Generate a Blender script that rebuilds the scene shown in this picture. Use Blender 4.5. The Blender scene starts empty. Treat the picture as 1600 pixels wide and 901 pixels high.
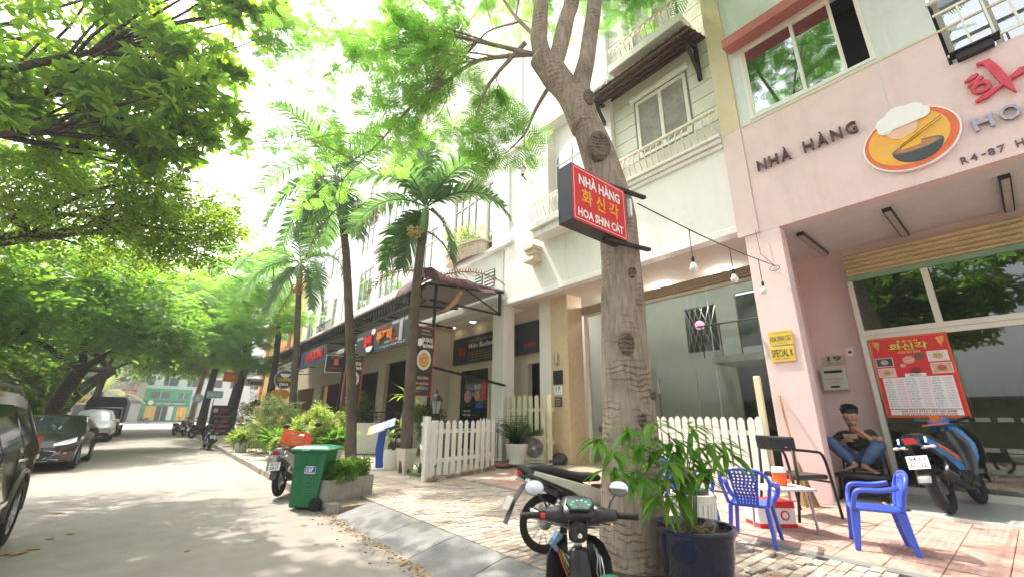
import bpy, math, random
import numpy as np
from math import radians, sin, cos, pi, sqrt
from mathutils import Vector, Matrix
S = bpy.context.scene
COL = S.collection
RND = random.Random(7)
# ------------------------------------------------------------------ camera
cam = bpy.data.objects.new('camera', bpy.data.cameras.new('camera'))
COL.objects.link(cam); S.camera = cam
cam.data.sensor_width = 36.0
cam.data.lens = 36.0 * 648.2 / 1600.0
cam.data.clip_start = 0.05; cam.data.clip_end = 3000
PITCH, ROLL, YAW = radians(17.27), radians(-0.606), radians(39.19)
_fw = Vector((sin(YAW)*cos(PITCH), cos(YAW)*cos(PITCH), sin(PITCH)))
_r0 = Vector((cos(YAW), -sin(YAW), 0)); _d0 = _fw.cross(_r0)
_r = cos(ROLL)*_r0 + sin(ROLL)*_d0; _d = -sin(ROLL)*_r0 + cos(ROLL)*_d0
_m = Matrix((_r, -_d, -_fw)).transposed().to_4x4(); _m.translation = (0, 0, 1.5)
cam.matrix_world = _m
# ------------------------------------------------------------------ sky, sun, exposure
SUN_EL, SUN_AZ = radians(62), radians(-14)      # azimuth from +y (down the street) towards +x
W = bpy.data.worlds.new('World'); S.world = W; W.use_nodes = True
wn = W.node_tree; bgn = wn.nodes['Background']
sky = wn.nodes.new('ShaderNodeTexSky'); sky.sky_type = 'NISHITA'; sky.sun_disc = False
sky.sun_elevation = SUN_EL; sky.sun_rotation = SUN_AZ
sky.air_density = 1.0; sky.dust_density = 6.0; sky.ozone_density = 0.6
hs = wn.nodes.new('ShaderNodeHueSaturation'); hs.inputs['Saturation'].default_value = 0.3
hs.inputs['Value'].default_value = 1.25
wn.links.new(sky.outputs[0], hs.inputs['Color']); wn.links.new(hs.outputs[0], bgn.inputs[0])
bgn.inputs[1].default_value = 0.15
sun = bpy.data.objects.new('sun', bpy.data.lights.new('sun', 'SUN')); COL.objects.link(sun)
sun.data.energy = 3.1; sun.data.angle = radians(0.6); sun.data.color = (1.0, 0.93, 0.82)
_sd = Vector((sin(SUN_AZ)*cos(SUN_EL), cos(SUN_AZ)*cos(SUN_EL), sin(SUN_EL)))
sun.rotation_euler = _sd.to_track_quat('Z', 'Y').to_euler()
sun.location = (0, 0, 40)
S.view_settings.view_transform = 'Standard'; S.view_settings.look = 'None'
S.view_settings.exposure = 1.5; S.view_settings.gamma = 1.0
S.view_settings.use_curve_mapping = False
S.cycles.max_bounces = 7; S.cycles.diffuse_bounces = 4; S.cycles.glossy_bounces = 3
S.cycles.transmission_bounces = 4; S.cycles.transparent_max_bounces = 12
S.cycles.use_denoising = True; S.cycles.caustics_reflective = False; S.cycles.caustics_refractive = False

# ------------------------------------------------------------------ materials
def nodes(name):
    m = bpy.data.materials.new(name); m.use_nodes = True
    nt = m.node_tree; b = nt.nodes['Principled BSDF']
    return m, nt, b
def N(nt, t, **kw):
    n = nt.nodes.new(t)
    for k, v in kw.items(): setattr(n, k, v)
    return n
def mat(name, rgb, rough=.6, metal=0., var=.12, scale=6., bump=0., bscale=60., spec=.5, rgb2=None, stretch=None, coat=0., emit=0., streak=0.):
    m, nt, b = nodes(name)
    b.inputs['Roughness'].default_value = rough; b.inputs['Metallic'].default_value = metal
    b.inputs['Specular IOR Level'].default_value = spec
    if coat: b.inputs['Coat Weight'].default_value = coat; b.inputs['Coat Roughness'].default_value = .05
    tc = N(nt, 'ShaderNodeTexCoord'); src = tc.outputs['Object']
    if stretch:
        mp = N(nt, 'ShaderNodeMapping'); mp.inputs['Scale'].default_value = stretch
        nt.links.new(src, mp.inputs[0]); src = mp.outputs[0]
    no = N(nt, 'ShaderNodeTexNoise'); no.inputs['Scale'].default_value = scale; no.inputs['Detail'].default_value = 8
    no.inputs['Roughness'].default_value = .65
    nt.links.new(src, no.inputs['Vector'])
    r = N(nt, 'ShaderNodeValToRGB'); r.color_ramp.elements[0].position = .3; r.color_ramp.elements[1].position = .7
    c0 = [max(0, c*(1-var)) for c in rgb]; c1 = [min(1, c*(1+var)) for c in rgb]
    if rgb2: c0, c1 = list(rgb), list(rgb2)
    r.color_ramp.elements[0].color = (*c0, 1); r.color_ramp.elements[1].color = (*c1, 1)
    nt.links.new(no.outputs['Fac'], r.inputs[0]); last = r.outputs[0]
    if streak:                                               # rain streaks and patchy grime
        for (sc_, st_, lo_, hi_) in ((2.2, (1, 1, .10), .56, .74), (1.1, (1, 1, .8), .58, .72)):
            ms = N(nt, 'ShaderNodeMapping'); ms.inputs['Scale'].default_value = st_; nt.links.new(tc.outputs['Object'], ms.inputs[0])
            ns = N(nt, 'ShaderNodeTexNoise'); ns.inputs['Scale'].default_value = sc_; ns.inputs['Detail'].default_value = 10; ns.inputs['Roughness'].default_value = .7; nt.links.new(ms.outputs[0], ns.inputs['Vector'])
            rs = N(nt, 'ShaderNodeMapRange'); rs.inputs[1].default_value = lo_; rs.inputs[2].default_value = hi_; rs.inputs[4].default_value = streak; nt.links.new(ns.outputs['Fac'], rs.inputs[0])
            xs = N(nt, 'ShaderNodeMixRGB', blend_type='MULTIPLY'); xs.inputs[2].default_value = (.62, .58, .50, 1); nt.links.new(rs.outputs[0], xs.inputs[0]); nt.links.new(last, xs.inputs[1]); last = xs.outputs[0]
    nt.links.new(last, b.inputs['Base Color'])
    if bump:
        n2 = N(nt, 'ShaderNodeTexNoise'); n2.inputs['Scale'].default_value = bscale; n2.inputs['Detail'].default_value = 6
        nt.links.new(src, n2.inputs['Vector'])
        bp = N(nt, 'ShaderNodeBump'); bp.inputs['Strength'].default_value = bump; bp.inputs['Distance'].default_value = .02
        nt.links.new(n2.outputs['Fac'], bp.inputs['Height']); nt.links.new(bp.outputs[0], b.inputs['Normal'])
    if emit:
        b.inputs['Emission Color'].default_value = (*rgb, 1); b.inputs['Emission Strength'].default_value = emit
    return m
def island(m_name, cols, rough=.8, bump=.25, bscale=30, fine=.3, fscale=9):
    """colour picked per object / per mesh island from a ramp, with fine noise on top"""
    m, nt, b = nodes(m_name); b.inputs['Roughness'].default_value = rough
    ge = N(nt, 'ShaderNodeNewGeometry'); oi = N(nt, 'ShaderNodeObjectInfo')
    ad = N(nt, 'ShaderNodeMath', operation='ADD'); fr = N(nt, 'ShaderNodeMath', operation='FRACT')
    nt.links.new(ge.outputs['Random Per Island'], ad.inputs[0]); nt.links.new(oi.outputs['Random'], ad.inputs[1])
    nt.links.new(ad.outputs[0], fr.inputs[0])
    r = N(nt, 'ShaderNodeValToRGB'); e = r.color_ramp.elements
    while len(e) < len(cols): e.new(.5)
    for i, c in enumerate(cols): e[i].position = i/(len(cols)-1); e[i].color = (*c, 1)
    nt.links.new(fr.outputs[0], r.inputs[0])
    tc = N(nt, 'ShaderNodeNewGeometry'); no = N(nt, 'ShaderNodeTexNoise'); no.inputs['Scale'].default_value = fscale; no.inputs['Detail'].default_value = 8
    nt.links.new(tc.outputs['Position'], no.inputs['Vector'])
    mx = N(nt, 'ShaderNodeMixRGB', blend_type='MULTIPLY'); mx.inputs[0].default_value = 1
    rr = N(nt, 'ShaderNodeMapRange'); rr.inputs[1].default_value = .3; rr.inputs[2].default_value = .7
    rr.inputs[3].default_value = 1-fine; rr.inputs[4].default_value = 1+fine*.5
    nt.links.new(no.outputs['Fac'], rr.inputs[0]); nt.links.new(r.outputs[0], mx.inputs[1]); nt.links.new(rr.outputs[0], mx.inputs[2])
    nt.links.new(mx.outputs[0], b.inputs['Base Color'])
    if bump:
        n2 = N(nt, 'ShaderNodeTexNoise'); n2.inputs['Scale'].default_value = bscale; n2.inputs['Detail'].default_value = 5
        nt.links.new(tc.outputs['Position'], n2.inputs['Vector'])
        bp = N(nt, 'ShaderNodeBump'); bp.inputs['Strength'].default_value = bump; bp.inputs['Distance'].default_value = .02
        nt.links.new(n2.outputs['Fac'], bp.inputs['Height']); nt.links.new(bp.outputs[0], b.inputs['Normal'])
    return m
def leafmat(name, cols, trans=.5, rough=.45, gloss=.25):
    m, nt, b = nodes(name); out = nt.nodes['Material Output']
    b.inputs['Roughness'].default_value = rough; b.inputs['Specular IOR Level'].default_value = gloss
    ge = N(nt, 'ShaderNodeNewGeometry')
    r = N(nt, 'ShaderNodeValToRGB'); e = r.color_ramp.elements
    while len(e) < len(cols): e.new(.5)
    for i, c in enumerate(cols): e[i].position = i/(len(cols)-1); e[i].color = (*c, 1)
    nt.links.new(ge.outputs['Random Per Island'], r.inputs[0]); nt.links.new(r.outputs[0], b.inputs['Base Color'])
    tr = N(nt, 'ShaderNodeBsdfTranslucent'); g = N(nt, 'ShaderNodeMixRGB', blend_type='MULTIPLY'); g.inputs[0].default_value = 1
    g.inputs[2].default_value = (2.75, 2.55, 1.5, 1)
    nt.links.new(r.outputs[0], g.inputs[1]); nt.links.new(g.outputs[0], tr.inputs[0])
    mx = N(nt, 'ShaderNodeMixShader'); mx.inputs[0].default_value = trans
    nt.links.new(b.outputs[0], mx.inputs[1]); nt.links.new(tr.outputs[0], mx.inputs[2]); nt.links.new(mx.outputs[0], out.inputs[0])
    return m
def barkmat(name, c0, c1, ring=18., rbump=.5, knots=True, dist=5., rmask=False):
    m, nt, b = nodes(name); b.inputs['Roughness'].default_value = .9; b.inputs['Specular IOR Level'].default_value = .2
    tc = N(nt, 'ShaderNodeTexCoord')
    mp = N(nt, 'ShaderNodeMapping'); mp.inputs['Scale'].default_value = (1, 1, .22); nt.links.new(tc.outputs['Object'], mp.inputs[0])
    n1 = N(nt, 'ShaderNodeTexNoise'); n1.inputs['Scale'].default_value = 26; n1.inputs['Detail'].default_value = 9; nt.links.new(mp.outputs[0], n1.inputs['Vector'])
    n2 = N(nt, 'ShaderNodeTexNoise'); n2.inputs['Scale'].default_value = 2.6; n2.inputs['Detail'].default_value = 7; nt.links.new(tc.outputs['Object'], n2.inputs['Vector'])
    wv = N(nt, 'ShaderNodeTexWave', bands_direction='Z'); wv.inputs['Scale'].default_value = ring/6.; wv.inputs['Distortion'].default_value = dist
    wv.inputs['Detail'].default_value = 4; wv.inputs['Detail Scale'].default_value = .9; wv.inputs['Detail Roughness'].default_value = .65; nt.links.new(tc.outputs['Object'], wv.inputs['Vector'])
    pw = N(nt, 'ShaderNodeMath', operation='POWER'); nt.links.new(wv.outputs['Fac'], pw.inputs[0]); pw.inputs[1].default_value = 7
    if rmask:
        n4 = N(nt, 'ShaderNodeTexNoise'); n4.inputs['Scale'].default_value = 3.2; n4.inputs['Detail'].default_value = 3; nt.links.new(tc.outputs['Object'], n4.inputs['Vector'])
        r4 = N(nt, 'ShaderNodeMapRange'); r4.inputs[1].default_value = .48; r4.inputs[2].default_value = .62; nt.links.new(n4.outputs['Fac'], r4.inputs[0])
        m4 = N(nt, 'ShaderNodeMath', operation='MULTIPLY'); nt.links.new(pw.outputs[0], m4.inputs[0]); nt.links.new(r4.outputs[0], m4.inputs[1]); pw = m4
    r = N(nt, 'ShaderNodeValToRGB'); e = r.color_ramp.elements
    e[0].position = .32; e[0].color = (*c0, 1); e[1].position = .68; e[1].color = (*c1, 1)
    a = N(nt, 'ShaderNodeMixRGB'); a.inputs[0].default_value = .45
    nt.links.new(n1.outputs['Fac'], a.inputs[1]); nt.links.new(n2.outputs['Fac'], a.inputs[2]); nt.links.new(a.outputs[0], r.inputs[0])
    cd = N(nt, 'ShaderNodeMixRGB', blend_type='MULTIPLY'); cd.inputs[2].default_value = (.62, .56, .5, 1)
    nt.links.new(pw.outputs[0], cd.inputs[0]); nt.links.new(r.outputs[0], cd.inputs[1])
    last = cd.outputs[0]
    if knots:
        vo = N(nt, 'ShaderNodeTexVoronoi'); vo.inputs['Scale'].default_value = 3.6; vo.inputs['Randomness'].default_value = 1.; mk = N(nt, 'ShaderNodeMapping'); mk.inputs['Scale'].default_value = (1, 1, .9)
        nt.links.new(tc.outputs['Object'], mk.inputs[0]); nt.links.new(mk.outputs[0], vo.inputs['Vector'])
        kr = N(nt, 'ShaderNodeMapRange'); kr.inputs[1].default_value = .07; kr.inputs[2].default_value = .16; kr.inputs[3].default_value = 1.; kr.inputs[4].default_value = 0.
        nt.links.new(vo.outputs['Distance'], kr.inputs[0])
        km = N(nt, 'ShaderNodeMixRGB', blend_type='MULTIPLY'); km.inputs[2].default_value = (.3, .25, .22, 1)
        nt.links.new(kr.outputs[0], km.inputs[0]); nt.links.new(last, km.inputs[1]); last = km.outputs[0]
    nt.links.new(last, b.inputs['Base Color'])
    sm = N(nt, 'ShaderNodeMath', operation='MULTIPLY_ADD'); nt.links.new(pw.outputs[0], sm.inputs[0]); sm.inputs[1].default_value = rbump; nt.links.new(n1.outputs['Fac'], sm.inputs[2])
    bp = N(nt, 'ShaderNodeBump'); bp.inputs['Strength'].default_value = .9; bp.inputs['Distance'].default_value = .022
    nt.links.new(sm.outputs[0], bp.inputs['Height']); nt.links.new(bp.outputs[0], b.inputs['Normal'])
    return m
def glassmat(name, tint=(.75, .85, .82), refl=.12, alpha=.8, ior=1.5):
    """window glass: part mirror by angle, part see-through"""
    m, nt, b = nodes(name); out = nt.nodes['Material Output']; nt.nodes.remove(b)
    gl = N(nt, 'ShaderNodeBsdfGlossy'); gl.inputs['Roughness'].default_value = .02; gl.inputs['Color'].default_value = (.95, .97, 1, 1)
    tr = N(nt, 'ShaderNodeBsdfTransparent'); tr.inputs[0].default_value = (*[c*alpha for c in tint], 1)
    fr = N(nt, 'ShaderNodeFresnel'); fr.inputs[0].default_value = ior
    ad = N(nt, 'ShaderNodeMath', operation='ADD'); ad.use_clamp = True; ad.inputs[1].default_value = refl; nt.links.new(fr.outputs[0], ad.inputs[0])
    mx = N(nt, 'ShaderNodeMixShader'); nt.links.new(ad.outputs[0], mx.inputs[0]); nt.links.new(tr.outputs[0], mx.inputs[1]); nt.links.new(gl.outputs[0], mx.inputs[2])
    nt.links.new(mx.outputs[0], out.inputs[0])
    return m

# ------------------------------------------------------------------ mesh builder
class MB:
    def __init__(s): s.v = []; s.f = []; s.m = []; s.M = None
    def av(s, p):
        p = Vector(p)
        if s.M is not None: p = s.M @ p
        s.v.append(tuple(p)); return len(s.v)-1
    def af(s, ids, m=0): s.f.append(tuple(ids)); s.m.append(m)
    def box(s, x0, x1, y0, y1, z0, z1, m=0):
        i = [s.av((x, y, z)) for z in (z0, z1) for y in (y0, y1) for x in (x0, x1)]
        for q in ((0, 2, 3, 1), (4, 5, 7, 6), (0, 1, 5, 4), (2, 6, 7, 3), (0, 4, 6, 2), (1, 3, 7, 5)): s.af([i[k] for k in q], m)
        return s
    def cbox(s, c, d, rot=None, m=0):
        old = s.M; T = Matrix.Translation(c)
        if rot is not None: T = T @ rot.to_4x4()
        s.M = T if old is None else old @ T
        s.box(-d[0]/2, d[0]/2, -d[1]/2, d[1]/2, -d[2]/2, d[2]/2, m); s.M = old; return s
    def bar(s, a, b, w, h=None, m=0, up=(0, 0, 1)):
        a, b = Vector(a), Vector(b); h = h or w; d = (b-a); L = d.length
        z = d.normalized(); u = Vector(up)
        if abs(z.dot(u)) > .95: u = Vector((1, 0, 0))
        x = u.cross(z).normalized(); y = z.cross(x)
        R = Matrix((x, y, z)).transposed()
        return s.cbox((a+b)/2, (w, h, L), R, m)
    def quad(s, a, b, c, d, m=0): s.af([s.av(p) for p in (a, b, c, d)], m); return s
    def tube(s, pts, rad, n=8, m=0, cap=True, flat=1.0):
        pts = [Vector(p) for p in pts]; k = len(pts)
        rad = [rad]*k if not hasattr(rad, '__len__') else [float(q) for q in rad]
        rings = []; px = None
        for i, p in enumerate(pts):
            t = (pts[min(i+1, k-1)]-pts[max(i-1, 0)]).normalized()
            if px is None:
                u = Vector((0, 0, 1)) if abs(t.z) < .9 else Vector((1, 0, 0)); px = u.cross(t).normalized()
            else: px = (px - t*px.dot(t)).normalized()
            py = t.cross(px)
            rings.append([s.av(p + rad[i]*(cos(2*pi*j/n)*px + sin(2*pi*j/n)*flat*py)) for j in range(n)])
        for a, b in zip(rings, rings[1:]):
            for j in range(n): s.af([a[j], a[(j+1) % n], b[(j+1) % n], b[j]], m)
        if cap: s.af(rings[0][::-1], m); s.af(rings[-1], m)
        return s
    def lathe(s, prof, n=24, c=(0, 0, 0), m=0, cap0=True, cap1=True, axis=None):
        c = Vector(c); R = axis if axis is not None else Matrix.Identity(3)
        rings = [[s.av(c + R @ Vector((r*cos(2*pi*j/n), r*sin(2*pi*j/n), z))) for j in range(n)] for r, z in prof]
        for a, b in zip(rings, rings[1:]):
            for j in range(n): s.af([a[j], a[(j+1) % n], b[(j+1) % n], b[j]], m)
        if cap0: s.af(rings[0][::-1], m)
        if cap1: s.af(rings[-1], m)
        return s
    def ell(s, c, r, n=12, k=8, m=0, rot=None):
        c = Vector(c); R = rot or Matrix.Identity(3)
        if not hasattr(r, '__len__'): r = (r, r, r)
        rings = []
        for i in range(1, k):
            th = pi*i/k
            rings.append([s.av(c + R @ Vector((r[0]*sin(th)*cos(2*pi*j/n), r[1]*sin(th)*sin(2*pi*j/n), -r[2]*cos(th)))) for j in range(n)])
        b = s.av(c + R @ Vector((0, 0, -r[2]))); t = s.av(c + R @ Vector((0, 0, r[2])))
        for j in range(n): s.af([b, rings[0][(j+1) % n], rings[0][j]], m); s.af([t, rings[-1][j], rings[-1][(j+1) % n]], m)
        for p, q in zip(rings, rings[1:]):
            for j in range(n): s.af([p[j], p[(j+1) % n], q[(j+1) % n], q[j]], m)
        return s
    def prism(s, poly, h, T=None, m=0, ms=None):
        """poly in local xy extruded along local +z by h; T places it"""
        old = s.M
        if T is not None: s.M = T if old is None else old @ T
        a = [s.av((x, y, 0)) for x, y in poly]; b = [s.av((x, y, h)) for x, y in poly]; n = len(poly)
        s.af(a[::-1], m); s.af(b, m)
        for j in range(n): s.af([a[j], a[(j+1) % n], b[(j+1) % n], b[j]], m if ms is None else ms)
        s.M = old; return s
    def loft(s, secs, m=0, cap=True, closed=True):
        """secs: list of equal-length point loops"""
        R = [[s.av(p) for p in c] for c in secs]; n = len(secs[0])
        for a, b in zip(R, R[1:]):
            for j in range(n if closed else n-1): s.af([a[j], a[(j+1) % n], b[(j+1) % n], b[j]], m)
        if cap: s.af(R[0][::-1], m); s.af(R[-1], m)
        return s
    def mesh(s, name, mats, smooth=False):
        me = bpy.data.meshes.new(name); me.from_pydata(s.v, [], s.f)
        for mm in (mats if isinstance(mats, (list, tuple)) else [mats]): me.materials.append(mm)
        if any(s.m): me.polygons.foreach_set('material_index', s.m)
        if smooth: me.polygons.foreach_set('use_smooth', [True]*len(s.f))
        me.update(); return me
    def build(s, name, mats, parent=None, smooth=False, bevel=0., sub=0, loc=None, rotz=None, auto=None):
        o = bpy.data.objects.new(name, s.mesh(name, mats, smooth)); COL.objects.link(o)
        if parent is not None: o.parent = parent
        if loc is not None: o.location = loc
        if rotz is not None: o.rotation_euler = (0, 0, rotz)
        if bevel:
            b = o.modifiers.new('bevel', 'BEVEL'); b.width = bevel; b.segments = 2; b.limit_method = 'ANGLE'; b.angle_limit = radians(40)
        if sub:
            b = o.modifiers.new('subd', 'SUBSURF'); b.levels = sub; b.render_levels = sub
        if auto: smooth_by_angle(o.data, auto)
        return o
def smooth_by_angle(me, deg=35):
    me.polygons.foreach_set('use_smooth', [True]*len(me.polygons))
    if hasattr(me, 'set_sharp_from_angle'): me.set_sharp_from_angle(angle=radians(deg))
def link(name, me, parent=None, loc=(0, 0, 0), rot=(0, 0, 0), scale=None):
    o = bpy.data.objects.new(name, me); COL.objects.link(o)
    if parent is not None: o.parent = parent
    o.location = loc; o.rotation_euler = rot
    if scale: o.scale = scale
    return o
def tag(o, label=None, cat=None, group=None, kind=None):
    if label: o['label'] = label
    if cat: o['category'] = cat
    if group: o['group'] = group
    if kind: o['kind'] = kind
    return o
def thing(name, label, cat, loc=(0, 0, 0), rotz=0., group=None, tilt=None):
    o = bpy.data.objects.new(name, None); COL.objects.link(o); o.location = loc
    o.rotation_euler = (tilt or 0, 0, rotz); o.empty_display_size = .2
    return tag(o, label, cat, group)
def dup(root, loc, rotz=0., label=None, group=None, scale=None):
    def cp(o, par):
        c = o.copy(); COL.objects.link(c)
        if par is not None: c.parent = par
        for ch in o.children: cp(ch, c)
        return c
    r = cp(root, None); r.location = loc; r.rotation_euler = (0, 0, rotz)
    if scale: r.scale = (scale,)*3 if not hasattr(scale, '__len__') else scale
    if label: r['label'] = label
    if group: r['group'] = group
    return r
FACE_W = Matrix(((0, 0, -1), (-1, 0, 0), (0, 1, 0)))      # text / prism facing the street (-x): reads towards -y
FACE_S = Matrix(((1, 0, 0), (0, 0, -1), (0, 1, 0)))       # facing -y
def T4(R, loc): 
    m = R.to_4x4(); m.translation = loc; return m
def text(body, T, width=None, height=None, m=None, parent=None, name='lettering', extrude=0., bold=0., align='CENTER', shear=0.):
    c = bpy.data.curves.new('t', 'FONT'); c.body = body; c.size = 1; c.extrude = 0; c.offset = bold; c.resolution_u = 2; c.shear = shear
    o = bpy.data.objects.new('t', c)
    me = bpy.data.meshes.new_from_object(o); bpy.data.objects.remove(o); bpy.data.curves.remove(c)
    n = len(me.vertices); co = np.empty(n*3); me.vertices.foreach_get('co', co); co = co.reshape(-1, 3)
    lo, hi = co.min(0), co.max(0); sz = np.maximum(hi-lo, 1e-4)
    sx = (width/sz[0]) if width else None; sy = (height/sz[1]) if height else None
    sx = sx or sy or 1; sy = sy or sx
    co[:, 0] = (co[:, 0]-(lo[0]+hi[0])/2)*sx if align == 'CENTER' else (co[:, 0]-lo[0])*sx
    co[:, 1] = (co[:, 1]-(lo[1]+hi[1])/2)*sy
    if extrude:
        fs = [list(p.vertices) for p in me.polygons]
        ec = {}
        for f in fs:
            for a, b in zip(f, f[1:]+f[:1]):
                k = (min(a, b), max(a, b)); ec.setdefault(k, []).append((a, b))
        V = np.vstack([co, co+[0, 0, extrude]]); F = [[i+n for i in f] for f in fs]
        for k, l in ec.items():
            if len(l) == 1: a, b = l[0]; F.append([a, b, b+n, a+n])
        bpy.data.meshes.remove(me); me = bpy.data.meshes.new(name); me.from_pydata(V.tolist(), [], F)
    else: me.vertices.foreach_set('co', co.ravel()); me.name = name
    me.transform(T); me.update()
    me.materials.clear(); me.materials.append(m)
    o = bpy.data.objects.new(name, me); COL.objects.link(o)
    if parent is not None: o.parent = parent
    return o
def disc_poly(r, n=28, ry=None): return [(r*cos(2*pi*i/n), (ry or r)*sin(2*pi*i/n)) for i in range(n)]
def rect(w, h, cx=0, cy=0): return [(cx-w/2, cy-h/2), (cx+w/2, cy-h/2), (cx+w/2, cy+h/2), (cx-w/2, cy+h/2)]
def ground_z(x): return 0. if x < 2.5 else (.13*(x-2.5)/.55 if x < 3.05 else .13 + (min(x, 8.9)-3.05)*.012)
# ------------------------------------------------------------------ shared materials
WHITE = mat('white_plaster', (.78, .765, .72), .8, streak=.38, var=.05, scale=1.4, bump=.06, bscale=90, stretch=(1, 1, .35))
CREAM = mat('cream_plaster', (.66, .58, .44), .75, var=.06, scale=2)
PINK = mat('pink_plaster', (.74, .575, .56), .8, streak=.22, var=.06, scale=1.6, bump=.12, bscale=120)
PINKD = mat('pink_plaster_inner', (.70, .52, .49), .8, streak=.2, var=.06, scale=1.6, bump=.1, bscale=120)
GREYW = mat('pale_grey_plaster', (.66, .70, .70), .8, streak=.3, var=.04, scale=1.5)
SOFFIT = mat('soffit_paint', (.66, .63, .62), .85, streak=.25, var=.06, scale=1.5)
BEIGE = mat('beige_plaster', (.66, .56, .38), .75, streak=.35, var=.05, scale=3)
STONE = mat('beige_stone', (.62, .47, .30), .45, var=.12, scale=7)
PVC = mat('white_window_frame', (.76, .74, .66), .4, var=.03)
WPAINT = mat('white_painted_wood', (.76, .75, .70), .55, streak=.4, var=.08, scale=12, bump=.15, bscale=40, stretch=(1, 1, .2))
BLACK = mat('black_plastic', (.012, .012, .013), .35, var=.2)
BLACKM = mat('black_steel', (.015, .014, .014), .45, metal=.3, var=.2)
RUBBER = mat('rubber', (.014, .014, .014), .8, var=.25, bump=.2)
CHROME = mat('chrome', (.75, .75, .76), .12, metal=1., var=.03)
STEEL = mat('steel', (.45, .45, .46), .3, metal=.9, var=.1)
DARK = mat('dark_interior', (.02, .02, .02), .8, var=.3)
RED = mat('red_print', (.62, .02, .02), .35, var=.04)
WHITEP = mat('white_print', (.82, .82, .82), .4, var=.02)
YELLOWP = mat('yellow_print', (.80, .44, .02), .4, var=.03)
BLACKP = mat('black_print', (.015, .015, .016), .4, var=.05)
ORANGEP = mat('orange_print', (.75, .18, .02), .4, var=.04)
BLUEP = mat('blue_print', (.02, .08, .42), .35, var=.04)
GREENP = mat('green_print', (.02, .30, .10), .4, var=.04)
PINKP = mat('pink_print', (.70, .36, .34), .4, var=.06)
CONC = mat('concrete', (.30, .28, .25), .85, streak=.5, var=.25, scale=5, bump=.25, bscale=50)
TERRA = mat('white_ceramic', (.72, .70, .64), .45, var=.07, scale=9)
SOIL = mat('soil', (.05, .033, .022), .95, var=.4, scale=30, bump=.8, bscale=50)
GLASS_UP = glassmat('upper_window_glass', (.6, .68, .72), .42, .8)
GLASS_17 = glassmat('casement_glass', (.35, .42, .43), .03, .5, 1.3)
GLASS_SHOP = glassmat('shop_glass', (.86, .90, .87), .0, .97, 1.3)
GLASS_DARK = glassmat('tinted_glass', (.16, .18, .17), .10, .9)
WOODB = mat('brown_wood', (.10, .05, .03), .6, var=.25, scale=14, stretch=(1, 1, .2))
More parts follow.
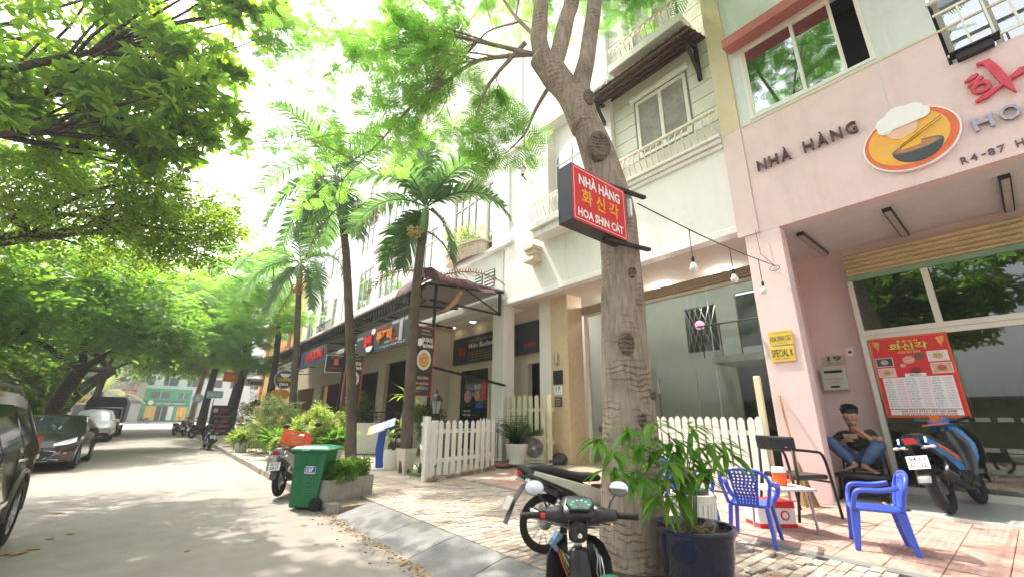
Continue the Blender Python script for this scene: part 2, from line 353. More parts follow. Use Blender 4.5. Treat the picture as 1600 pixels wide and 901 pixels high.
# ------------------------------------------------------------------ ground, road, pavement
def road_material():
    m, nt, b = nodes('asphalt'); b.inputs['Roughness'].default_value = .82; b.inputs['Specular IOR Level'].default_value = .35
    tc = N(nt, 'ShaderNodeTexCoord')
    n1 = N(nt, 'ShaderNodeTexNoise'); n1.inputs['Scale'].default_value = .35; n1.inputs['Detail'].default_value = 9; n1.inputs['Roughness'].default_value = .7
    n2 = N(nt, 'ShaderNodeTexNoise'); n2.inputs['Scale'].default_value = 160; n2.inputs['Detail'].default_value = 3
    n3 = N(nt, 'ShaderNodeTexNoise'); n3.inputs['Scale'].default_value = 3.; n3.inputs['Detail'].default_value = 8
    for n in (n1, n2, n3): nt.links.new(tc.outputs['Object'], n.inputs['Vector'])
    r = N(nt, 'ShaderNodeValToRGB'); e = r.color_ramp.elements
    e[0].position = .34; e[0].color = (.215, .19, .165, 1); e[1].position = .68; e[1].color = (.31, .28, .245, 1)
    a = N(nt, 'ShaderNodeMixRGB'); a.inputs[0].default_value = .45; nt.links.new(n1.outputs['Fac'], a.inputs[1]); nt.links.new(n3.outputs['Fac'], a.inputs[2])
    nt.links.new(a.outputs[0], r.inputs[0])
    g = N(nt, 'ShaderNodeMapRange'); g.inputs[1].default_value = .3; g.inputs[2].default_value = .7; g.inputs[3].default_value = .72; g.inputs[4].default_value = 1.2
    nt.links.new(n2.outputs['Fac'], g.inputs[0])
    mx = N(nt, 'ShaderNodeMixRGB', blend_type='MULTIPLY'); mx.inputs[0].default_value = 1; nt.links.new(r.outputs[0], mx.inputs[1]); nt.links.new(g.outputs[0], mx.inputs[2])
    last = mx.outputs[0]
    vc = N(nt, 'ShaderNodeTexVoronoi', feature='DISTANCE_TO_EDGE'); vc.inputs['Scale'].default_value = .55
    nd = N(nt, 'ShaderNodeMixRGB'); nd.inputs[0].default_value = .12; nt.links.new(tc.outputs['Object'], nd.inputs[1]); nt.links.new(n3.outputs['Color'], nd.inputs[2]); nt.links.new(nd.outputs[0], vc.inputs['Vector'])
    rc = N(nt, 'ShaderNodeMapRange'); rc.inputs[1].default_value = .002; rc.inputs[2].default_value = .009; rc.inputs[3].default_value = .55; rc.inputs[4].default_value = 0; nt.links.new(vc.outputs[0], rc.inputs[0])
    r1 = N(nt, 'ShaderNodeMapRange'); r1.inputs[1].default_value = .5; r1.inputs[2].default_value = .6; nt.links.new(n1.outputs['Fac'], r1.inputs[0])
    mu = N(nt, 'ShaderNodeMath', operation='MULTIPLY'); nt.links.new(rc.outputs[0], mu.inputs[0]); nt.links.new(r1.outputs[0], mu.inputs[1])
    n5 = N(nt, 'ShaderNodeTexNoise'); n5.inputs['Scale'].default_value = 1.3; n5.inputs['Detail'].default_value = 6; nt.links.new(tc.outputs['Object'], n5.inputs['Vector'])
    r5 = N(nt, 'ShaderNodeMapRange'); r5.inputs[1].default_value = .6; r5.inputs[2].default_value = .72; r5.inputs[4].default_value = .35; nt.links.new(n5.outputs['Fac'], r5.inputs[0])
    mm = N(nt, 'ShaderNodeMath', operation='MAXIMUM'); nt.links.new(mu.outputs[0], mm.inputs[0]); nt.links.new(r5.outputs[0], mm.inputs[1])
    cc2 = N(nt, 'ShaderNodeMixRGB', blend_type='MULTIPLY'); cc2.inputs[2].default_value = (.45, .42, .4, 1); nt.links.new(mm.outputs[0], cc2.inputs[0]); nt.links.new(last, cc2.inputs[1]); last = cc2.outputs[0]
    nt.links.new(last, b.inputs['Base Color'])
    bp = N(nt, 'ShaderNodeBump'); bp.inputs['Strength'].default_value = .45; bp.inputs['Distance'].default_value = .006
    nt.links.new(n2.outputs['Fac'], bp.inputs['Height']); nt.links.new(bp.outputs[0], b.inputs['Normal'])
    return m
ASPHALT = road_material()
DIRT = mat('dusty_earth', (.22, .17, .115), .95, scale=4, rgb2=(.34, .27, .19), bump=.5, bscale=40)
gb = MB(); gb.box(-290, 290, -240, 390, -.6, -.02); tag(gb.build('ground', DIRT), kind='structure')
rb = MB(); rb.box(-3.4, 2.56, -14, 84, -.3, 0); tag(rb.build('road', ASPHALT), kind='structure')
cr = MB(); cr.box(-70, 70, 84, 103, -.3, -.002); tag(cr.build('cross_street', ASPHALT), kind='structure')
# concrete ramp kerb in front (slopes from road up to paving) then upright kerb beyond the bin
RAMP = mat('ramp_concrete', (.175, .172, .168), .8, streak=.4, var=.3, scale=3, bump=.2, bscale=60)
def strip(name, prof, y0, y1, m, parent=None, jit=0., seg=None):
    b = MB(); seg = seg or max(1, int((y1-y0)/.3)); ys = [y0+(y1-y0)*i/seg for i in range(seg+1)]
    secs = [[(x+(RND.uniform(-jit, jit)), y, z+RND.uniform(-jit, jit)*.4) for x, z in prof] for y in ys]
    b.loft(secs); return b.build(name, m, parent)
pav = MB(); pav.loft([[(3.0, y, -.2), (9.05, y, -.2), (9.05, y, ground_z(8.9)-.034), (3.0, y, .096)] for y in (-12, 84)])
PAV = tag(pav.build('pavement', mat('joint_mortar', (.20, .165, .13), .95, var=.3, scale=20, bump=.4)), kind='structure')
i = 0; y = -6.
while y < 7.35:                                             # the sloped concrete pieces
    L = min(.98, 7.38-y); o = strip('ramp_slab', [(2.47, -.05), (3.09, -.05), (3.09, ground_z(3.09)+.004), (3.02, .132), (2.9, .108), (2.5, .012), (2.47, .001)], y+.006, y+L-.006, RAMP, PAV, .004); y += L
y = 7.55
KERB = island('kerb_concrete', [(.30, .27, .22), (.40, .35, .29), (.26, .23, .2)], .9, .3)
ks = MB(); ks.box(-.09, .09, -.492, .492, -.1, .135); kme = ks.mesh('kerb_stone', KERB)
while y < 70:
    xk = 2.52 + RND.uniform(-.01, .01)
    o = link('kerb_stone', kme, PAV, (xk, y+.5, RND.uniform(-.006, .006)), (RND.uniform(-.01, .01), 0, RND.uniform(-.008, .008))); y += 1.0
fill = MB(); fill.box(2.6, 3.0, 7.5, 84, -.1, .098); tag(fill.build('pavement_bedding', DIRT, PAV), kind='stuff')
# grey pavers (running bond) : nearest 300 are objects, the others one mesh
PAVER = island('concrete_paver', [(.34, .27, .21), (.42, .35, .285), (.36, .315, .28), (.47, .38, .30), (.30, .26, .225), (.43, .30, .235)], .85, .35, 45, .32, 7)
cells = []
bx, by = .215, .108
row = 0; y = -2.2
while y < 8.3:
    x = 3.12 + (bx/2 if row % 2 else 0)
    while x + bx < 5.72 + RND.choice((0, 0, .0)):
        inside_tree = (x+bx/2-3.86)**2 + (y-2.95)**2 < .52**2
        broken = (y < 2.3 and RND.random() < .12 and x > 3.9)
        if not inside_tree and not broken: cells.append((x+bx/2, y+by/2))
        x += bx
    y += by; row += 1
cells.sort(key=lambda c: (c[0]**2+c[1]**2) if (c[0]*.775-c[1]*.632 < 2.9) else 1e3+c[0])
def brickmesh(hx, hy, h, bv=.008):
    b = MB(); t = [(-hx, -hy), (hx, -hy), (hx, hy), (-hx, hy)]
    b.loft([[(x, y, 0) for x, y in t], [(x, y, h-bv) for x, y in t], [(x*(1-bv/hx), y*(1-bv/hy), h) for x, y in t]]); return b
pm = brickmesh(bx/2-.005, by/2-.005, .05).mesh('paver', PAVER)
for x, y in cells[:300]:
    link('paver', pm, PAV, (x+RND.uniform(-.003, .003), y+RND.uniform(-.003, .003), ground_z(x)-.05+RND.uniform(-.004, .005)), (RND.uniform(-.02, .02), RND.uniform(-.012, .012), RND.uniform(-.02, .02)))
rest = MB()
for r_ in range(1, row, 2):                                  # half pavers along the ramp
    yy = -2.2+by*r_; rest.box(3.125, 3.125+bx/2-.01, yy+.005, yy+by-.005, .08, ground_z(3.2)); rest.box(5.625, 5.72, yy-by+.005, yy-.005, .1, ground_z(5.7))
for x, y in cells[300:]:
    rest.M = Matrix.Translation((x, y, ground_z(x)-.05+RND.uniform(-.003, .004))) @ Matrix.Rotation(RND.uniform(-.02, .02), 4, 'Z')
    hx, hy = bx/2-.005, by/2-.005
    rest.box(-hx, hx, -hy, hy, 0, .05)
tag(rest.build('paver_field', PAVER, PAV), kind='stuff')
# red tiles
def tile_material():
    m = island('red_tile', [(.44, .265, .215), (.48, .30, .25), (.40, .24, .20), (.47, .315, .265)], .7, 0, 40, .28, 6)
    nt = m.node_tree; b = nt.nodes['Principled BSDF']
    tc = N(nt, 'ShaderNodeTexCoord'); wv = N(nt, 'ShaderNodeTexWave', wave_type='RINGS'); wv.inputs['Scale'].default_value = 5.2; wv.inputs['Distortion'].default_value = 1.5
    mp = N(nt, 'ShaderNodeMapping'); mp.inputs['Location'].default_value = (.2, .2, 0)
    nt.links.new(tc.outputs['Object'], mp.inputs[0]); nt.links.new(mp.outputs[0], wv.inputs['Vector'])
    bp = N(nt, 'ShaderNodeBump'); bp.inputs['Strength'].default_value = .6; bp.inputs['Distance'].default_value = .008
    nt.links.new(wv.outputs['Fac'], bp.inputs['Height']); nt.links.new(bp.outputs[0], b.inputs['Normal'])
    return m
TILE = tile_material()
tsz = .40; tm = brickmesh(tsz/2-.003, tsz/2-.003, .05, .004).mesh('red_tile', TILE)
x = 5.74
while x < 8.7:
    y = -2.3
    while y < 9.2:
        link('red_tile', tm, PAV, (x+tsz/2, y+tsz/2, ground_z(x+tsz/2)-.05+RND.uniform(-.003, .003)), (RND.uniform(-.006, .006), RND.uniform(-.006, .006), RND.choice((0, pi/2, pi, -pi/2)))); y += tsz
    x += tsz
ed = MB(); ed.loft([[(x, y, ground_z(x)+dz) for x, dz in ((5.6, -.06), (5.735, -.06), (5.735, .003), (5.6, .001))] for y in [-2.3+.4*k for k in range(28)]])
ed.build('edging_strip', RAMP, PAV)
# paving slabs along the cafe fronts
SLAB = island('paving_slab', [(.42, .35, .27), (.50, .42, .33), (.38, .32, .25), (.46, .37, .28)], .85, .25, 30, .3, 3)
sm_ = brickmesh(.294, .294, .05, .005).mesh('paving_slab', SLAB)
cnt = 0
for ix in range(8):
    for iy in range(26):
        x, y = 2.93+ix*.6, 8.6+iy*.6
        link('paving_slab', sm_, PAV, (x, y, ground_z(x)-.05+RND.uniform(-.003, .004)), (0, 0, RND.choice((0, pi/2, pi)))); cnt += 1
tag(MB().box(2.62, 8.9, 24.0, 84, .05, .142).build('far_paving', mat('far_paving', (.42, .36, .28), .9, var=.2, scale=2), PAV), kind='stuff')
# left pavement with kerb
lp = MB(); lp.box(-9, -3.4, -14, 84, -.1, .13); LPV = tag(lp.build('left_pavement', mat('left_paving', (.34, .30, .25), .9, var=.25, scale=2, bump=.2)), kind='structure')
# earth patch at the trunk, loose rubble
ep = MB(); n = 20
ring = [(3.86+.50*cos(2*pi*i/n)*RND.uniform(.92, 1.1), 2.95+.50*sin(2*pi*i/n)*RND.uniform(.92, 1.1)) for i in range(n)]
ep.prism(ring, .03, Matrix.Translation((0, 0, .113))); ep.build('tree_pit_soil', SOIL, PAV)
rbm = MB(); rbm.M = None
for k in range(7):
    a = RND.uniform(.035, .06)
    b = MB(); b.ell((0, 0, 0), (a*1.3, a, a*.6), 7, 5)
    b.v = [tuple(c*RND.uniform(.8, 1.2) for c in v) for v in b.v]
    x, y = RND.uniform(4.5, 5.3), RND.uniform(1.55, 2.2)
    o = b.build('stone', mat('loose_stone_%d' % k, RND.choice([(.5, .46, .4), (.42, .2, .12), (.36, .33, .29)]), .9, var=.2, scale=20), None, loc=(x, y, ground_z(x)+.015))
    o['label'] = 'small loose stone on the broken paving beside the blue pot'; o['category'] = 'stone'; o['group'] = 'loose stones beside the blue pot'
# ================================================================== helpers for facades facing -x
def wallholes(b, x0, x1, y0, y1, z0, z1, holes, m=0):
    """solid wall slab in x, with rectangular openings (ya,yb,za,zb), built as butted boxes"""
    ys = sorted({y0, y1, *[h[0] for h in holes], *[h[1] for h in holes]})
    for a, c in zip(ys, ys[1:]):
        hs_ = sorted([(h[2], h[3]) for h in holes if h[0] <= a+1e-6 and h[1] >= c-1e-6])
        z = z0
        for h0, h1 in hs_:
            if h0 > z: b.box(x0, x1, a, c, z, h0, m)
            z = max(z, h1)
        if z < z1: b.box(x0, x1, a, c, z, z1, m)
def window(parent, x, y0, y1, z0, z1, npan=2, frame=PVC, glass=GLASS_UP, fw=.07, bars=0, transom=None, depth=.5, back=DARK, name='window'):
    """frame set in an opening: outer frame, casements, panes, optional grille; dark box behind"""
    w = MB(); fx = x-.02
    w.box(fx, x+.08, y0, y0+fw, z0, z1); w.box(fx, x+.08, y1-fw, y1, z0, z1)
    w.box(fx, x+.08, y0+fw, y1-fw, z0, z0+fw); w.box(fx, x+.08, y0+fw, y1-fw, z1-fw, z1)
    dy = (y1-y0)/npan
    for k in range(1, npan): w.box(fx+.003, x+.077, y0+k*dy-fw*.55, y0+k*dy+fw*.55, z0+fw, z1-fw)
    if transom: w.box(fx+.004, x+.075, y0+fw, y1-fw, transom-.03, transom+.03)
    o = w.build(name, frame, parent, bevel=.006)
    for k in range(npan):
        p = MB(); p.box(x+.03, x+.036, y0+k*dy+fw*.5, y0+(k+1)*dy-fw*.5, z0+fw*.9, z1-fw*.9); p.build('pane', glass, o)
    if bars:
        g = MB()
        for k in range(npan):
            a, c = y0+k*dy+fw, y0+(k+1)*dy-fw
            for j in range(1, 3): g.box(x+.10, x+.112, a+(c-a)*j/3-.006, a+(c-a)*j/3+.006, z0+fw, z1-fw)
            for j in range(1, bars): zz = z0+(z1-z0)*j/bars; g.box(x+.113, x+.122, a, c, zz-.006, zz+.006)
        g.build('grille', PVC, o)
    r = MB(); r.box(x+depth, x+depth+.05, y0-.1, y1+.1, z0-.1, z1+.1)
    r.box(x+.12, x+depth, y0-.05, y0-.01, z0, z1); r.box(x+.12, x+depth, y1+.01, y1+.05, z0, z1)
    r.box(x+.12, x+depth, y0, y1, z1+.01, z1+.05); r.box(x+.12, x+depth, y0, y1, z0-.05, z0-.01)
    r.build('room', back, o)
    return o
def slab(parent, name, m, x0, x1, y0, y1, z0, z1, bevel=0.): return MB().box(x0, x1, y0, y1, z0, z1).build(name, m, parent, bevel=bevel)
# baluster profile: S-shaped flat bar leaning outwards
def baluster_mesh(h, out, m):
    b = MB(); pts = []
    for k in range(9):
        t = k/8; pts.append((-out*sin(pi*t)*(.9+.5*(1-t)) + out*.25*sin(2*pi*t), 0, h*t))
    b.tube(pts, .018, 6); return b.mesh('baluster', m, True)
def balustrade(parent, x, y0, y1, z0, z1, n, m):
    me = baluster_mesh(z1-z0-.05, .11, m)
    for k in range(n): link('baluster', me, parent, (x, y0+(y1-y0)*(k+.5)/n, z0))
    rl = MB(); rl.box(x-.05, x+.05, y0-.02, y1+.02, z1-.05, z1+.02); rl.build('handrail', m, parent, bevel=.012)
# ================================================================== pink restaurant building
pk = thing('restaurant_building', 'pink restaurant front with grey upper wall and rolled-up shutter over glass doors', 'building', (8.85, -2, .2))
PK = lambda n, m, *a, **k: None
def P_(name, m, b, bevel=0., parent=pk):
    o = b.build(name, m, parent, bevel=bevel); o.matrix_parent_inverse = pk.matrix_basis.inverted(); return o
ROOT = thing  # readability only
pk.location = (0, 0, 0)
b = MB(); wallholes(b, 8.85, 9.1, -6, 2.83, 5.18, 7.72, [(-2.6, -.33, 7.02, 7.72)]); b.build('fascia_wall', PINK, pk)
b = MB(); wallholes(b, 8.87, 9.1, -6, 2.83, 7.72, 13.5, [(.45, 2.6, 7.8, 9.72), (-2.6, -.33, 7.72, 8.9)]); b.build('upper_wall', GREYW, pk)
slab(pk, 'joint_groove', SOFFIT, 8.844, 8.8485, .47, .485, 5.2, 7.7)
slab(pk, 'ledge_line', BEIGE, 8.838, 8.87, -6, 2.83, 7.70, 7.735)
slab(pk, 'soffit', SOFFIT, 8.9, 11.32, -6, 2.95, 5.2, 5.4)
b = MB(); b.box(8.85, 9.15, 2.46, 3.12, .12, 5.18); b.build('column', PINK, pk, bevel=.01)
b = MB(); b.box(8.83, 9.1, 2.832, 3.24, 7.7, 14); b.build('pilaster', BEIGE, pk, bevel=.008)
b = MB(); b.box(8.83, 9.1, 2.832, 3.24, 5.182, 7.7); b.build('pilaster_base', PINK, pk)
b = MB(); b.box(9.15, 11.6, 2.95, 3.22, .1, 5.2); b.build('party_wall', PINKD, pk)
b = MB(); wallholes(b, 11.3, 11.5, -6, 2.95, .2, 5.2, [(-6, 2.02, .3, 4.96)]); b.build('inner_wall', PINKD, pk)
# floor slab of the shop front
FLOOR = mat('grey_terrazzo', (.40, .41, .40), .35, var=.12, scale=40)
b = MB(); b.box(8.86, 11.05, -6, 2.46, .1, .236); b.build('threshold_floor', FLOOR, pk)
slab(pk, 'threshold_edge', mat('white_stone_edge', (.62, .60, .56), .5), 8.82, 8.858, -6, 2.455, .1, .238)
# window with a sliding sash open
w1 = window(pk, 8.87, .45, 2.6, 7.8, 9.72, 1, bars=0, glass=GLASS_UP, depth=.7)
for c in list(w1.children):
    if c.name.startswith('pane'): bpy.data.objects.remove(c)
for (a, c, dx) in ((1.52, 2.54, 0.), (.86, 1.58, .045)):
    s = MB(); z0, z1 = 7.86, 9.66; x0, x1 = 8.865+dx, 8.90+dx
    s.box(x0, x1, a, a+.06, z0, z1); s.box(x0, x1, c-.06, c, z0, z1); s.box(x0, x1, a+.06, c-.06, z0, z0+.06); s.box(x0, x1, a+.06, c-.06, z1-.06, z1)
    sa = s.build('sash', PVC, w1, bevel=.005)
    MB().box(x0+.012, x0+.018, a+.05, c-.05, z0+.05, z1-.05).build('pane', GLASS_UP, w1)
    g = MB()
    for j in (1, 2): yy = a+(c-a)*j/3; g.box(x0+.05, x0+.06, yy-.007, yy+.007, z0, z1)
    for j in (1, 2, 3): zz = z0+(z1-z0)*j/4; g.box(x0+.061, x0+.07, a, c, zz-.007, zz+.007)
    g.build('grille', PVC, w1)
REDT = mat('red_ledge', (.48, .16, .14), .75, var=.1, scale=6)
b = MB(); b.prism([(8.45, 9.66), (8.88, 9.78), (8.88, 10.02), (8.45, 9.9)], 8.8, Matrix(((1, 0, 0, 0), (0, 0, -1, 2.78), (0, 1, 0, 0), (0, 0, 0, 1)))); b.build('window_hood', REDT, pk, bevel=.01)
# loggia at right with white railing
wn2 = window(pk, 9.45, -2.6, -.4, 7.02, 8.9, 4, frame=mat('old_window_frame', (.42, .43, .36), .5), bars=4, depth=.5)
b = MB(); b.box(9.1, 9.45, -.335, -.27, 7.02, 8.9); b.box(9.1, 9.45, -2.6, -.33, 6.98, 7.018); b.build('loggia_reveal', mat('loggia_wall', (.40, .40, .33), .8), pk)
r = MB()
for z in (7.16, 8.02): r.box(8.80, 8.83, -2.6, -.34, z-.02, z+.02)
r.tube([(8.79, -2.6, 8.28), (8.79, -.3, 8.28)], .035, 8)
for k in range(9): yy = -.62-.245*k; r.box(8.803, 8.827, yy-.014, yy+.014, 7.18, 8.0)
r.build('railing', PVC, pk)
b = MB(); b.box(8.74, 8.86, -.82, -.42, 7.0, 7.12); b.box(8.70, 8.9, -.9, -.36, 7.122, 7.15); b.build('lamp_bracket', BLACKM, pk)
# three black linear lamps under the soffit
for y in (2.31, .94, -.47):
    l = thing('ceiling_lamp', {2.31: 'black slim tube lamp on the soffit, nearest the pink column', .94: 'middle one of the black slim tube lamps on the soffit', -.47: 'black slim tube lamp on the soffit, rightmost by the photo edge'}[y], 'lamp', (10.35, y, 5.2), 0, 'slim lamps under the pink soffit')
    MB().box(-.85, .85, -.065, .065, -.075, -.002).build('lamp_housing', BLACK, l, bevel=.008)
    MB().box(-.82, .82, -.045, .045, -.083, -.0755).build('lamp_diffuser', mat('lamp_diffuser', (.45, .42, .42), .4), l)
# shop front
gx = 11.03
fr = thing('glazed_entrance', 'glass shop front with cream frames under the rolled shutter, red menu stuck on it', 'shop front', (gx, 2.0, .24)); fr.location = (0, 0, 0)
ALU = mat('cream_aluminium', (.68, .64, .55), .4, var=.04)
b = MB(); b.box(gx-.05, gx+.06, 1.93, 2.02, .24, 4.36); b.build('jamb', ALU, fr)
b = MB(); b.box(gx-.05, gx+.06, -5.9, 1.93, 3.19, 3.29); b.build('transom', ALU, fr)
b = MB(); b.box(gx-.04, gx+.05, -5.9, 1.93, 3.09, 3.185); b.build('door_head', ALU, fr)
b = MB(); b.box(gx-.045, gx+.05, .76, .86, 3.29, 4.36); b.build('mullion', ALU, fr)
for (a, c) in ((.86, 1.93), (-2.3, .76)): MB().box(gx, gx+.01, a, c, 3.29, 4.36).build('transom_pane', GLASS_DARK, fr)
GL2 = glassmat('greenish_door_glass', (.50, .56, .42), .07, .85)
for (a, c) in ((.74, 1.93), (-2.3, .735)):
    MB().box(gx, gx+.012, a, c, .36, 3.09).build('door_pane', GL2, fr)
b = MB(); b.box(gx-.05, gx+.05, -5.9, 1.93, .24, .36); b.build('sill', ALU, fr)
FROST = mat('frosted_strip', (.20, .22, .17), .6, var=.25, scale=30)
for z in (1.55, 1.06, .72):
    for k in range(16):
        if RND.random() < .85: yy = 1.8-.26*k; MB().box(gx-.004, gx-.001, yy-.2, yy-.02, z-.035, z+.035).build('frosted_strip', FROST, fr)
slats = island('cream_shutter', [(.60, .47, .26), (.66, .53, .31), (.58, .45, .26)], .5, 0, 1, .15, 4)
sl = thing('roller_shutter', 'rolled-up cream metal shutter above the pink shop glass, green bottom bar', 'shutter', (11.2, 2, 4.4)); sl.location = (0, 0, 0)
for k in range(5): 
    z = 4.47+.1*k; b = MB(); b.loft([[(11.06, y, z), (11.01, y, z+.035), (11.01, y, z+.06), (11.06, y, z+.096), (11.12, y, z+.096), (11.12, y, z)] for y in (-5.9, 2.0)]); b.build('slat', slats, sl)
b = MB(); b.box(11.0, 11.13, -5.9, 2.0, 4.37, 4.465); b.build('bottom_bar', mat('green_bar', (.20, .36, .22), .5), sl)
# interior behind
OLIVE = mat('olive_wall', (.27, .25, .09), .8, var=.25, scale=2)
b = MB(); b.box(14.2, 14.3, -6, 2.9, .2, 5.2); b.box(11.5, 14.2, 2.9, 2.96, .2, 5.2); b.build('back_wall', mat('inner_wall_paint', (.22, .22, .16), .9, var=.2, scale=2), pk)
b = MB(); b.box(11.06, 14.2, -6, 2.9, .1, .2); b.build('inner_floor', mat('inner_floor', (.22, .23, .21), .3, var=.2, scale=3), pk)
b = MB(); b.box(12.2, 12.25, -6, .95, 2.2, 3.2); b.build('olive_panel', OLIVE, pk)
cu = MB(); 
for k in range(15): cu.box(12.1, 12.14, .7-.2*k-.14, .7-.2*k, 1.78, 2.2)
cu.build('curtain_strips', mat('blue_white_curtain', (.22, .24, .42), .6, rgb2=(.5, .52, .66), scale=6), pk)
b = MB(); b.box(11.9, 12.6, -2.3, -.1, .95, 1.0); b.box(11.95, 12.0, -2.2, -2.1, .2, .95); b.box(11.95, 12.0, -.3, -.2, .2, .95); b.build('inner_table', mat('teal_top', (.10, .24, .24), .4), pk)
# dark upright bars filling the dark gap beside the column
g = thing('dark_gap_bars', 'dark upright bars filling the gap between the pink column and the wall', 'grille', (9.3, 2.85, .24))
for k in range(4):
    MB().box(-.012, .012, -.05, .05, 0, 4.85).build('grille_bar', BLACKM, g, loc=(k*.075, (k % 2)*.03-.015, 0))
# ---- lettering on the pink fascia
SILV = mat('dark_bronze_letter', (.10, .055, .06), .22, metal=.75, var=.3, scale=7)
SILV2 = mat('silver_letter', (.30, .27, .32), .25, metal=.7, var=.2, scale=7)
def letters(root, chars, y0, z0, pitch, h, m, x=8.79, ext=.05, w=None, slope=0., side=None):
    y = y0
    for ch in chars:
        if ch == ' ': y -= pitch*.75; continue
        hh = h*1.28 if ch in 'ÀÁ' else h
        if ch == '-': text(ch, T4(FACE_W, (x+.05, y-pitch*.5, z0+h*.5)), pitch*.45, h*.16, m, root, 'letter', ext); y -= pitch*.8; continue
        text(ch, T4(FACE_W, (x+.05, y-pitch*.5, z0+hh/2+slope*(y0-y))), w or pitch*.74, hh, m, root, 'letter', ext, .012); y -= pitch
L1 = thing('wall_lettering', 'dark raised letters NHÀ HÀNG on the pink wall beside the round food logo', 'lettering', (8.8, 1.8, 6.5)); L1.location = (0, 0, 0)
letters(L1, 'NHÀ HÀNG', 2.66, 6.50, .225, .235, SILV)
L2 = thing('wall_lettering', 'silver raised letters HOA SHIN at the right edge of the pink wall', 'lettering'); letters(L2, 'HOA SHIN CÁT', -.30, 5.72, .27, .24, SILV2)
L3 = thing('wall_lettering', 'small dark address letters R4-87 HUNG low on the pink fascia', 'lettering'); letters(L3, 'R4-87 HUNG', -.08, 5.285, .10, .115, mat('dark_letter', (.12, .07, .09), .4), ext=.015, x=8.80)
L4 = thing('wall_lettering', 'big red brush-style Korean letters high on the pink wall at right', 'lettering')
REDL = mat('red_glossy_letter', (.55, .01, .03), .25, var=.3, scale=5, rgb2=(.62, .06, .10))
T = T4(FACE_W, (8.80, 0, 0))
_sn = [0]
def stroke(pts, ws, par, m, ext=.05, x=8.80, name='letter_stroke', back=None):
    _sn[0] += 1; ext += .004*_sn[0]
    """tapered brush stroke in (y,z) facade coordinates"""
    P = [Vector((-y, z)) for y, z in pts]; Lf, Rt = [], []
    for i, p in enumerate(P):
        t = (P[min(i+1, len(P)-1)]-P[max(i-1, 0)]).normalized(); nn = Vector((-t.y, t.x))
        Lf.append(tuple(p+nn*ws[i])); Rt.append(tuple(p-nn*ws[i]))
    b = MB(); b.prism(Rt+Lf[::-1], ext, T4(FACE_W, (x+.05, 0, 0))); return b.build(name, m, par)
stroke([(-.41, 6.60), (-.50, 6.63), (-.56, 6.66)], [.01, .035, .015], L4, REDL)
stroke([(-.42, 6.50), (-.52, 6.54), (-.60, 6.58)], [.01, .035, .012], L4, REDL)
cpts = [(-.545+.085*cos(a), 6.41+.075*sin(a)) for a in [2*pi*k/16 for k in range(17)]]
stroke(cpts, [.026]*17, L4, REDL)
stroke([(-.44, 6.20), (-.55, 6.235), (-.70, 6.30), (-.84, 6.37)], [.015, .04, .022, .03], L4, REDL)
stroke([(-.58, 6.81), (-.68, 6.79), (-.73, 6.60), (-.78, 6.34), (-.83, 6.12)], [.012, .045, .05, .045, .004], L4, REDL)
stroke([(-.84, 6.37), (-.95, 6.42), (-1.04, 6.44)], [.03, .045, .015], L4, REDL)
for k, ch in enumerate('신각'): text(ch, T4(FACE_W, (8.85, -1.45-.75*k, 6.45)), .6, .66, REDL, L4, 'letter', .05, .02)
# ---- round logo sign: orange disc, wok with noodles, chopsticks, plain cook's hat
LG = thing('round_sign', 'round orange food logo with wok, chopsticks and white cook hat on the pink wall', 'sign')
oy, oz = .36, 5.98
def onwall(y, z, x): return T4(FACE_W, (x, y, z))
MB().prism(disc_poly(.60, 48, .55), .07, onwall(oy, oz, 8.85), 0).build('sign_rim', WHITEP, LG, bevel=.008)
MB().prism(disc_poly(.575, 48, .525), .004, onwall(oy, oz, 8.779)).build('sign_border', mat('red_orange_print', (.72, .13, .03), .35), LG)
MB().prism(disc_poly(.50, 48, .46), .004, onwall(oy+.02, oz+.02, 8.774)).build('sign_field', mat('amber_print', (.80, .36, .03), .35, rgb2=(.82, .46, .06), scale=3), LG)
def shape(poly, m, nm, x, ext=.004): return MB().prism([(-(yy), zz) for yy, zz in poly], ext, T4(FACE_W, (x, 0, 0))).build(nm, m, LG)
bowl = [(oy+.27*cos(a)-.13, oz-.22+.06*sin(a)+.0) for a in [pi+pi*0*k for k in range(1)]]
def arc(cy, cz, ry, rz, a0, a1, n=14): return [(cy+ry*cos(a0+(a1-a0)*k/n), cz+rz*sin(a0+(a1-a0)*k/n)) for k in range(n+1)]
shape(arc(oy-.06, oz-.17, .31, .27, pi, 2*pi), mat('wok_print', (.035, .045, .045), .35), 'wok', 8.769)
shape(arc(oy-.06, oz-.17, .31, .085, 0, 2*pi, 24)[:-1], mat('wok_rim_print', (.10, .12, .12), .35), 'wok_rim', 8.764)
shape(arc(oy-.06, oz-.17, .27, .06, 0, 2*pi, 24)[:-1], mat('noodle_print', (.36, .14, .05), .5, rgb2=(.55, .26, .1), scale=30), 'noodles', 8.759)
shape([(oy+.14, oz+.02), (oy-.02, oz+.08), (oy-.14, oz+.02), (oy-.12, oz-.16), (oy+.12, oz-.16)], YELLOWP, 'apron_patch', 8.757)
shape(arc(oy+.05, oz+.23, .20, .19, 0, 2*pi, 22)[:-1], mat('skin_tone_print', (.80, .50, .36), .5), 'plain_oval', 8.762)
hat = MB()
for (dy, dz, r_) in ((.20, .40, .15), (.05, .48, .17), (-.12, .46, .15), (-.22, .38, .11), (.24, .31, .10)): hat.prism([(-(oy+dy+r_*cos(2*pi*k/20)), oz+dz+r_*sin(2*pi*k/20)) for k in range(20)], .012+abs(dy)*.01, T4(FACE_W, (8.76-dz*.006, 0, 0)))
hat.prism([(-(oy+.28), oz+.25), (-(oy-.18), oz+.27), (-(oy-.25), oz+.42), (-(oy+.28), oz+.42)], .02, T4(FACE_W, (8.757, 0, 0)))
hat.build('cook_hat', WHITEP, LG)
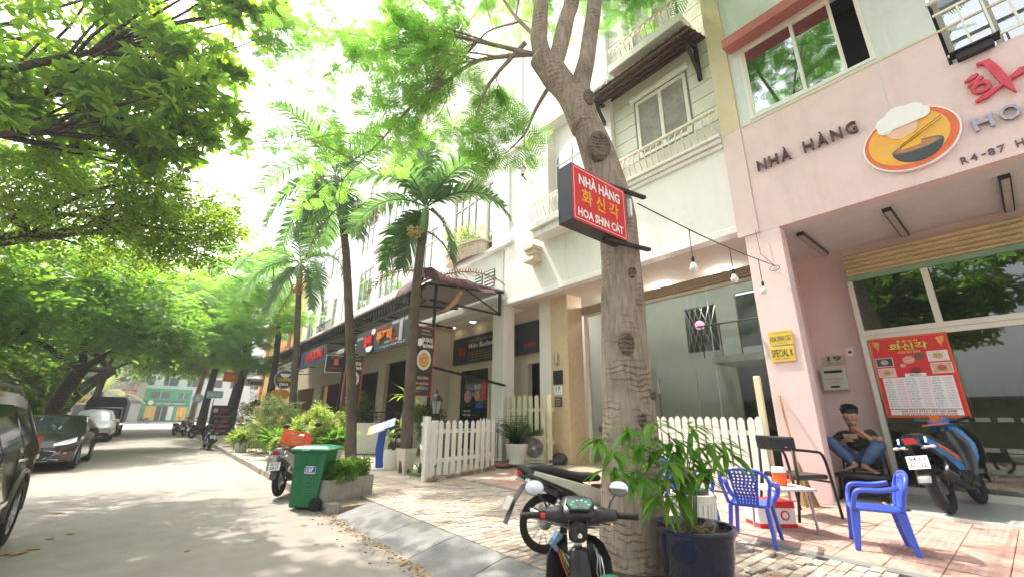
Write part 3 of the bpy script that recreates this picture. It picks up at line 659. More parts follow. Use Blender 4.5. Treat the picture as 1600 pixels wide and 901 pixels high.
for k in range(2): MB().bar((8.745, oy+.13, oz-.09-.03*k), (8.745, oy-.42, oz+.20-.05*k), .012, .004).build('chopstick', mat('chopstick_print', (.22, .10, .05), .5), LG)
# ================================================================== white townhouse no. 17
th = thing('townhouse', 'white plastered townhouse with bulging balcony rails, tiled awning and glass ground floor', 'building')
b = MB(); wallholes(b, 8.9, 9.15, 3.24, 11.35, 5.5, 7.56, []); b.build('fascia_wall', WHITE, th)
b = MB(); b.box(8.87, 9.15, 3.24, 11.35, 5.34, 5.498); b.build('fascia_band', WHITEP, th, bevel=.01)
slab(th, 'soffit', mat('soffit_cream', (.66, .58, .50), .85, var=.04), 9.0, 13, 3.24, 11.35, 5.352, 5.45)
MB().box(8.9, 9.4, 11.36, 12.0, .12, 5.6).build('column', WHITE, th, bevel=.01)
MB().box(9.56, 13, 9.62, 10.22, .12, 5.35).build('partition_wall', WHITE, th)
MB().box(9.5, 10.2, 8.86, 9.615, .12, 5.35).build('stone_pillar', STONE, th, bevel=.01)
# tiles of stone on the pillar
for k in range(4):
    MB().box(9.488, 9.5, 8.87, 9.61, .2+1.28*k, .2+1.28*k+1.27).build('stone_tile', STONE, th, bevel=.004)
MB().box(8.9, 13, 3.24, 9.6, .1, .215).build('shop_floor', mat('cream_floor_tile', (.62, .55, .40), .15, var=.08, scale=3), th)
sh = MB()
for k in range(3): sh.box(10.2-.02*k, 10.4, 3.3, 9.5, 4.78+.075*k, 4.85+.075*k)
sh.build('shutter_box', mat('tan_shutter', (.33, .25, .17), .5, var=.1), th)
FG = thing('glazed_entrance', 'clear glass shop front of number 17 behind the tree trunk', 'shop front')
b = MB(); b.box(10.3, 10.38, 8.72, 8.86, .22, 4.77); b.box(10.3, 10.38, 3.26, 3.36, .22, 4.77); b.box(10.3, 10.38, 3.36, 8.72, 4.69, 4.77); b.build('door_frame', ALU, FG)
for (a, c) in ((6.62, 8.72), (5.3, 6.6), (4.78, 5.28), (3.36, 4.76)): MB().box(10.33, 10.342, a, c, .24, 4.69).build('glass_panel', GLASS_SHOP, FG)
for y in (6.32, 6.52, 6.70, 6.85):
    hb = MB(); hb.tube([(10.27, y, .9), (10.27, y, 2.15)], .03, 8); hb.build('door_handle', WOODB, FG)
    hb = MB(); hb.tube([(10.27, y, 2.15), (10.27, y, 2.45), (10.31, y, 2.5)], .014, 6); hb.build('handle_bracket', CHROME, FG)
INGREY = mat('grey_green_wall', (.29, .315, .295), .8, var=.06, scale=2)
b = MB(); wallholes(b, 12.6, 12.7, 3.25, 9.6, .2, 5.35, [(3.3, 5.2, .2, 3.05), (5.6, 6.6, 3.5, 4.9), (3.5, 5.0, 3.5, 5.1)]); b.build('inner_wall', INGREY, th)
MB().box(13.8, 13.9, 3.2, 9.6, .2, 5.35).build('inner_back_wall', mat('inner_dim_wall', (.11, .12, .11), .9), th)
MB().box(11.3, 12.6, 3.3, 5.3, 2.95, 3.12).build('mezzanine', mat('mezzanine_paint', (.50, .53, .47), .7), th)
st = MB()
for k in range(9): st.box(12.9, 13.7, 3.6+.24*k, 3.86+.24*k, .2+.27*(8-k), .5+.27*(8-k))
st.build('staircase', mat('dark_stair', (.03, .025, .02), .5), th)
la = MB()
for k in range(6):
    a = 5.6+k*.2; la.bar((12.62, a, 3.5), (12.62, min(6.6, a+.5), 4.9), .014); la.bar((12.62, a+.0, 4.9), (12.62, min(6.6, a+.45), 3.5), .014)
la.build('lattice', STEEL, th)
bx_ = MB(); bx_.box(11.2, 11.6, 8.15, 8.6, .2, 2.0); bx_.build('green_panel', mat('pale_green_panel', (.42, .52, .36), .5), th)
ra = MB(); ra.tube([(11.35, 3.4, 4.0), (11.35, 5.6, 4.0)], .025, 6)
for k in range(5): ra.tube([(11.35, 3.5+.5*k, 3.12), (11.35, 3.5+.5*k, 4.0)], .02, 6)
ra.build('mezzanine_rail', WOODB, th)
lt = thing('paper_lantern', 'small glowing pink lantern hanging inside the glass front', 'lantern', (11.5, 5.6, 4.08)); MB().ell((0, 0, 0), .13, 14, 10).build('lantern_shade', mat('pink_lantern', (.75, .35, .6), .5, emit=.5), lt, smooth=True); MB().tube([(0, 0, .13), (0, 0, 1.2)], .006, 5).build('cord', BLACK, lt)
# lit ceiling spots inside the glass front (they show as bright dots in the photo)
for k, (x, y) in enumerate(((11.2, 4.6), (11.2, 6.4), (11.2, 8.0))):
    d = thing('ceiling_spot', ['lit ceiling spot inside the glass front, right one of three', 'lit ceiling spot inside the glass front, middle one of three', 'lit ceiling spot inside the glass front, left one of three'][k], 'lamp', (x, y, 5.33), 0, 'spots inside the glass front')
    MB().lathe([(.09, -.02), (.10, 0)], 14).build('lamp_rim', WHITEP, d); MB().lathe([(.07, -.024), (.07, -.0205)], 14).build('lamp_lens', mat('spot_lens', (1, .97, .9), .4, emit=6.), d)
    pl_ = bpy.data.lights.new('spot_light', 'POINT'); pl_.energy = 22; pl_.color = (1, .96, .9); pl_.shadow_soft_size = .12
    po_ = bpy.data.objects.new('spot_light', pl_); COL.objects.link(po_); po_.parent = d; po_.location = (0, 0, -.12)
# wall lamp, plates on stone pillar
wl = thing('wall_light', 'grey up-down cylinder light on the stone pillar', 'lamp', (9.44, 9.33, 3.3)); MB().lathe([(.055, -.17), (.06, -.16), (.06, .16), (.055, .17)], 16).build('lamp_body', STEEL, wl, smooth=True); MB().box(0, .06, -.03, .03, -.05, .05).build('lamp_mount', STEEL, wl)
pl = thing('black_plate', 'blank black square plate on the stone pillar above number 17', 'plate', (9.48, 9.3, 2.72)); MB().box(-.02, .006, -.2, .2, -.21, .21).build('plate', BLACKP, pl)
pl = thing('number_plate', 'white house number plate reading 17 on the stone pillar', 'sign', (9.48, 9.3, 2.33)); MB().box(-.015, .006, -.16, .16, -.13, .13).build('plate', WHITEP, pl); text('17', T4(FACE_W, (-.017, 0, .035)), .2, .13, BLACKP, pl, bold=.02); text('R4-85 HUNG GIA', T4(FACE_W, (-.017, 0, -.07)), .24, .03, BLACKP, pl)
pl = thing('doorbell_panel', 'dark doorbell panel on the stone pillar below number 17', 'panel', (9.48, 9.3, 1.98)); MB().box(-.02, .006, -.15, .15, -.15, .15).build('panel', mat('dark_bell', (.08, .07, .06), .4), pl)
for k in range(3): MB().box(-.026, -.02, -.09, .09, -.1+.08*k, -.06+.08*k).build('bell_label', mat('bell_label', (.3, .28, .24), .4), pl)
# upper floors right of the tree: siding boards, window, balconies, tiled awning
SID = island('siding', [(.70, .69, .60), (.74, .73, .645), (.68, .67, .59)], .75, .05, 60, .06, 2)
MB().box(9.125, 9.4, 3.24, 6.3, 7.56, 16).build('backing_wall', CONC, th)
wins = [(3.98, 5.52, 8.45, 10.32), (3.98, 5.5, 12.0, 14.2)]
for k in range(20):
    z0 = 7.58+.42*k; z1 = z0+.398
    segs = [(3.245, 6.29)]
    for (a, c, zz0, zz1) in wins:
        if z0 < zz1+.05 and z1 > zz0-.05: segs = [(3.245, a-.06), (c+.06, 6.29)]
    for a, c in segs: MB().box(9.1, 9.124, a, c, z0, z1).build('siding_board', SID, th)
wr = window(th, 9.1, 3.98, 5.52, 8.45, 10.32, 2, bars=0, fw=.09, glass=GLASS_17)
window(th, 9.1, 3.98, 5.5, 12.0, 14.2, 2, bars=0, fw=.09, glass=GLASS_17)
MB().box(8.98, 9.1, 3.85, 5.65, 10.36, 10.5).build('window_head', WHITE, th, bevel=.02)
BALC = mat('cream_painted_iron', (.70, .63, .50), .5, var=.05)
bc = thing('balcony', 'cream balcony with bulging balusters above the glass front, right of the trunk', 'balcony', group=None)
MB().box(8.72, 9.1, 3.245, 6.3, 7.70, 7.78).build('ledge', WHITE, bc, bevel=.02); MB().box(8.78, 9.1, 3.245, 6.3, 7.58, 7.69).build('moulding', WHITE, bc, bevel=.02); MB().box(8.84, 9.1, 3.245, 6.3, 7.46, 7.572).build('lower_moulding', WHITE, bc, bevel=.02)
balustrade(bc, 8.78, 3.3, 6.25, 7.78, 8.48, 17, BALC)
bc = thing('balcony', 'upper cream balcony directly above the tiled awning', 'balcony')
MB().box(8.2, 9.1, 3.5, 5.75, 11.05, 11.3).build('ledge', WHITE, bc, bevel=.03)
balustrade(bc, 8.28, 3.55, 5.7, 11.3, 11.87, 13, BALC)
# tiled awning
aw = thing('tiled_awning', 'dark brown tiled awning on timber brackets over the upper window', 'awning')
TILEB = island('brown_roof_tile', [(.075, .05, .035), (.11, .072, .05), (.055, .04, .03)], .8, .3, 40, .3, 6)
zt = 11.0
for k in range(16):
    y = 3.35+.22*k
    b = MB(); n = 6; top = []; bot = []
    for j in range(n+1):
        a = pi*j/n; top.append((y+.11-.11*cos(a), .055*sin(a)))
    secs = []
    for (x, z) in ((8.12, 10.62), (9.1, 11.0)):
        secs.append([(x, yy, z+zz+.02) for yy, zz in top]+[(x, yy, z+zz*.6-.0) for yy, zz in top[::-1]])
    b.loft(secs); b.build('roof_tile', TILEB, aw, auto=40)
for k in range(4):
    t = k/3; MB().bar((8.2+.85*t, 3.3, 10.60+.33*t), (8.2+.85*t, 6.9, 10.60+.33*t), .05, .05).build('batten', WOODB, aw)
TIMB = mat('black_timber', (.014, .012, .012), .6, var=.3, bump=.2)
for y in (3.6, 6.5):
    MB().bar((9.05, y, 9.75), (9.05, y, 10.9), .09).build('bracket_post', TIMB, aw); MB().bar((8.2, y, 10.55), (9.1, y, 10.85), .08).build('bracket_arm', TIMB, aw); MB().bar((9.05, y, 9.95), (8.55, y, 10.62), .08).build('bracket_strut', TIMB, aw)
# pilaster between, arched window bay, round balcony
MB().box(8.92, 9.4, 6.3, 7.25, 7.56, 16).build('pilaster', WHITE, th)
MB().box(8.9, 9.4, 9.0, 10.45, 7.56, 11.5).build('pilaster', WHITE, th)
for z in (8.6, 9.6, 10.6): slab(th, 'joint_groove', SOFFIT, 8.897, 8.9005, 9.0, 10.45, z, z+.012); slab(th, 'joint_groove', SOFFIT, 8.917, 8.9205, 6.3, 7.25, z, z+.012)
MB().box(9.25, 9.5, 7.25, 9.0, 7.56, 16).build('bay_wall', WHITE, th)
aw_ = MB(); arch = [(-.72, 0), (.72, 0), (.72, 1.75)]+[(.72*cos(pi*k/14), 1.75+.62*sin(pi*k/14)) for k in range(1, 14)]+[(-.72, 1.75)]
T = T4(FACE_W, (9.25, 8.12, 8.2))
fr_ = MB(); fr_.prism([(x*1.12, y if y == 0 else y*1.04) for x, y in arch], .05, T); af = fr_.build('arched_window', PVC, th)
MB().prism(arch, .02, T4(FACE_W, (9.199, 8.12, 8.24))).build('pane', glassmat('arch_glass', (.25, .3, .28), .25, .5), af)
b = MB(); b.box(9.16, 9.2, 8.1, 8.15, 8.24, 10.5); b.box(9.16, 9.2, 7.42, 8.82, 9.9, 9.95); b.build('mullion', PVC, af)
bc = thing('balcony', 'cream balcony with bulging balusters under the arched window, left of the red sign', 'balcony')
MB().box(8.3, 9.25, 7.3, 9.35, 7.35, 7.6).build('ledge', WHITE, bc, bevel=.03); MB().box(8.4, 9.2, 7.4, 9.3, 7.1, 7.348).build('moulding', WHITE, bc, bevel=.03)
balustrade(bc, 8.36, 7.35, 9.3, 7.6, 8.28, 12, BALC)
cb = MB()
for k, (w_, d) in enumerate(((.5, .42), (.42, .34), (.34, .24), (.5, .4))): cb.box(8.9-d, 8.9, 9.6-w_/2, 9.6+w_/2, 6.98-.14*k-.14, 6.98-.14*k)
cb.build('corbel', CREAM, th, bevel=.02)
MB().box(8.8, 9.4, 6.3, 11.4, 11.5, 11.72).build('cornice', WHITE, th, bevel=.03)
MB().box(9.0, 9.4, 7.25, 11.35, 11.72, 16).build('upper_wall', WHITE, th)
MB().box(9.0, 13, 3.24, 11.35, 16, 16.3).build('roof_slab', WHITE, th)
cl = thing('carriage_lamp', 'black glass carriage lamp on the white pilaster, left of the arched window', 'lamp', (8.72, 10.15, 10.2))
MB().lathe([(.03, -.22), (.05, -.18), (.07, -.15)], 6).build('lamp_base', BLACKM, cl); MB().lathe([(.07, -.15), (.115, .1)], 6, cap0=False, cap1=False).build('lamp_glass', mat('frosted_lamp_glass', (.6, .58, .5), .3), cl); MB().lathe([(.15, .1), (.09, .2), (.02, .27), (.015, .33)], 6).build('lamp_cap', BLACKM, cl); MB().bar((0, 0, -.2), (.18, 0, -.3), .03).build('lamp_arm', BLACKM, cl)
# recessed vertical panel left of it
b = MB(); wallholes(b, 8.92, 9.4, 10.45, 11.6, 7.56, 16, [(10.75, 11.2, 8.1, 11.2)]); b.build('recess_wall', WHITE, th)
for k in range(9): MB().box(9.0, 9.05, 10.75, 11.2, 8.1+.345*k, 8.1+.345*k+.335).build('recess_panel', WHITE, th)
# ================================================================== neighbouring white houses
def house(y0, y1, ztop, label, wins, x=9.0, m=WHITE, extra=None, z0=5.6):
    h = thing('townhouse', label, 'building')
    b = MB(); wallholes(b, x, x+.3, y0, y1, z0, ztop, [w[:4] for w in wins]); b.build('front_wall', m, h)
    MB().box(x+.3, x+6, y0, y0+.25, z0, ztop).build('side_wall', m, h); MB().box(x+.3, x+6, y1-.25, y1, z0, ztop).build('side_wall', m, h)
    MB().box(x-.1, x+6, y0, y1, ztop, ztop+.25).build('roof_slab', m, h, bevel=.03)
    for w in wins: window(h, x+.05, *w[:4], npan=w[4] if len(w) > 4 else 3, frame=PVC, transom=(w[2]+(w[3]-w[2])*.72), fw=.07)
    return h
h2 = house(11.6, 19.0, 22, 'white townhouse with stone flower box and bay window over the dark canopy', [(13.15, 15.35, 8.6, 11.35, 4), (12.3, 12.75, 7.9, 11.0, 1), (13.3, 15.2, 13.1, 15.4, 3), (16.6, 18.4, 13.6, 15.8, 3), (16.9, 18.3, 8.1, 10.6, 2)])
MB().box(8.8, 9.0, 10.9, 15.75, 7.62, 7.8).build('sill_band', WHITE, h2, bevel=.03)
MB().box(8.62, 9.0, 12.95, 15.6, 11.4, 11.9).build('window_hood', WHITE, h2, bevel=.04)
for (a, c) in ((12.1, 12.72), (12.9, 13.4)):
    v = MB(); v.box(8.96, 9.0, a, c, 6.28, 6.98); vo = v.build('vent', BLACKP, h2)
    for k in range(5): MB().box(8.93, 8.96, a-.02, c+.02, 6.3+.14*k, 6.37+.14*k).build('louvre', WHITE, vo)
# stone flower box with shrub is a thing of its own
fb = thing('flower_box', 'curved stone-clad flower box under the bay window, full of yellow-green shoots', 'planter')
STN = island('clad_stone', [(.58, .47, .34), (.66, .55, .42), (.52, .41, .30), (.70, .60, .48)], .85, .3, 40, .25, 8)
for r_ in range(4):
    n = 8
    for k in range(n):
        t0, t1 = k/n, (k+1)/n
        f = lambda t: (8.62-.32*sin(pi*t), 12.55+2.7*t)
        (xa, ya), (xb, yb) = f(t0), f(t1); z0 = 7.78+.11*r_
        b = MB(); j = RND.uniform(-.012, .012); b.loft([[(xa+j, ya+.006, z0), (xa+j, ya+.006, z0+.104), (xa+.3, ya+.006, z0+.104), (xa+.3, ya+.006, z0)], [(xb+j, yb-.006, z0), (xb+j, yb-.006, z0+.104), (xb+.3, yb-.006, z0+.104), (xb+.3, yb-.006, z0)]]); b.build('stone', STN, fb)
b = MB(); b.loft([[(8.56-.33*sin(pi*k/8), 12.5+2.8*k/8, 8.225), (8.56-.33*sin(pi*k/8), 12.5+2.8*k/8, 8.29), (9.0, 12.5+2.8*k/8, 8.29), (9.0, 12.5+2.8*k/8, 8.225)] for k in range(9)]); b.build('coping', CREAM, fb)
h3 = house(19.25, 30.5, 19.4, 'white townhouse beyond the palms with tall grouped windows, second along', [(20.6, 23.9, 8.2, 10.9, 4), (25.2, 27.6, 8.2, 10.8, 3), (20.6, 23.6, 12.2, 14.6, 3), (25.4, 28, 12.2, 14.6, 3), (21, 23, 15.6, 17.6, 2), (25.4, 27.6, 15.6, 17.6, 2)])
MB().box(8.5, 9.0, 19.6, 24.6, 11.3, 11.8).build('window_hood', WHITE, h3, bevel=.04)
MB().box(8.4, 9.0, 24.8, 28.6, 15.0, 15.3).build('window_hood', WHITE, h3, bevel=.04)
h4 = house(30.8, 42, 17, 'white townhouse with dark narrow windows at the far end of the terrace', [(32.2, 33.1, 7.5, 10.2, 1), (34.6, 36.4, 7.5, 10.6, 2), (38, 40, 7.5, 10.2, 2), (32.5, 35, 12.3, 14.8, 2), (37, 40, 12.3, 14.8, 3)])
bal = thing('balcony', 'black iron balcony on the far white townhouse above the canopy', 'balcony')
MB().box(8.5, 9.0, 31.6, 35.2, 7.1, 7.25).build('ledge', WHITE, bal)
for k in range(16): MB().box(-.012, .012, -.012, .012, 0, 1.0).build('rail_bar', BLACKM, bal, loc=(8.55, 31.7+.23*k, 7.25))
MB().box(8.52, 8.58, 31.6, 35.2, 8.25, 8.3).build('handrail', BLACKM, bal)
YEL = mat('yellow_plaster', (.72, .42, .10), .8, var=.08, scale=1); DRED = mat('maroon_plaster', (.35, .05, .035), .8); ORG = mat('orange_plaster', (.70, .20, .05), .8)
h5 = house(42.3, 60, 14.5, 'yellow and maroon striped building with orange panels at the end of the row', [(44, 45.5, 9, 11, 2), (48, 50, 9, 11, 2), (54, 56, 9, 11, 2)], m=YEL, z0=.1)
for (a, c, z0, z1, m) in ((46.2, 47.4, .2, 14.2, DRED), (51.2, 52.6, .2, 14.2, DRED), (42.4, 43.8, 7.2, 8.6, ORG), (48, 50.4, 6.5, 8.4, ORG), (57, 58.5, .2, 14.2, DRED)): MB().box(8.93, 9.0, a, c, z0, z1).build('colour_panel', m, h5)
# ground floor of the terrace behind the canopy
gf = thing('cafe_row', 'dim cafe ground floors with cream walls behind the canopy signs', 'building')
TAN = mat('tan_plaster', (.58, .50, .37), .8, var=.08, scale=1.5)
MB().box(9.3, 13, 12.0, 42, 5.35, 5.6).build('ceiling', mat('cafe_ceiling', (.68, .64, .56), .8), gf)
b = MB(); wallholes(b, 9.9, 10.1, 10.25, 16.6, .2, 5.35, [(10.4, 11.2, .3, 3.35), (13.5, 15.55, .3, 3.4)]); b.build('wall', TAN, gf)
MB().box(9.0, 9.9, 16.6, 17.0, .2, 5.35).build('wing_wall', TAN, gf)
b = MB(); wallholes(b, 9.0, 9.2, 17.0, 42, .2, 5.35, [(18.6, 21.6, .2, 4.2), (22.6, 27.5, .2, 3.9), (29, 33, .2, 3.6), (35, 40, .2, 3.6)]); b.build('wall', TAN, gf)
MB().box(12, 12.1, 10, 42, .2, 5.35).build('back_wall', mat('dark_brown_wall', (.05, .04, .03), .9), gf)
for y in (17.5, 15.9): 
    d = thing('downlight', {17.5: 'round lit ceiling downlight, left one of the pair in the cafe porch', 15.9: 'round lit ceiling downlight, right one of the pair in the cafe porch'}[y], 'lamp', (9.55, y-1.6, 5.35)); MB().lathe([(.16, -.02), (.17, 0)], 20).build('lamp_rim', WHITEP, d); MB().lathe([(.13, -.024), (.13, -.0205)], 20).build('lamp_lens', mat('warm_lamp', (1, .93, .8), .4, emit=3.), d)
# dark shop door with posters
sd = thing('shop_door', 'dark glass cafe door with round food stickers beside the white column', 'door')
b = MB(); b.box(9.84, 9.92, 13.42, 13.5, .25, 3.5); b.box(9.84, 9.92, 15.55, 15.65, .25, 3.5); b.box(9.84, 9.92, 13.5, 15.55, 3.4, 3.5); b.build('door_frame', TAN, sd)
MB().box(9.9, 9.91, 13.5, 15.55, .25, 3.4).build('pane', mat('black_glass', (.012, .014, .016), .08, var=.3), sd)
def pos(y, z, x, poly, m, nm): return MB().prism(poly, .004, T4(FACE_W, (x, y, z))).build(nm, m, sd)
pos(15.0, 2.35, 9.898, disc_poly(.26), mat('pale_pink_sticker', (.62, .42, .36), .5, rgb2=(.3, .1, .07), scale=14), 'sticker'); pos(14.3, 2.35, 9.898, disc_poly(.2), mat('red_sticker', (.5, .14, .08), .5, rgb2=(.62, .35, .2), scale=14), 'sticker')
for (y, z, w_) in ((15.0, 1.75, .5), (15.0, 1.6, .55), (14.3, 2.75, .45), (14.3, 2.65, .4)): text('메뉴 김치', T4(FACE_W, (9.893, y, z)), w_, .1, WHITEP, sd, bold=.02)
pos(13.85, 2.5, 9.898, rect(.28, .7), RED, 'poster'); pos(14.15, 1.95, 9.898, rect(.5, .16), BLUEP, 'poster')
# board Mon Budae Jjigae
bd = thing('menu_board', 'long black board reading Món Budae Jjigae above the cafe door', 'sign')
MB().box(9.76, 9.86, 10.5, 16.1, 3.68, 4.82).build('board', mat('board_black', (.02, .021, .022), .5), bd); TX = T4(FACE_W, (9.755, 0, 0))
def btext(s, y, z, w_, h, m=WHITEP, par=bd, x=9.755, bold=.01): return text(s, T4(FACE_W, (x, y, z)), w_, h, m, par, bold=bold)
YG = mat('olive_print', (.42, .34, .10), .5)
btext('Chào mừng quý khách đến', 13.7, 4.62, 2.3, .15, YG); btext('Món Budae Jjigae', 13.55, 4.36, 2.6, .27)
for k in range(4): btext('lẩu quân đội Hàn Quốc thơm ngon đậm đà', 13.6, 4.13-.11*k, 2.5, .075, YG)
MB().box(9.74, 9.758, 15.0, 15.75, 3.9, 4.5).build('logo_patch', BLACKP, bd); text('부대', T4(FACE_W, (9.735, 15.35, 4.2)), .5, .42, RED, bd, bold=.03); btext('쭈꾸미', 10.95, 3.98, .6, .16, RED)
# ================================================================== far end of the street
FW = thing('pharmacy', 'green two-storey pharmacy facing down the street', 'building')
GRN = mat('green_cladding', (.02, .36, .12), .5, var=.06); PALE = mat('far_white_plaster', (.68, .68, .66), .8, var=.08, scale=.5)
MB().box(-2.5, 4.9, 110.1, 118, 0, 6.35).build('wall', GRN, FW)
MB().box(-2.2, 4.7, 109.9, 110.1, 3.15, 4.1).build('sign_board', mat('dark_green_sign', (.01, .20, .12), .5), FW)
text('NHÀ THUỐC PHARMACY', T4(FACE_S, (1.9, 109.88, 3.6)), 4.8, .5, WHITEP, FW, bold=.02); MB().prism(disc_poly(.45), .1, T4(FACE_S, (-1.3, 109.9, 3.65))).build('logo_disc', WHITEP, FW)
for (x0, x1, z0, z1, m) in ((-1.9, -.3, .4, 3, YELLOWP), (-.2, 1.4, .2, 3, DARK), (1.6, 2.4, .4, 3, WHITEP), (3.0, 4.6, .4, 2.9, YELLOWP), (-1.6, 1.4, 4.5, 5.7, mat('far_glass', (.10, .13, .13), .1)), (2.8, 4.4, 4.5, 5.7, mat('far_glass2', (.12, .15, .15), .1))):
    o = MB().box(x0, x1, 110.03, 110.09, z0, z1).build('window', m, FW); MB().box((x0+x1)/2-.04, (x0+x1)/2+.04, 110.0, 110.03, z0, z1).build('mullion', PVC, o)
FB = thing('apartment_block', 'long white block behind the pharmacy with dark grouped windows', 'building')
MB().box(-26, 30, 118.2, 126, 0, 13).build('wall', PALE, FB)
MB().box(-26, 30, 117.9, 118.2, 9.7, 10.1).build('ledge', PALE, FB)
for x in range(-24, 28, 4):
    for z in (7.4, 10.6): o = MB().box(x, x+2.4, 118.1, 118.19, z, z+1.7).build('window', DARK, FB); MB().box(x+.75, x+.82, 118.05, 118.1, z, z+1.7).build('mullion', PVC, o)
GY = thing('grey_shop', 'pale grey shop with a red logo panel left of the pharmacy', 'building')
MB().box(-8.6, -2.55, 110.3, 118, 0, 7.4).build('wall', mat('far_grey', (.52, .50, .47), .8), GY); MB().box(-8.4, -2.7, 110.0, 110.3, 3.4, 4.0).build('shop_sign', mat('far_band', (.2, .2, .2), .6), GY); MB().box(-8.2, -2.8, 110.2, 110.3, .3, 3.2).build('shop_window', mat('far_white_window', (.55, .6, .62), .3), GY); MB().box(-6, -3.8, 110.2, 110.3, 5.2, 6.0).build('logo_panel', RED, GY)
YB = thing('yellow_shop', 'yellow-fronted shop left of the grey shop at the street end', 'building'); MB().box(-15, -8.65, 110.3, 118, 0, 7.8).build('wall', mat('far_yellow', (.72, .52, .18), .8), YB); MB().box(-14, -9.5, 110.2, 110.3, .3, 3.).build('shop_window', DARK, YB)
WL = thing('garden_wall', 'low mossy boundary wall behind the trees on the left side', 'wall'); MB().box(-9.2, -9.0, -14, 84, 0, 2.6).build('wall', mat('mossy_wall', (.16, .165, .12), .9, var=.4, scale=2), WL); MB().box(-9.3, -8.9, -14, 84, 2.6, 2.72).build('coping', CONC, WL)
# ================================================================== foliage tools (numpy)
RG = np.random.default_rng(11)
def leaf_template(kind):
    V, F = [], []
    def leaf(base, d, up, L, w, fold=.25, droop=.15):
        d = np.array(d, float); d /= np.linalg.norm(d); up = np.array(up, float); side = np.cross(d, up); side /= np.linalg.norm(side); up = np.cross(side, d)
        b = np.array(base, float); i = len(V)
        t = b+d*L-up*droop*L; m1 = b+d*L*.35-up*droop*L*.15; m2 = b+d*L*.75-up*droop*L*.6
        V.extend([b, m1+side*w*.75+up*fold*w, m2+side*w+up*fold*w, t, m2-side*w+up*fold*w, m1-side*w*.75+up*fold*w])
        F.extend([(i, i+3, i+2, i+1), (i, i+5, i+4, i+3)])
    if kind == 'rosette':
        for k in range(7):
            a = 2*pi*k/7+.3*(k % 2); leaf((0, 0, 0), (cos(a), sin(a), .25-.35*(k % 2)), (0, 0, 1), .9+.25*(k % 3)/2, .2, droop=.25)
    elif kind == 'spray':
        for k in range(6):
            s = 1 if k % 2 else -1; leaf((.16*k, 0, -.02*k*k), (.6, s*.8, .1), (0, 0, 1), .42, .10)
        leaf((.95, 0, -.3), (1, 0, -.3), (0, 0, 1), .45, .10)
    elif kind == 'feather':
        nP = 9
        for k in range(nP):
            x0 = .12+.88*k/nP; z0 = -.22*x0*x0; x1 = x0+.88/nP*.52; z1 = -.22*x1*x1
            L = .34*sin(pi*(.22+.72*k/nP)); w = .5
            for s in (1, -1):
                i = len(V); V.extend([np.array((x0, 0, z0)), np.array((x1, 0, z1)), np.array((x1+L*w, s*L*.95, z1-.32*L)), np.array((x0+L*w+.015, s*L, z0-.36*L))]); F.append((i, i+1, i+2, i+3))
    elif kind == 'blade':
        for k in range(5):
            a = 2*pi*k/5; leaf((0, 0, 0), (cos(a), sin(a), .6), (0, 0, 1), 1., .07, droop=.35)
    elif kind == 'tuft':
        for k in range(9):
            a = 2*pi*k*.382; leaf((0, 0, .1*k), (cos(a), sin(a), .5), (0, 0, 1), .55, .13, droop=.2)
    return np.array(V), np.array(F)
TPL = {k: leaf_template(k) for k in ('rosette', 'spray', 'feather', 'blade', 'tuft')}
def rand_rot(n, tilt=.6, heading=None):
    az = RG.uniform(0, 2*pi, n) if heading is None else heading
    ti = RG.normal(0, tilt, n); ro = RG.normal(0, tilt, n)
    ca, sa, ct, st, cr_, sr = np.cos(az), np.sin(az), np.cos(ti), np.sin(ti), np.cos(ro), np.sin(ro)
    Z = np.stack([np.stack([ca, -sa, 0*ca], -1), np.stack([sa, ca, 0*ca], -1), np.stack([0*ca, 0*ca, 1+0*ca], -1)], 1)
    Y = np.stack([np.stack([ct, 0*ct, st], -1), np.stack([0*ct, 1+0*ct, 0*ct], -1), np.stack([-st, 0*ct, ct], -1)], 1)
    X = np.stack([np.stack([1+0*cr_, 0*cr_, 0*cr_], -1), np.stack([0*cr_, cr_, -sr], -1), np.stack([0*cr_, sr, cr_], -1)], 1)
    return Z @ Y @ X
def leaves(name, m, C, kind, s0, s1, parent=None, tilt=.6, heading=None, kindtag='stuff'):
    V, F = TPL[kind]; n = len(C); C = np.asarray(C, float)
    R = rand_rot(n, tilt, heading); s = RG.uniform(s0, s1, n)
    P = np.einsum('nij,vj->nvi', R, V)*s[:, None, None]+C[:, None, :]
    Fa = (F[None]+(np.arange(n)*len(V))[:, None, None]).reshape(-1, 4)
    me = bpy.data.meshes.new(name); P = P.reshape(-1, 3)
    me.vertices.add(len(P)); me.vertices.foreach_set('co', P.astype(np.float32).ravel())
    me.loops.add(Fa.size); me.loops.foreach_set('vertex_index', Fa.astype(np.int32).ravel())
    me.polygons.add(len(Fa)); me.polygons.foreach_set('loop_start', np.arange(0, Fa.size, 4, dtype=np.int32)); me.polygons.foreach_set('loop_total', np.full(len(Fa), 4, np.int32))
    me.materials.append(m); me.update(calc_edges=True); me.validate()
    o = bpy.data.objects.new(name, me); COL.objects.link(o)
    if parent is not None: o.parent = parent
    if kindtag: o['kind'] = kindtag
    return o
def blob(c, r, n, hollow=.45):
    d = RG.normal(size=(n, 3)); d /= np.linalg.norm(d, axis=1)[:, None]
    rr = (hollow+(1-hollow)*RG.uniform(0, 1, n)**.6)
    p = d*rr[:, None]*np.array(r)
    # lumpy outline
    p *= (1+.22*np.sin(5*d[:, :1]+3*d[:, 1:2])*np.cos(4*d[:, 2:3]))
    return p+np.array(c)
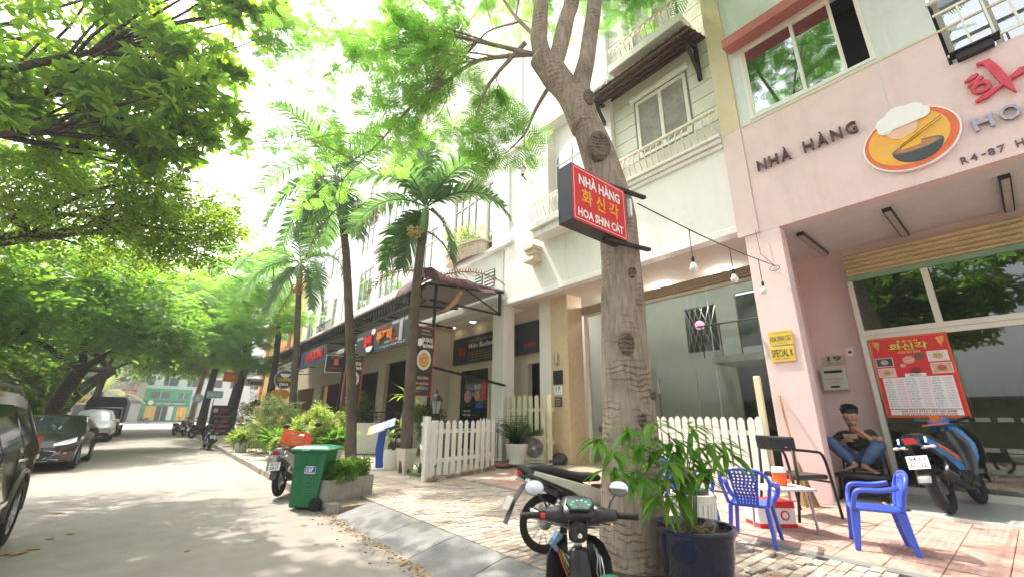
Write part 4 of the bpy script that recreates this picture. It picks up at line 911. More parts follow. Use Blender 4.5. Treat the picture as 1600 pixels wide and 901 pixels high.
def crown_pts(c, r, nclump, nper, clump=.28, flat=.55):
    """clumps of leaves spread through an ellipsoid, leaving gaps between clumps"""
    cc = blob(c, r, nclump); out = []
    for q in cc:
        k = max(3, int(nper*RG.uniform(.5, 1.5))); rr = clump*max(r)*RG.uniform(.6, 1.35)
        out.append(q+RG.normal(size=(k, 3))*np.array((rr, rr, rr*flat))*.55)
    return np.vstack(out), cc
def limb(b, p0, p1, r0, r1, bend=.12, n=7, sides=8):
    p0, p1 = Vector(p0), Vector(p1); L = (p1-p0).length; off = Vector((RND.uniform(-1, 1), RND.uniform(-1, 1), RND.uniform(-.2, .8)))*bend*L
    pts = [p0.lerp(p1, k/n)+off*sin(pi*k/n)*.6 for k in range(n+1)]
    b.tube(pts, [r0+(r1-r0)*k/n for k in range(n+1)], sides); return pts
BARK = barkmat('grey_brown_bark', (.18, .14, .11), (.41, .34, .275), 30, .45, False, 9., True)
BARKD = barkmat('dark_bark', (.035, .028, .022), (.10, .08, .06), 14, knots=False)
BARKP = barkmat('palm_bark', (.10, .08, .062), (.22, .18, .14), 60, .9, knots=False)
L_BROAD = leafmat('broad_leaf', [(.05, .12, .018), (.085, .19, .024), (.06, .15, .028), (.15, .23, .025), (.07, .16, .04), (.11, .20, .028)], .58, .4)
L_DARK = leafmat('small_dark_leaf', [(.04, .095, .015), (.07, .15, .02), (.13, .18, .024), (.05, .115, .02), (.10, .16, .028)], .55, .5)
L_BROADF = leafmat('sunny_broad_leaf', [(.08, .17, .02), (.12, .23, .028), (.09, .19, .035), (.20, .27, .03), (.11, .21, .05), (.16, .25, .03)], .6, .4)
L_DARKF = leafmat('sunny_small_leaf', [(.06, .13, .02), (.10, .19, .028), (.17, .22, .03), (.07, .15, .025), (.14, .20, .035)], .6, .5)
L_LIGHT = leafmat('light_leaf', [(.07, .16, .02), (.10, .20, .025), (.06, .15, .03), (.12, .21, .03)], .5, .45)
L_FEATH = leafmat('feathery_leaf', [(.06, .17, .03), (.09, .22, .03), (.05, .15, .035), (.12, .23, .035)], .55, .5)
L_FEATN = leafmat('feathery_pale_leaf', [(.10, .23, .05), (.14, .29, .06), (.09, .21, .06), (.20, .31, .07)], .6, .5)
L_FEATL = leafmat('feathery_light_leaf', [(.10, .22, .04), (.14, .27, .05), (.08, .19, .045), (.17, .28, .05)], .55, .5)
L_FEATD = leafmat('feathery_dark_leaf', [(.04, .13, .035), (.06, .17, .04), (.035, .11, .035), (.08, .18, .04)], .5, .5)
L_PALM = leafmat('palm_leaflet', [(.055, .13, .05), (.085, .17, .065), (.045, .11, .05), (.11, .19, .08)], .45, .32, .5)
L_DEAD = leafmat('dead_frond', [(.15, .085, .05), (.20, .12, .07), (.11, .06, .04)], .15, .8)
L_YG = leafmat('yellow_green_leaf', [(.16, .24, .04), (.24, .31, .09), (.13, .22, .04), (.28, .32, .13)], .4)
L_GG = leafmat('grey_green_leaf', [(.20, .28, .13), (.28, .35, .18), (.14, .22, .09), (.34, .38, .24)], .4)
L_POT = leafmat('pot_leaf', [(.02, .09, .015), (.035, .13, .02), (.05, .16, .02)], .35, .3, .5)
L_BAMB = leafmat('bamboo_leaf', [(.05, .17, .02), (.09, .23, .03), (.13, .27, .03), (.06, .19, .025), (.22, .28, .06)], .45, .35)
# ================================================================== the leaning tree in the middle
mt = thing('street_tree', 'big grey-brown trunk in the middle carrying the red sign, feathery leaves overhead', 'tree', (3.93, 2.9, .1)); mt.location = (0, 0, 0)
b = MB()
tp = [(3.97, 2.88, .02), (3.96, 2.87, .2), (3.97, 2.86, .6), (3.985, 2.85, 1.2), (3.98, 2.85, 2.15), (4.0, 2.83, 3.0), (4.01, 2.83, 3.6), (3.97, 2.85, 4.15), (3.86, 2.95, 4.85), (3.73, 3.05, 5.4), (3.67, 3.09, 5.85)]
tr_ = [.40, .36, .325, .295, .265, .24, .23, .235, .215, .185, .165]
def densify(P, Rr, k=5):
    o, q = [], []
    P = [Vector(p) for p in P]
    for i in range(len(P)-1):
        p0, p1, p2, p3 = P[max(i-1, 0)], P[i], P[i+1], P[min(i+2, len(P)-1)]
        for j in range(k):
            t = j/k; o.append(.5*((2*p1)+(-p0+p2)*t+(2*p0-5*p1+4*p2-p3)*t*t+(-p0+3*p1-3*p2+p3)*t**3)); q.append(Rr[i]+(Rr[i+1]-Rr[i])*t)
    o.append(P[-1]); q.append(Rr[-1]); return o, q
def rough_tube(b, P, Rr, n=22, amp=.035, k=6):
    P, Rr = densify(P, Rr, k); i0 = len(b.v); b.tube(P, Rr, n)
    m_ = len(P)
    for i in range(m_):
        ph = i*.35
        for j in range(n):
            idx = i0+i*n+j; v = Vector(b.v[idx]); c = P[i]; a = 2*pi*j/n
            s = 1+amp*(sin(3*a+ph*.6)*.6+sin(5*a-ph)*.5+sin(2*a+ph*1.9)*.5)+RND.uniform(-.008, .008)
            if i < 8: s += .16*(1-i/8)**2*max(0, sin(4*a+1))
            b.v[idx] = tuple(c+(v-c)*s)
rough_tube(b, tp, tr_)
rough_tube(b, [(3.7, 3.07, 5.5), (3.70, 3.06, 5.95), (3.78, 3.0, 6.4), (3.85, 2.96, 6.9), (3.93, 2.89, 7.6), (4.1, 2.8, 9.0), (4.4, 2.9, 11)], [.17, .135, .12, .115, .11, .09, .05], 14, .02)
rough_tube(b, [(3.72, 3.06, 5.25), (3.58, 3.17, 5.8), (3.42, 3.30, 6.15), (3.27, 3.42, 6.45)], [.16, .185, .19, .17], 16, .05)
rough_tube(b, [(3.36, 3.34, 6.2), (3.26, 3.43, 6.7), (3.27, 3.42, 7.2), (3.26, 3.45, 7.7), (3.0, 3.9, 9.4)], [.14, .125, .115, .11, .06], 14, .02)
rough_tube(b, [(3.42, 3.3, 6.25), (3.5, 3.23, 6.7), (3.58, 3.17, 7.2), (3.66, 3.11, 7.7), (3.9, 3.3, 9.6)], [.12, .12, .12, .115, .06], 14, .02)
BR = [[(3.25, 3.45, 6.5), (2.81, 4.41, 7.27), (2.51, 5.05, 7.73), (2.2, 5.82, 7.98), (1.61, 6.82, 8.62), (1.09, 7.89, 9.35), (.34, 9.27, 10.32)],
      [(3.3, 3.5, 6.6), (2.86, 4.37, 6.88), (2.68, 5.04, 6.88), (2.46, 5.74, 6.77), (2.22, 6.45, 6.34), (2.0, 7.02, 5.99), (1.86, 7.39, 5.71), (1.88, 7.49, 5.15)],
      [(3.15, 3.6, 6.8), (2.99, 4.27, 6.44), (2.96, 4.55, 6.01), (2.98, 4.67, 5.5)],
      [(3.45, 3.3, 6.15), (3.41, 3.67, 5.8), (3.41, 3.93, 5.51), (3.32, 4.26, 5.32)],
      [(3.26, 3.5, 6.9), (3.25, 4.06, 7.89), (3.12, 4.68, 9.31), (2.71, 5.53, 10.94)],
      [(3.0, 3.9, 9.0), (1.8, 4.6, 9.8), (.6, 5.6, 10.6)], [(2.9, 4.2, 9.2), (2.6, 6.5, 10.3), (2.4, 8.5, 11)],
      [(4.1, 2.9, 9.0), (5.6, 2.4, 10.3), (7, 1.6, 11)], [(3.9, 3.2, 9.4), (4.5, 5.2, 10.8), (5.4, 6.6, 11.6)], [(4, 2.8, 9), (3.4, 1.2, 10), (2.4, -.4, 11)], [(4.3, 2.9, 10.5), (5.6, 3.3, 12.2), (6.8, 3.7, 13.3)]]  # last branch carries the crown added for shading
for src, n_ in ((0, 9), (1, 8), (4, 3)):                       # thin side branches carrying the fine foliage
    for q_ in range(n_):
        P0 = Vector(BR[src][0]).lerp(Vector(BR[src][1]), .6) if q_ == 0 else Vector(RND.choice(BR[src][1:-1])); d_ = Vector((RND.uniform(-.9, .1), RND.uniform(.2, 1.0), RND.uniform(-.35, .45))).normalized(); L_ = RND.uniform(1.0, 2.3)
        BR.append([tuple(P0), tuple(P0+d_*L_*.4+Vector((0, 0, .12))), tuple(P0+d_*L_*.75+Vector((RND.uniform(-.2, .2), 0, .1))), tuple(P0+d_*L_+Vector((RND.uniform(-.2, .2), 0, -.1)))])
for k, br in enumerate(BR):
    P, Rr = densify(br, list(np.linspace(.036 if k < 5 else .06 if k < 11 else .016, .006, len(br))), 4); b.tube(P, Rr, 8)
trunk = b.build('trunk', BARK, mt, smooth=True)
KNOTM = barkmat('knot_bark', (.11, .082, .063), (.26, .205, .16), 40, knots=False)
for (c, d, r_) in (((3.70, 2.80, 4.82), (-.55, -.8, .05), .12), ((3.78, 2.66, 2.28), (-.6, -.8, 0), .07), ((3.66, 2.9, 5.62), (-.5, -.8, .1), .07), ((3.85, 2.6, 1.5), (-.3, -.95, 0), .04), ((4.05, 2.58, 1.75), (.1, -1, 0), .03), ((3.9, 2.6, 3.1), (-.3, -.9, 0), .035)):
    q = Vector(d).to_track_quat('Z', 'Y').to_matrix()
    kb = MB(); kb.lathe([(r_*1.25, -.06), (r_*1.2, .0), (r_, .03), (r_*.8, .03), (r_*.62, .005), (r_*.4, .012), (.004, .018)], 14, c, axis=q @ Matrix(((1, 0, 0), (0, 1.6, 0), (0, 0, 1)))); kb.build('knot', KNOTM, mt, smooth=True)
tw = MB(); LP, HD = [], []
def twig(p, d, L, r=.008, nl=9, up=.1):
    p = Vector(p); d = Vector(d).normalized(); pts = [p]
    for k in range(4):
        d = (d+Vector((RND.uniform(-.22, .22), RND.uniform(-.22, .22), RND.uniform(-.25, .12)+up*.3))).normalized(); pts.append(pts[-1]+d*L/4)
    tw.tube(pts, [r, r*.8, r*.6, r*.4, r*.25], 4, cap=False)
    for k in range(nl):
        t = RND.uniform(.25, 1)*4; i = min(3, int(t)); q = pts[i].lerp(pts[i+1], t-i); LP.append(tuple(q)); HD.append(math.atan2(d.y, d.x)+RND.choice((1, -1))*RND.uniform(.3, 1.3))
for bi, br in enumerate(BR):
    P, _ = densify(br, [1]*len(br), 6)
    for i, p in enumerate(P):
        if i < len(P)*(.16 if bi != 3 else .4): continue
        dens = 2 if (bi == 0 and i > len(P)*.6) else 1 if (bi < 11 or i % 2) else 0
        if bi == 1 and i > 22: continue
        for _k in range(dens):
            if bi < 5 and RND.random() < (.18 if bi == 0 else .34): continue
            t = (P[min(i+1, len(P)-1)]-P[i-1]).normalized(); sd = Vector((RND.uniform(-1, 1), RND.uniform(-1, 1), RND.uniform(-.5, .6)))
            twig(p, t*.55+sd*.8, RND.uniform(.6, 1.7) if bi not in (2, 3) else RND.uniform(.3, .6), nl=RND.randint(6, 11))
keep = [i for i, p in enumerate(LP) if p[0] > .1]; LP = [LP[i] for i in keep]; HD = [HD[i] for i in keep]
tag(tw.build('twigs', BARK, mt, smooth=True), kind='stuff')
leaves('crown', L_FEATN, LP, 'feather', .22, .42, mt, .5, np.array(HD))
P, cc = crown_pts((3.2, 2.6, 12.2), (4.2, 3.6, 1.7), 70, 12, .2); leaves('upper_crown', L_FEATH, P, 'feather', .35, .6, mt, .5)
P, cc = crown_pts((6.5, 3.6, 13.2), (2.2, 2.8, 1.1), 80, 15, .2); leaves('upper_crown', L_FEATH, P, 'feather', .35, .6, mt, .5)  # extra crown above the frame, added to shade the pink facade
P, cc = crown_pts((6.3, 1.0, 11.6), (2.8, 3.0, 1.2), 40, 12, .2); leaves('upper_crown', L_FEATH, P, 'feather', .35, .6, mt, .5)
print('main tree leaves', len(LP))
# ================================================================== left-hand trees
def tree(name, label, base, fork, crowns, m, kind, s, bark, r=.25, per=14, ncl=90, clump=.2, limbs=None, group=None, lean=(0, 0), tilt=.6, flat=.55):
    t = thing(name, label, 'tree', (0, 0, 0), 0, group)
    b = MB(); x, y = base; fx, fy, fz = fork
    P, Rr = densify([(x, y, 0), (x+(fx-x)*.15, y+(fy-y)*.15, fz*.35), (x+(fx-x)*.5, y+(fy-y)*.5, fz*.7), fork], [r*1.35, r, r*.9, r*.85], 4); b.tube(P, Rr, 12)
    allp = []
    for (c, rr, w) in crowns:
        P, cc = crown_pts(c, rr, max(6, int(ncl*w)), per, clump, flat); allp.append(P)
        tips = cc[RG.choice(len(cc), min(len(cc), 7), replace=False)]
        mid = Vector(fork).lerp(Vector(c), .55)
        pts = limb(b, fork, mid, r*.55, r*.26)
        for q in tips: limb(b, mid, q, r*.2, .012, .15, 5, 6)
    for pl_, rr in (limbs or []):
        P2, R2 = densify(pl_, list(np.linspace(rr, .015, len(pl_))), 4); b.tube(P2, R2, 8)
    b.build('trunk', bark, t, smooth=True)
    leaves('crown', m, np.vstack(allp), kind, s[0], s[1], t, tilt)
    return t
tree('almond_tree', 'large-leaved almond tree leaning in from the upper left', (-5.2, 11.0), (-4.9, 11.6, 5.6), [((-3.2, 12.4, 9.4), (2.6, 2.6, 2.1), .33), ((-1.3, 10.6, 9.0), (1.6, 1.6, 1.7), .21), ((-.9, 10.4, 7.5), (1.3, 1.4, .9), .22), ((-4.6, 10.6, 11.3), (2.4, 2.6, 1.3), .12), ((-2.4, 11.6, 7.4), (1.7, 1.6, .8), .22), ((-3.6, 13.6, 7.6), (1.6, 1.6, .9), .16), ((-.4, 9.4, 10.6), (1.0, 1.0, .8), .10), ((-3.5, 9.9, 6.3), (.7, .8, .4), .05)], L_BROADF, 'rosette', (.19, .30), BARKD, .22, 9, 165, .2,
     [([(-4.9, 12.4, 8.4), (-4.24, 13.13, 8.84), (-3.37, 12.42, 8.95), (-2.3, 11.42, 8.25), (-1.47, 10.49, 7.92), (-.43, 9.38, 7.28)], .07), ([(-4.9, 12.4, 9.4), (-4.62, 13.44, 10.15), (-3.77, 12.62, 10.54), (-2.47, 11.3, 11.01)], .07), ([(-4.9, 12.4, 8.6), (-3.6, 12.2, 9.4), (-2., 11.0, 9.3), (-.9, 10.3, 9.6)], .05)])
tree('shade_tree', 'dark small-leaved tree with spreading bare branches, mid left over the cars', (-5.0, 16.4), (-4.5, 15.6, 5.2), [((-2.0, 13.0, 5.8), (2.2, 2.2, .95), .60), ((-.5, 11.3, 5.6), (1.25, 1.3, .8), .40), ((-3.9, 14.4, 6.6), (1.9, 1.8, 1.1), .4), ((-.2, 12.4, 6.5), (1.1, 1.2, .7), .2)], L_DARKF, 'spray', (.20, .32), BARKD, .2, 13, 130, .23,
     [([(-4.5, 15.6, 5.5), (-3.76, 14.67, 5.76), (-3.05, 13.84, 5.93), (-1.94, 12.68, 5.76), (-.86, 11.54, 5.44), (-.15, 10.7, 5.1)], .10), ([(-3.05, 13.84, 5.93), (-2.31, 12.98, 6.33), (-1.43, 12.0, 6.56), (-.35, 10.6, 6.1)], .07)])
tree('shade_tree', 'bright green layered tree above the dark sedan', (-3.75, 27.5), (-3.0, 27, 3.4), [((-3.2, 24, 6.0), (3.0, 4, 2.2), 1.0), ((-5.6, 20, 5.2), (2.2, 3, 2.0), .5), ((-1.0, 27, 5.6), (1.9, 3, 1.4), .4)], L_LIGHT, 'spray', (.5, .8), BARKD, .30, 14, 110, .2, tilt=.35)
tree('shade_tree', 'dark leaning tree behind the covered car', (-4.4, 33), (-2.6, 35, 4.0), [((-5.6, 37, 7.4), (3.4, 5, 2.8), .9), ((-6.2, 31, 3.6), (2.2, 3, 2.2), .5)], L_DARK, 'spray', (.6, .95), BARKD, .34, 14, 110, .2)
tree('shade_tree', 'thin-trunked shade tree at the street end on the left', (-4.5, 52), (-4.2, 52, 5), [((-3.2, 52, 10.0), (4.8, 6, 4.2), 1), ((-.6, 58, 8.0), (3.4, 5, 2.2), .45)], L_LIGHT, 'spray', (.9, 1.4), BARKD, .28, 12, 120, .2)
tree('hedge_tree', 'low leafy tree against the garden wall behind the sedan', (-7, 19), (-6.8, 19, 1.5), [((-6.6, 20, 2.6), (2.2, 5, 1.9), 1.0)], L_DARK, 'spray', (.4, .6), BARKD, .16, 14, 90, .2)
tree('hedge_tree', 'low leafy tree against the garden wall behind the covered car', (-7, 30), (-6.8, 30, 1.5), [((-6.4, 31, 2.6), (2.2, 5, 2.0), 1.0)], L_DARK, 'spray', (.45, .7), BARKD, .16, 14, 90, .2)
tree('shade_tree', 'tall light-green tree filling the left background above the truck', (-5.4, 41), (-4.6, 41, 6), [((-4.4, 45, 11.5), (4.2, 5, 3.6), 1.0), ((-7, 40, 9.5), (4, 5, 3.6), .7)], L_LIGHT, 'spray', (.7, 1.1), BARKD, .3, 13, 110, .2, tilt=.4)
tree('almond_tree', 'almond tree on the left pavement beside the camera, seen only in reflections', (-5.4, 2.6), (-5.2, 2.8, 4.6), [((-5.8, 2.2, 7.2), (2.0, 3.6, 2.4), .8)], L_BROAD, 'rosette', (.3, .45), BARKD, .24, 11, 110, .2)
tree('almond_tree', 'almond tree on the left pavement behind the camera, seen only in reflections', (-5.4, -5.0), (-5.2, -4.8, 4.6), [((-5.6, -5.0, 7.2), (2.4, 4.2, 2.6), 1.0)], L_BROAD, 'rosette', (.3, .45), BARKD, .24, 11, 110, .2)
# trees down the right kerb
tree('flame_tree', 'dark-trunked feathery tree by the black notice board', (4.1, 37), (4.5, 37, 5.2), [((3.6, 35.5, 9.0), (3.6, 4.5, 2.4), 1.0), ((2.8, 31, 6.3), (2.0, 3, 1.1), .4), ((4.6, 33, 5.0), (1.8, 2.5, .8), .22), ((3.4, 38, 13), (3.4, 4, 2.2), .5)], L_FEATL, 'feather', (.55, .95), BARKD, .36, 13, 120, .17, tilt=.3, flat=.22)
tree('flame_tree', 'forked feathery tree behind the far parked scooters', (3.2, 47), (3.4, 47, 6), [((1.6, 46, 10.6), (4.4, 5, 3.2), 1.0), ((2.6, 44, 6.6), (2.4, 3, 1.4), .35)], L_FEATL, 'feather', (.7, 1.2), BARKD, .30, 13, 120, .17, tilt=.3, flat=.22)
tree('flame_tree', 'slender pale-trunked tree at the right kerb near the street end', (2.9, 57), (3.3, 57, 7), [((1.0, 57, 12.5), (5.0, 6, 4.5), 1.0), ((.5, 57, 8), (3.2, 4, 2), .5), ((3.2, 60, 7.5), (2.6, 4, 2.4), .4)], L_LIGHT, 'feather', (.9, 1.5), BARK, .26, 12, 130, .17, tilt=.3, flat=.25)
tree('flame_tree', 'feathery tree over the middle of the right pavement beyond the palms', (5.2, 29.5), (5.0, 29.5, 6.4), [((3.7, 29, 9.8), (2.7, 3.2, 2.1), .9), ((4.6, 28, 7.0), (1.8, 2.4, .8), .3)], L_FEATL, 'feather', (.5, .8), BARKD, .2, 12, 70, .17, tilt=.3, flat=.22)
tree('far_tree', 'tree with a bare pale trunk on the cross street in front of the grey shop', (-5.2, 104), (-3.8, 104, 9), [((-4, 104, 13.5), (6.5, 5, 4.2), 1.0)], L_DARK, 'spray', (1.6, 2.4), BARK, .42, 10, 90, .18)
tree('far_tree', 'round tree on the cross street left of the yellow shop', (-16, 100), (-16, 100, 4), [((-15, 100, 9), (7, 6, 5.5), 1.0)], L_LIGHT, 'spray', (1.6, 2.4), BARKD, .4, 10, 90, .18)
# ================================================================== areca palms
def frond(name, base, az, el, L, droop, m, parent, n=40, lw=.075, ll=.70, hang=.5, twist=0., sparse=0.):
    b = MB(); p = Vector(base); d = Vector((cos(az)*cos(el), sin(az)*cos(el), sin(el))); pts = [p.copy()]; K = 14; L *= 1.18; droop *= 1.1
    for k in range(K):
        d = (d+Vector((0, 0, -1))*droop/K*(.4+1.2*k/K)).normalized(); p = p+d*L/K; pts.append(p.copy())
    b.tube(pts, [.028*(1-k/K*.85) for k in range(K+1)], 5, cap=False)
    for k in range(n):
        t = .10+.9*k/n; f = t*K; i = min(K-1, int(f)); q = pts[i].lerp(pts[i+1], f-i); tg = (pts[i+1]-pts[i]).normalized()
        side = tg.cross(Vector((0, 0, 1)));
        if side.length < .05: side = Vector((-sin(az), cos(az), 0))
        side.normalize(); up = side.cross(tg)
        l = ll*(.45+.75*sin(pi*min(1, t*.85+.12)))*RND.uniform(.85, 1.1)
        for s in (1, -1):
            if RND.random() < sparse: continue
            dr = (tg*RND.uniform(.5, .8)+side*s*1.0+up*RND.uniform(.05, .35)).normalized()
            q1 = q+dr*l*.5; d2 = (dr+Vector((0, 0, -1))*hang*RND.uniform(.7, 1.3)).normalized(); q2 = q1+d2*l*.5
            w = tg*lw*.5
            i0 = [b.av(x) for x in (q-w, q+w, q1+w*1.1, q1-w*1.1, q2)]
            b.af((i0[0], i0[1], i0[2], i0[3])); b.af((i0[3], i0[2], i0[4]))
    return b.build(name, m, parent)
def palm(label, trunk_pts, r, fr, dead, fruit=None, shaft=1.0):
    t = thing('areca_palm', label, 'palm tree', (0, 0, 0), 0, 'areca palms along the pavement')
    b = MB(); P, Rr = densify(trunk_pts, list(np.linspace(r*1.25, r*.85, len(trunk_pts))), 8); b.tube(P, [q*(1+.05*(i % 2)) for i, q in enumerate(Rr)], 12); b.build('trunk', BARKP, t, smooth=True)
    top = Vector(trunk_pts[-1]); dv = (top-Vector(trunk_pts[-2])).normalized()
    MB().tube([top-dv*.02, top+dv*shaft*.3, top+dv*shaft*.75, top+dv*shaft], [r*.95, r*1.1, r*.85, r*.45], 12).build('crownshaft', mat('crownshaft_green', (.22, .32, .14), .4, var=.2, scale=5, stretch=(1, 1, .3)), t, smooth=True)
    c = top+dv*shaft*.92
    for (az, el, L, dr) in fr: frond('frond', c, radians(az), radians(el), L, dr, L_PALM, t)
    for (az, el, L, dr) in dead: frond('dead_frond', top+dv*.1, radians(az), radians(el), L, dr, L_DEAD, t, 26, .035, .4, 1.4, sparse=.25)
    if fruit:
        fc = Vector(fruit[0]); fb = MB()
        for k in range(70):
            dd = Vector((RND.gauss(0, 1), RND.gauss(0, 1), RND.gauss(0, .8))).normalized()*fruit[1]*RND.uniform(.55, 1); fb.ell(fc+dd, .035, 6, 4)
        tag(fb.build('fruit_cluster', mat('palm_fruit', fruit[2], .5, var=.35, scale=12), t, smooth=True), kind='stuff')
        MB().tube([top+dv*.02, (top+fc)/2+Vector((0, 0, .1)), fc], [.025, .02, .015], 6).build('fruit_stalk', mat('stalk', (.35, .3, .12), .6), t)
    return t
# azimuth: 0 = +x (towards the houses), 90 = down the street; screen right = about -51 deg, screen left = 129 deg
palm('areca palm nearest the gate, rising from a pale square pot with arching fronds', [(5.0, 10.24, .2), (4.96, 10.25, 2.5), (4.92, 10.26, 4.9), (4.97, 10.22, 6.6)], .125,
     [(125, 35, 2.6, 2.1), (150, 55, 2.4, 2.0), (-45, 38, 2.6, 2.2), (-70, 55, 2.5, 1.9), (-20, 70, 2.6, 1.2), (60, 60, 2.3, 1.5), (210, 45, 2.2, 2.0), (100, 78, 2.4, .6), (130, -25, 2.0, 2.6), (-50, -30, 1.7, 2.6), (115, -50, 1.7, 2.), (95, 85, 2.3, .2)],
     [(-52, -25, 2.1, 2.6)], ((4.65, 10.1, 6.5), .22, (.42, .36, .12)), .9)
palm('tall areca palm with a red fruit cluster behind the green planter', [(4.75, 13.38, .3), (4.62, 13.5, 1.8), (4.46, 13.61, 3.25), (4.0, 13.99, 6.76), (3.66, 14.28, 8.6)], .135,
     [(128, 40, 3.3, 2.0), (140, 62, 3.2, 1.6), (110, 78, 3.2, .8), (-50, 50, 3.0, 2.0), (-30, 70, 3.0, 1.2), (200, 55, 2.8, 1.6), (60, 60, 2.8, 1.6), (128, -20, 3.0, 2.6), (-55, -30, 2.7, 2.6), (160, -10, 2.9, 2.6), (110, -42, 2.4, 2.2), (150, -52, 2.5, 2.0), (-30, -48, 2.3, 2.0), (-75, -40, 2.3, 2.2), (80, -30, 2.4, 2.2)],
     [(128, -40, 2.7, 2.6)], ((4.22, 13.2, 8.15), .46, (.62, .05, .03)), 1.5)
palm('slim areca palm with a drooping brown frond, third along by the coffee sign', [(4.6, 20.6, .2), (4.5, 20.6, 2), (4.36, 20.69, 3.93), (4.04, 20.95, 7.4)], .14,
     [(130, 30, 3.0, 2.6), (150, 10, 2.9, 2.6), (-50, 35, 2.8, 2.6), (-75, 10, 2.6, 2.5), (100, 70, 3.2, 1.5), (-20, 65, 2.8, 1.5), (190, 30, 2.8, 2.5), (60, 40, 2.8, 2.2), (120, -35, 2.6, 2.2), (150, -45, 2.4, 2.), (-60, -40, 2.3, 2.), (-25, -30, 2.3, 2.2)],
     [(130, -50, 3.4, 2.4)], ((3.9, 20.5, 7.1), .3, (.45, .15, .03)), 1.2)
wp = thing('spiky_palm', 'pale spiky fan palm at the left beyond the black truck', 'palm tree', (-4.9, 60, 0)); MB().tube([(0, 0, 0), (.1, 0, 3.6)], [.3, .2], 8).build('trunk', BARKP, wp)
for k in range(16): frond('frond', (.1, 0, 3.6), 2*pi*k/16, radians(RND.uniform(0, 70)), 3.6, .9, leafmat('pale_frond', [(.20, .26, .13), (.28, .33, .2)], .3), wp, 14, .12, .7, .3)
# ================================================================== cars
CARBR = mat('bronze_car_paint', (.12, .105, .08), .28, metal=.55, var=.05, coat=.8)
CARBK = mat('black_car_paint', (.05, .042, .052), .2, metal=.5, var=.05, coat=1.)
CARGL = mat('car_glass', (.012, .016, .016), .04, var=.1, spec=.8)
TRIM = mat('chrome_trim', (.65, .65, .66), .15, metal=1., var=.02)
LAMPR = mat('red_lens', (.45, .015, .012), .15, var=.1, spec=.8)
LAMPW = mat('clear_lens', (.62, .64, .66), .08, var=.2, spec=1.)
ALLOY = mat('alloy', (.40, .40, .41), .3, metal=.8)
def wheel(parent, x, y, r, w, side, name='wheel', spokes=10):
    R = Matrix(((0, 0, side), (0, 1, 0), (-side, 0, 0)))
    o = MB().lathe([(r*.64, -w/2), (r*.9, -w/2), (r*.985, -w*.38), (r, -w*.2), (r, w*.2), (r*.985, w*.38), (r*.9, w/2), (r*.64, w/2)], 36, (x, y, r), axis=R, cap0=True, cap1=False).build(name, RUBBER, parent, smooth=True)
    b = MB(); b.lathe([(r*.66, w*.05), (r*.66, w*.46), (r*.61, w*.44), (r*.57, w*.2)], 36, (x, y, r), axis=R, cap0=False, cap1=False)
    for k in range(spokes):
        a = 2*pi*k/spokes
        b.bar(Vector((x, y, r))+R @ Vector((r*.1*cos(a), r*.1*sin(a), w*.34)), Vector((x, y, r))+R @ Vector((r*.61*cos(a+.06), r*.61*sin(a+.06), w*.36)), r*.12, w*.12)
    b.lathe([(r*.13, w*.3), (r*.12, w*.42)], 12, (x, y, r), axis=R, cap0=False); b.build('rim', ALLOY, o, auto=40)
    return o
def carbody(parent, outline, Wf, endc, crown, m, cols=9, name='body'):
    """closed side outline (y,z) spanned across the width, with plan curvature at the ends and tumblehome"""
    b = MB(); us = [-1+2*i/(cols-1) for i in range(cols)]
    ys = [p[0] for p in outline]; ym, L = (min(ys)+max(ys))/2, (max(ys)-min(ys))/2
    G = []
    for u in us:
        col = []
        for (y, z) in outline:
            t = (y-ym)/L; x = u*Wf(y, z); e = endc*max(0, abs(t)-.55)**2*4.9*u*u*(1 if t < 0 else -1)
            col.append(b.av((x, y+e, z-crown*u*u*(1 if z > .75 else 0))))
        G.append(col)
    n = len(outline)
    for a, c in zip(G, G[1:]):
        for j in range(n): b.af([a[j], a[(j+1) % n], c[(j+1) % n], c[j]])
    b.af(G[0]); b.af(G[-1][::-1])
    return b.build(name, m, parent, auto=32)
def archpts(yc, r, a0, a1, n=10, zc=None): return [(yc+r*cos(radians(a0+(a1-a0)*k/n)), (zc or r*.92)+r*sin(radians(a0+(a1-a0)*k/n))) for k in range(n+1)]
# local: front at -y (faces the camera), +x = side towards the road
def make_car(root, L, W, zr, m, prof, wy, wr, glassz):
    """prof: top outline from front bottom over hood, roof to rear bottom"""
    f, r_ = wy
    low = [(r_+wr*1.13, .24)]+archpts(r_, wr*1.13, -8, 188, 10, wr)+[(r_-wr*1.13, .22), (f+wr*1.13, .22)]+archpts(f, wr*1.13, -8, 188, 10, wr)+[(f-wr*1.13, .22)]
    out = low+prof
    def Wf(y, z):
        w = W/2*(1-.02*max(0, .5-z)*2)
        if z > glassz: w -= (z-glassz)*.36*(W/1.8)
        return w
    b = carbody(root, out, Wf, .30, .035, m)
    return b, Wf
def sideglass(root, poly, Wf, side, m, name='side_window', off=.004):
    b = MB(); ids = [b.av((side*(Wf(y, z)+off), y, z-.035)) for y, z in poly]; b.af(ids if side > 0 else ids[::-1]); return b.build(name, m, root)
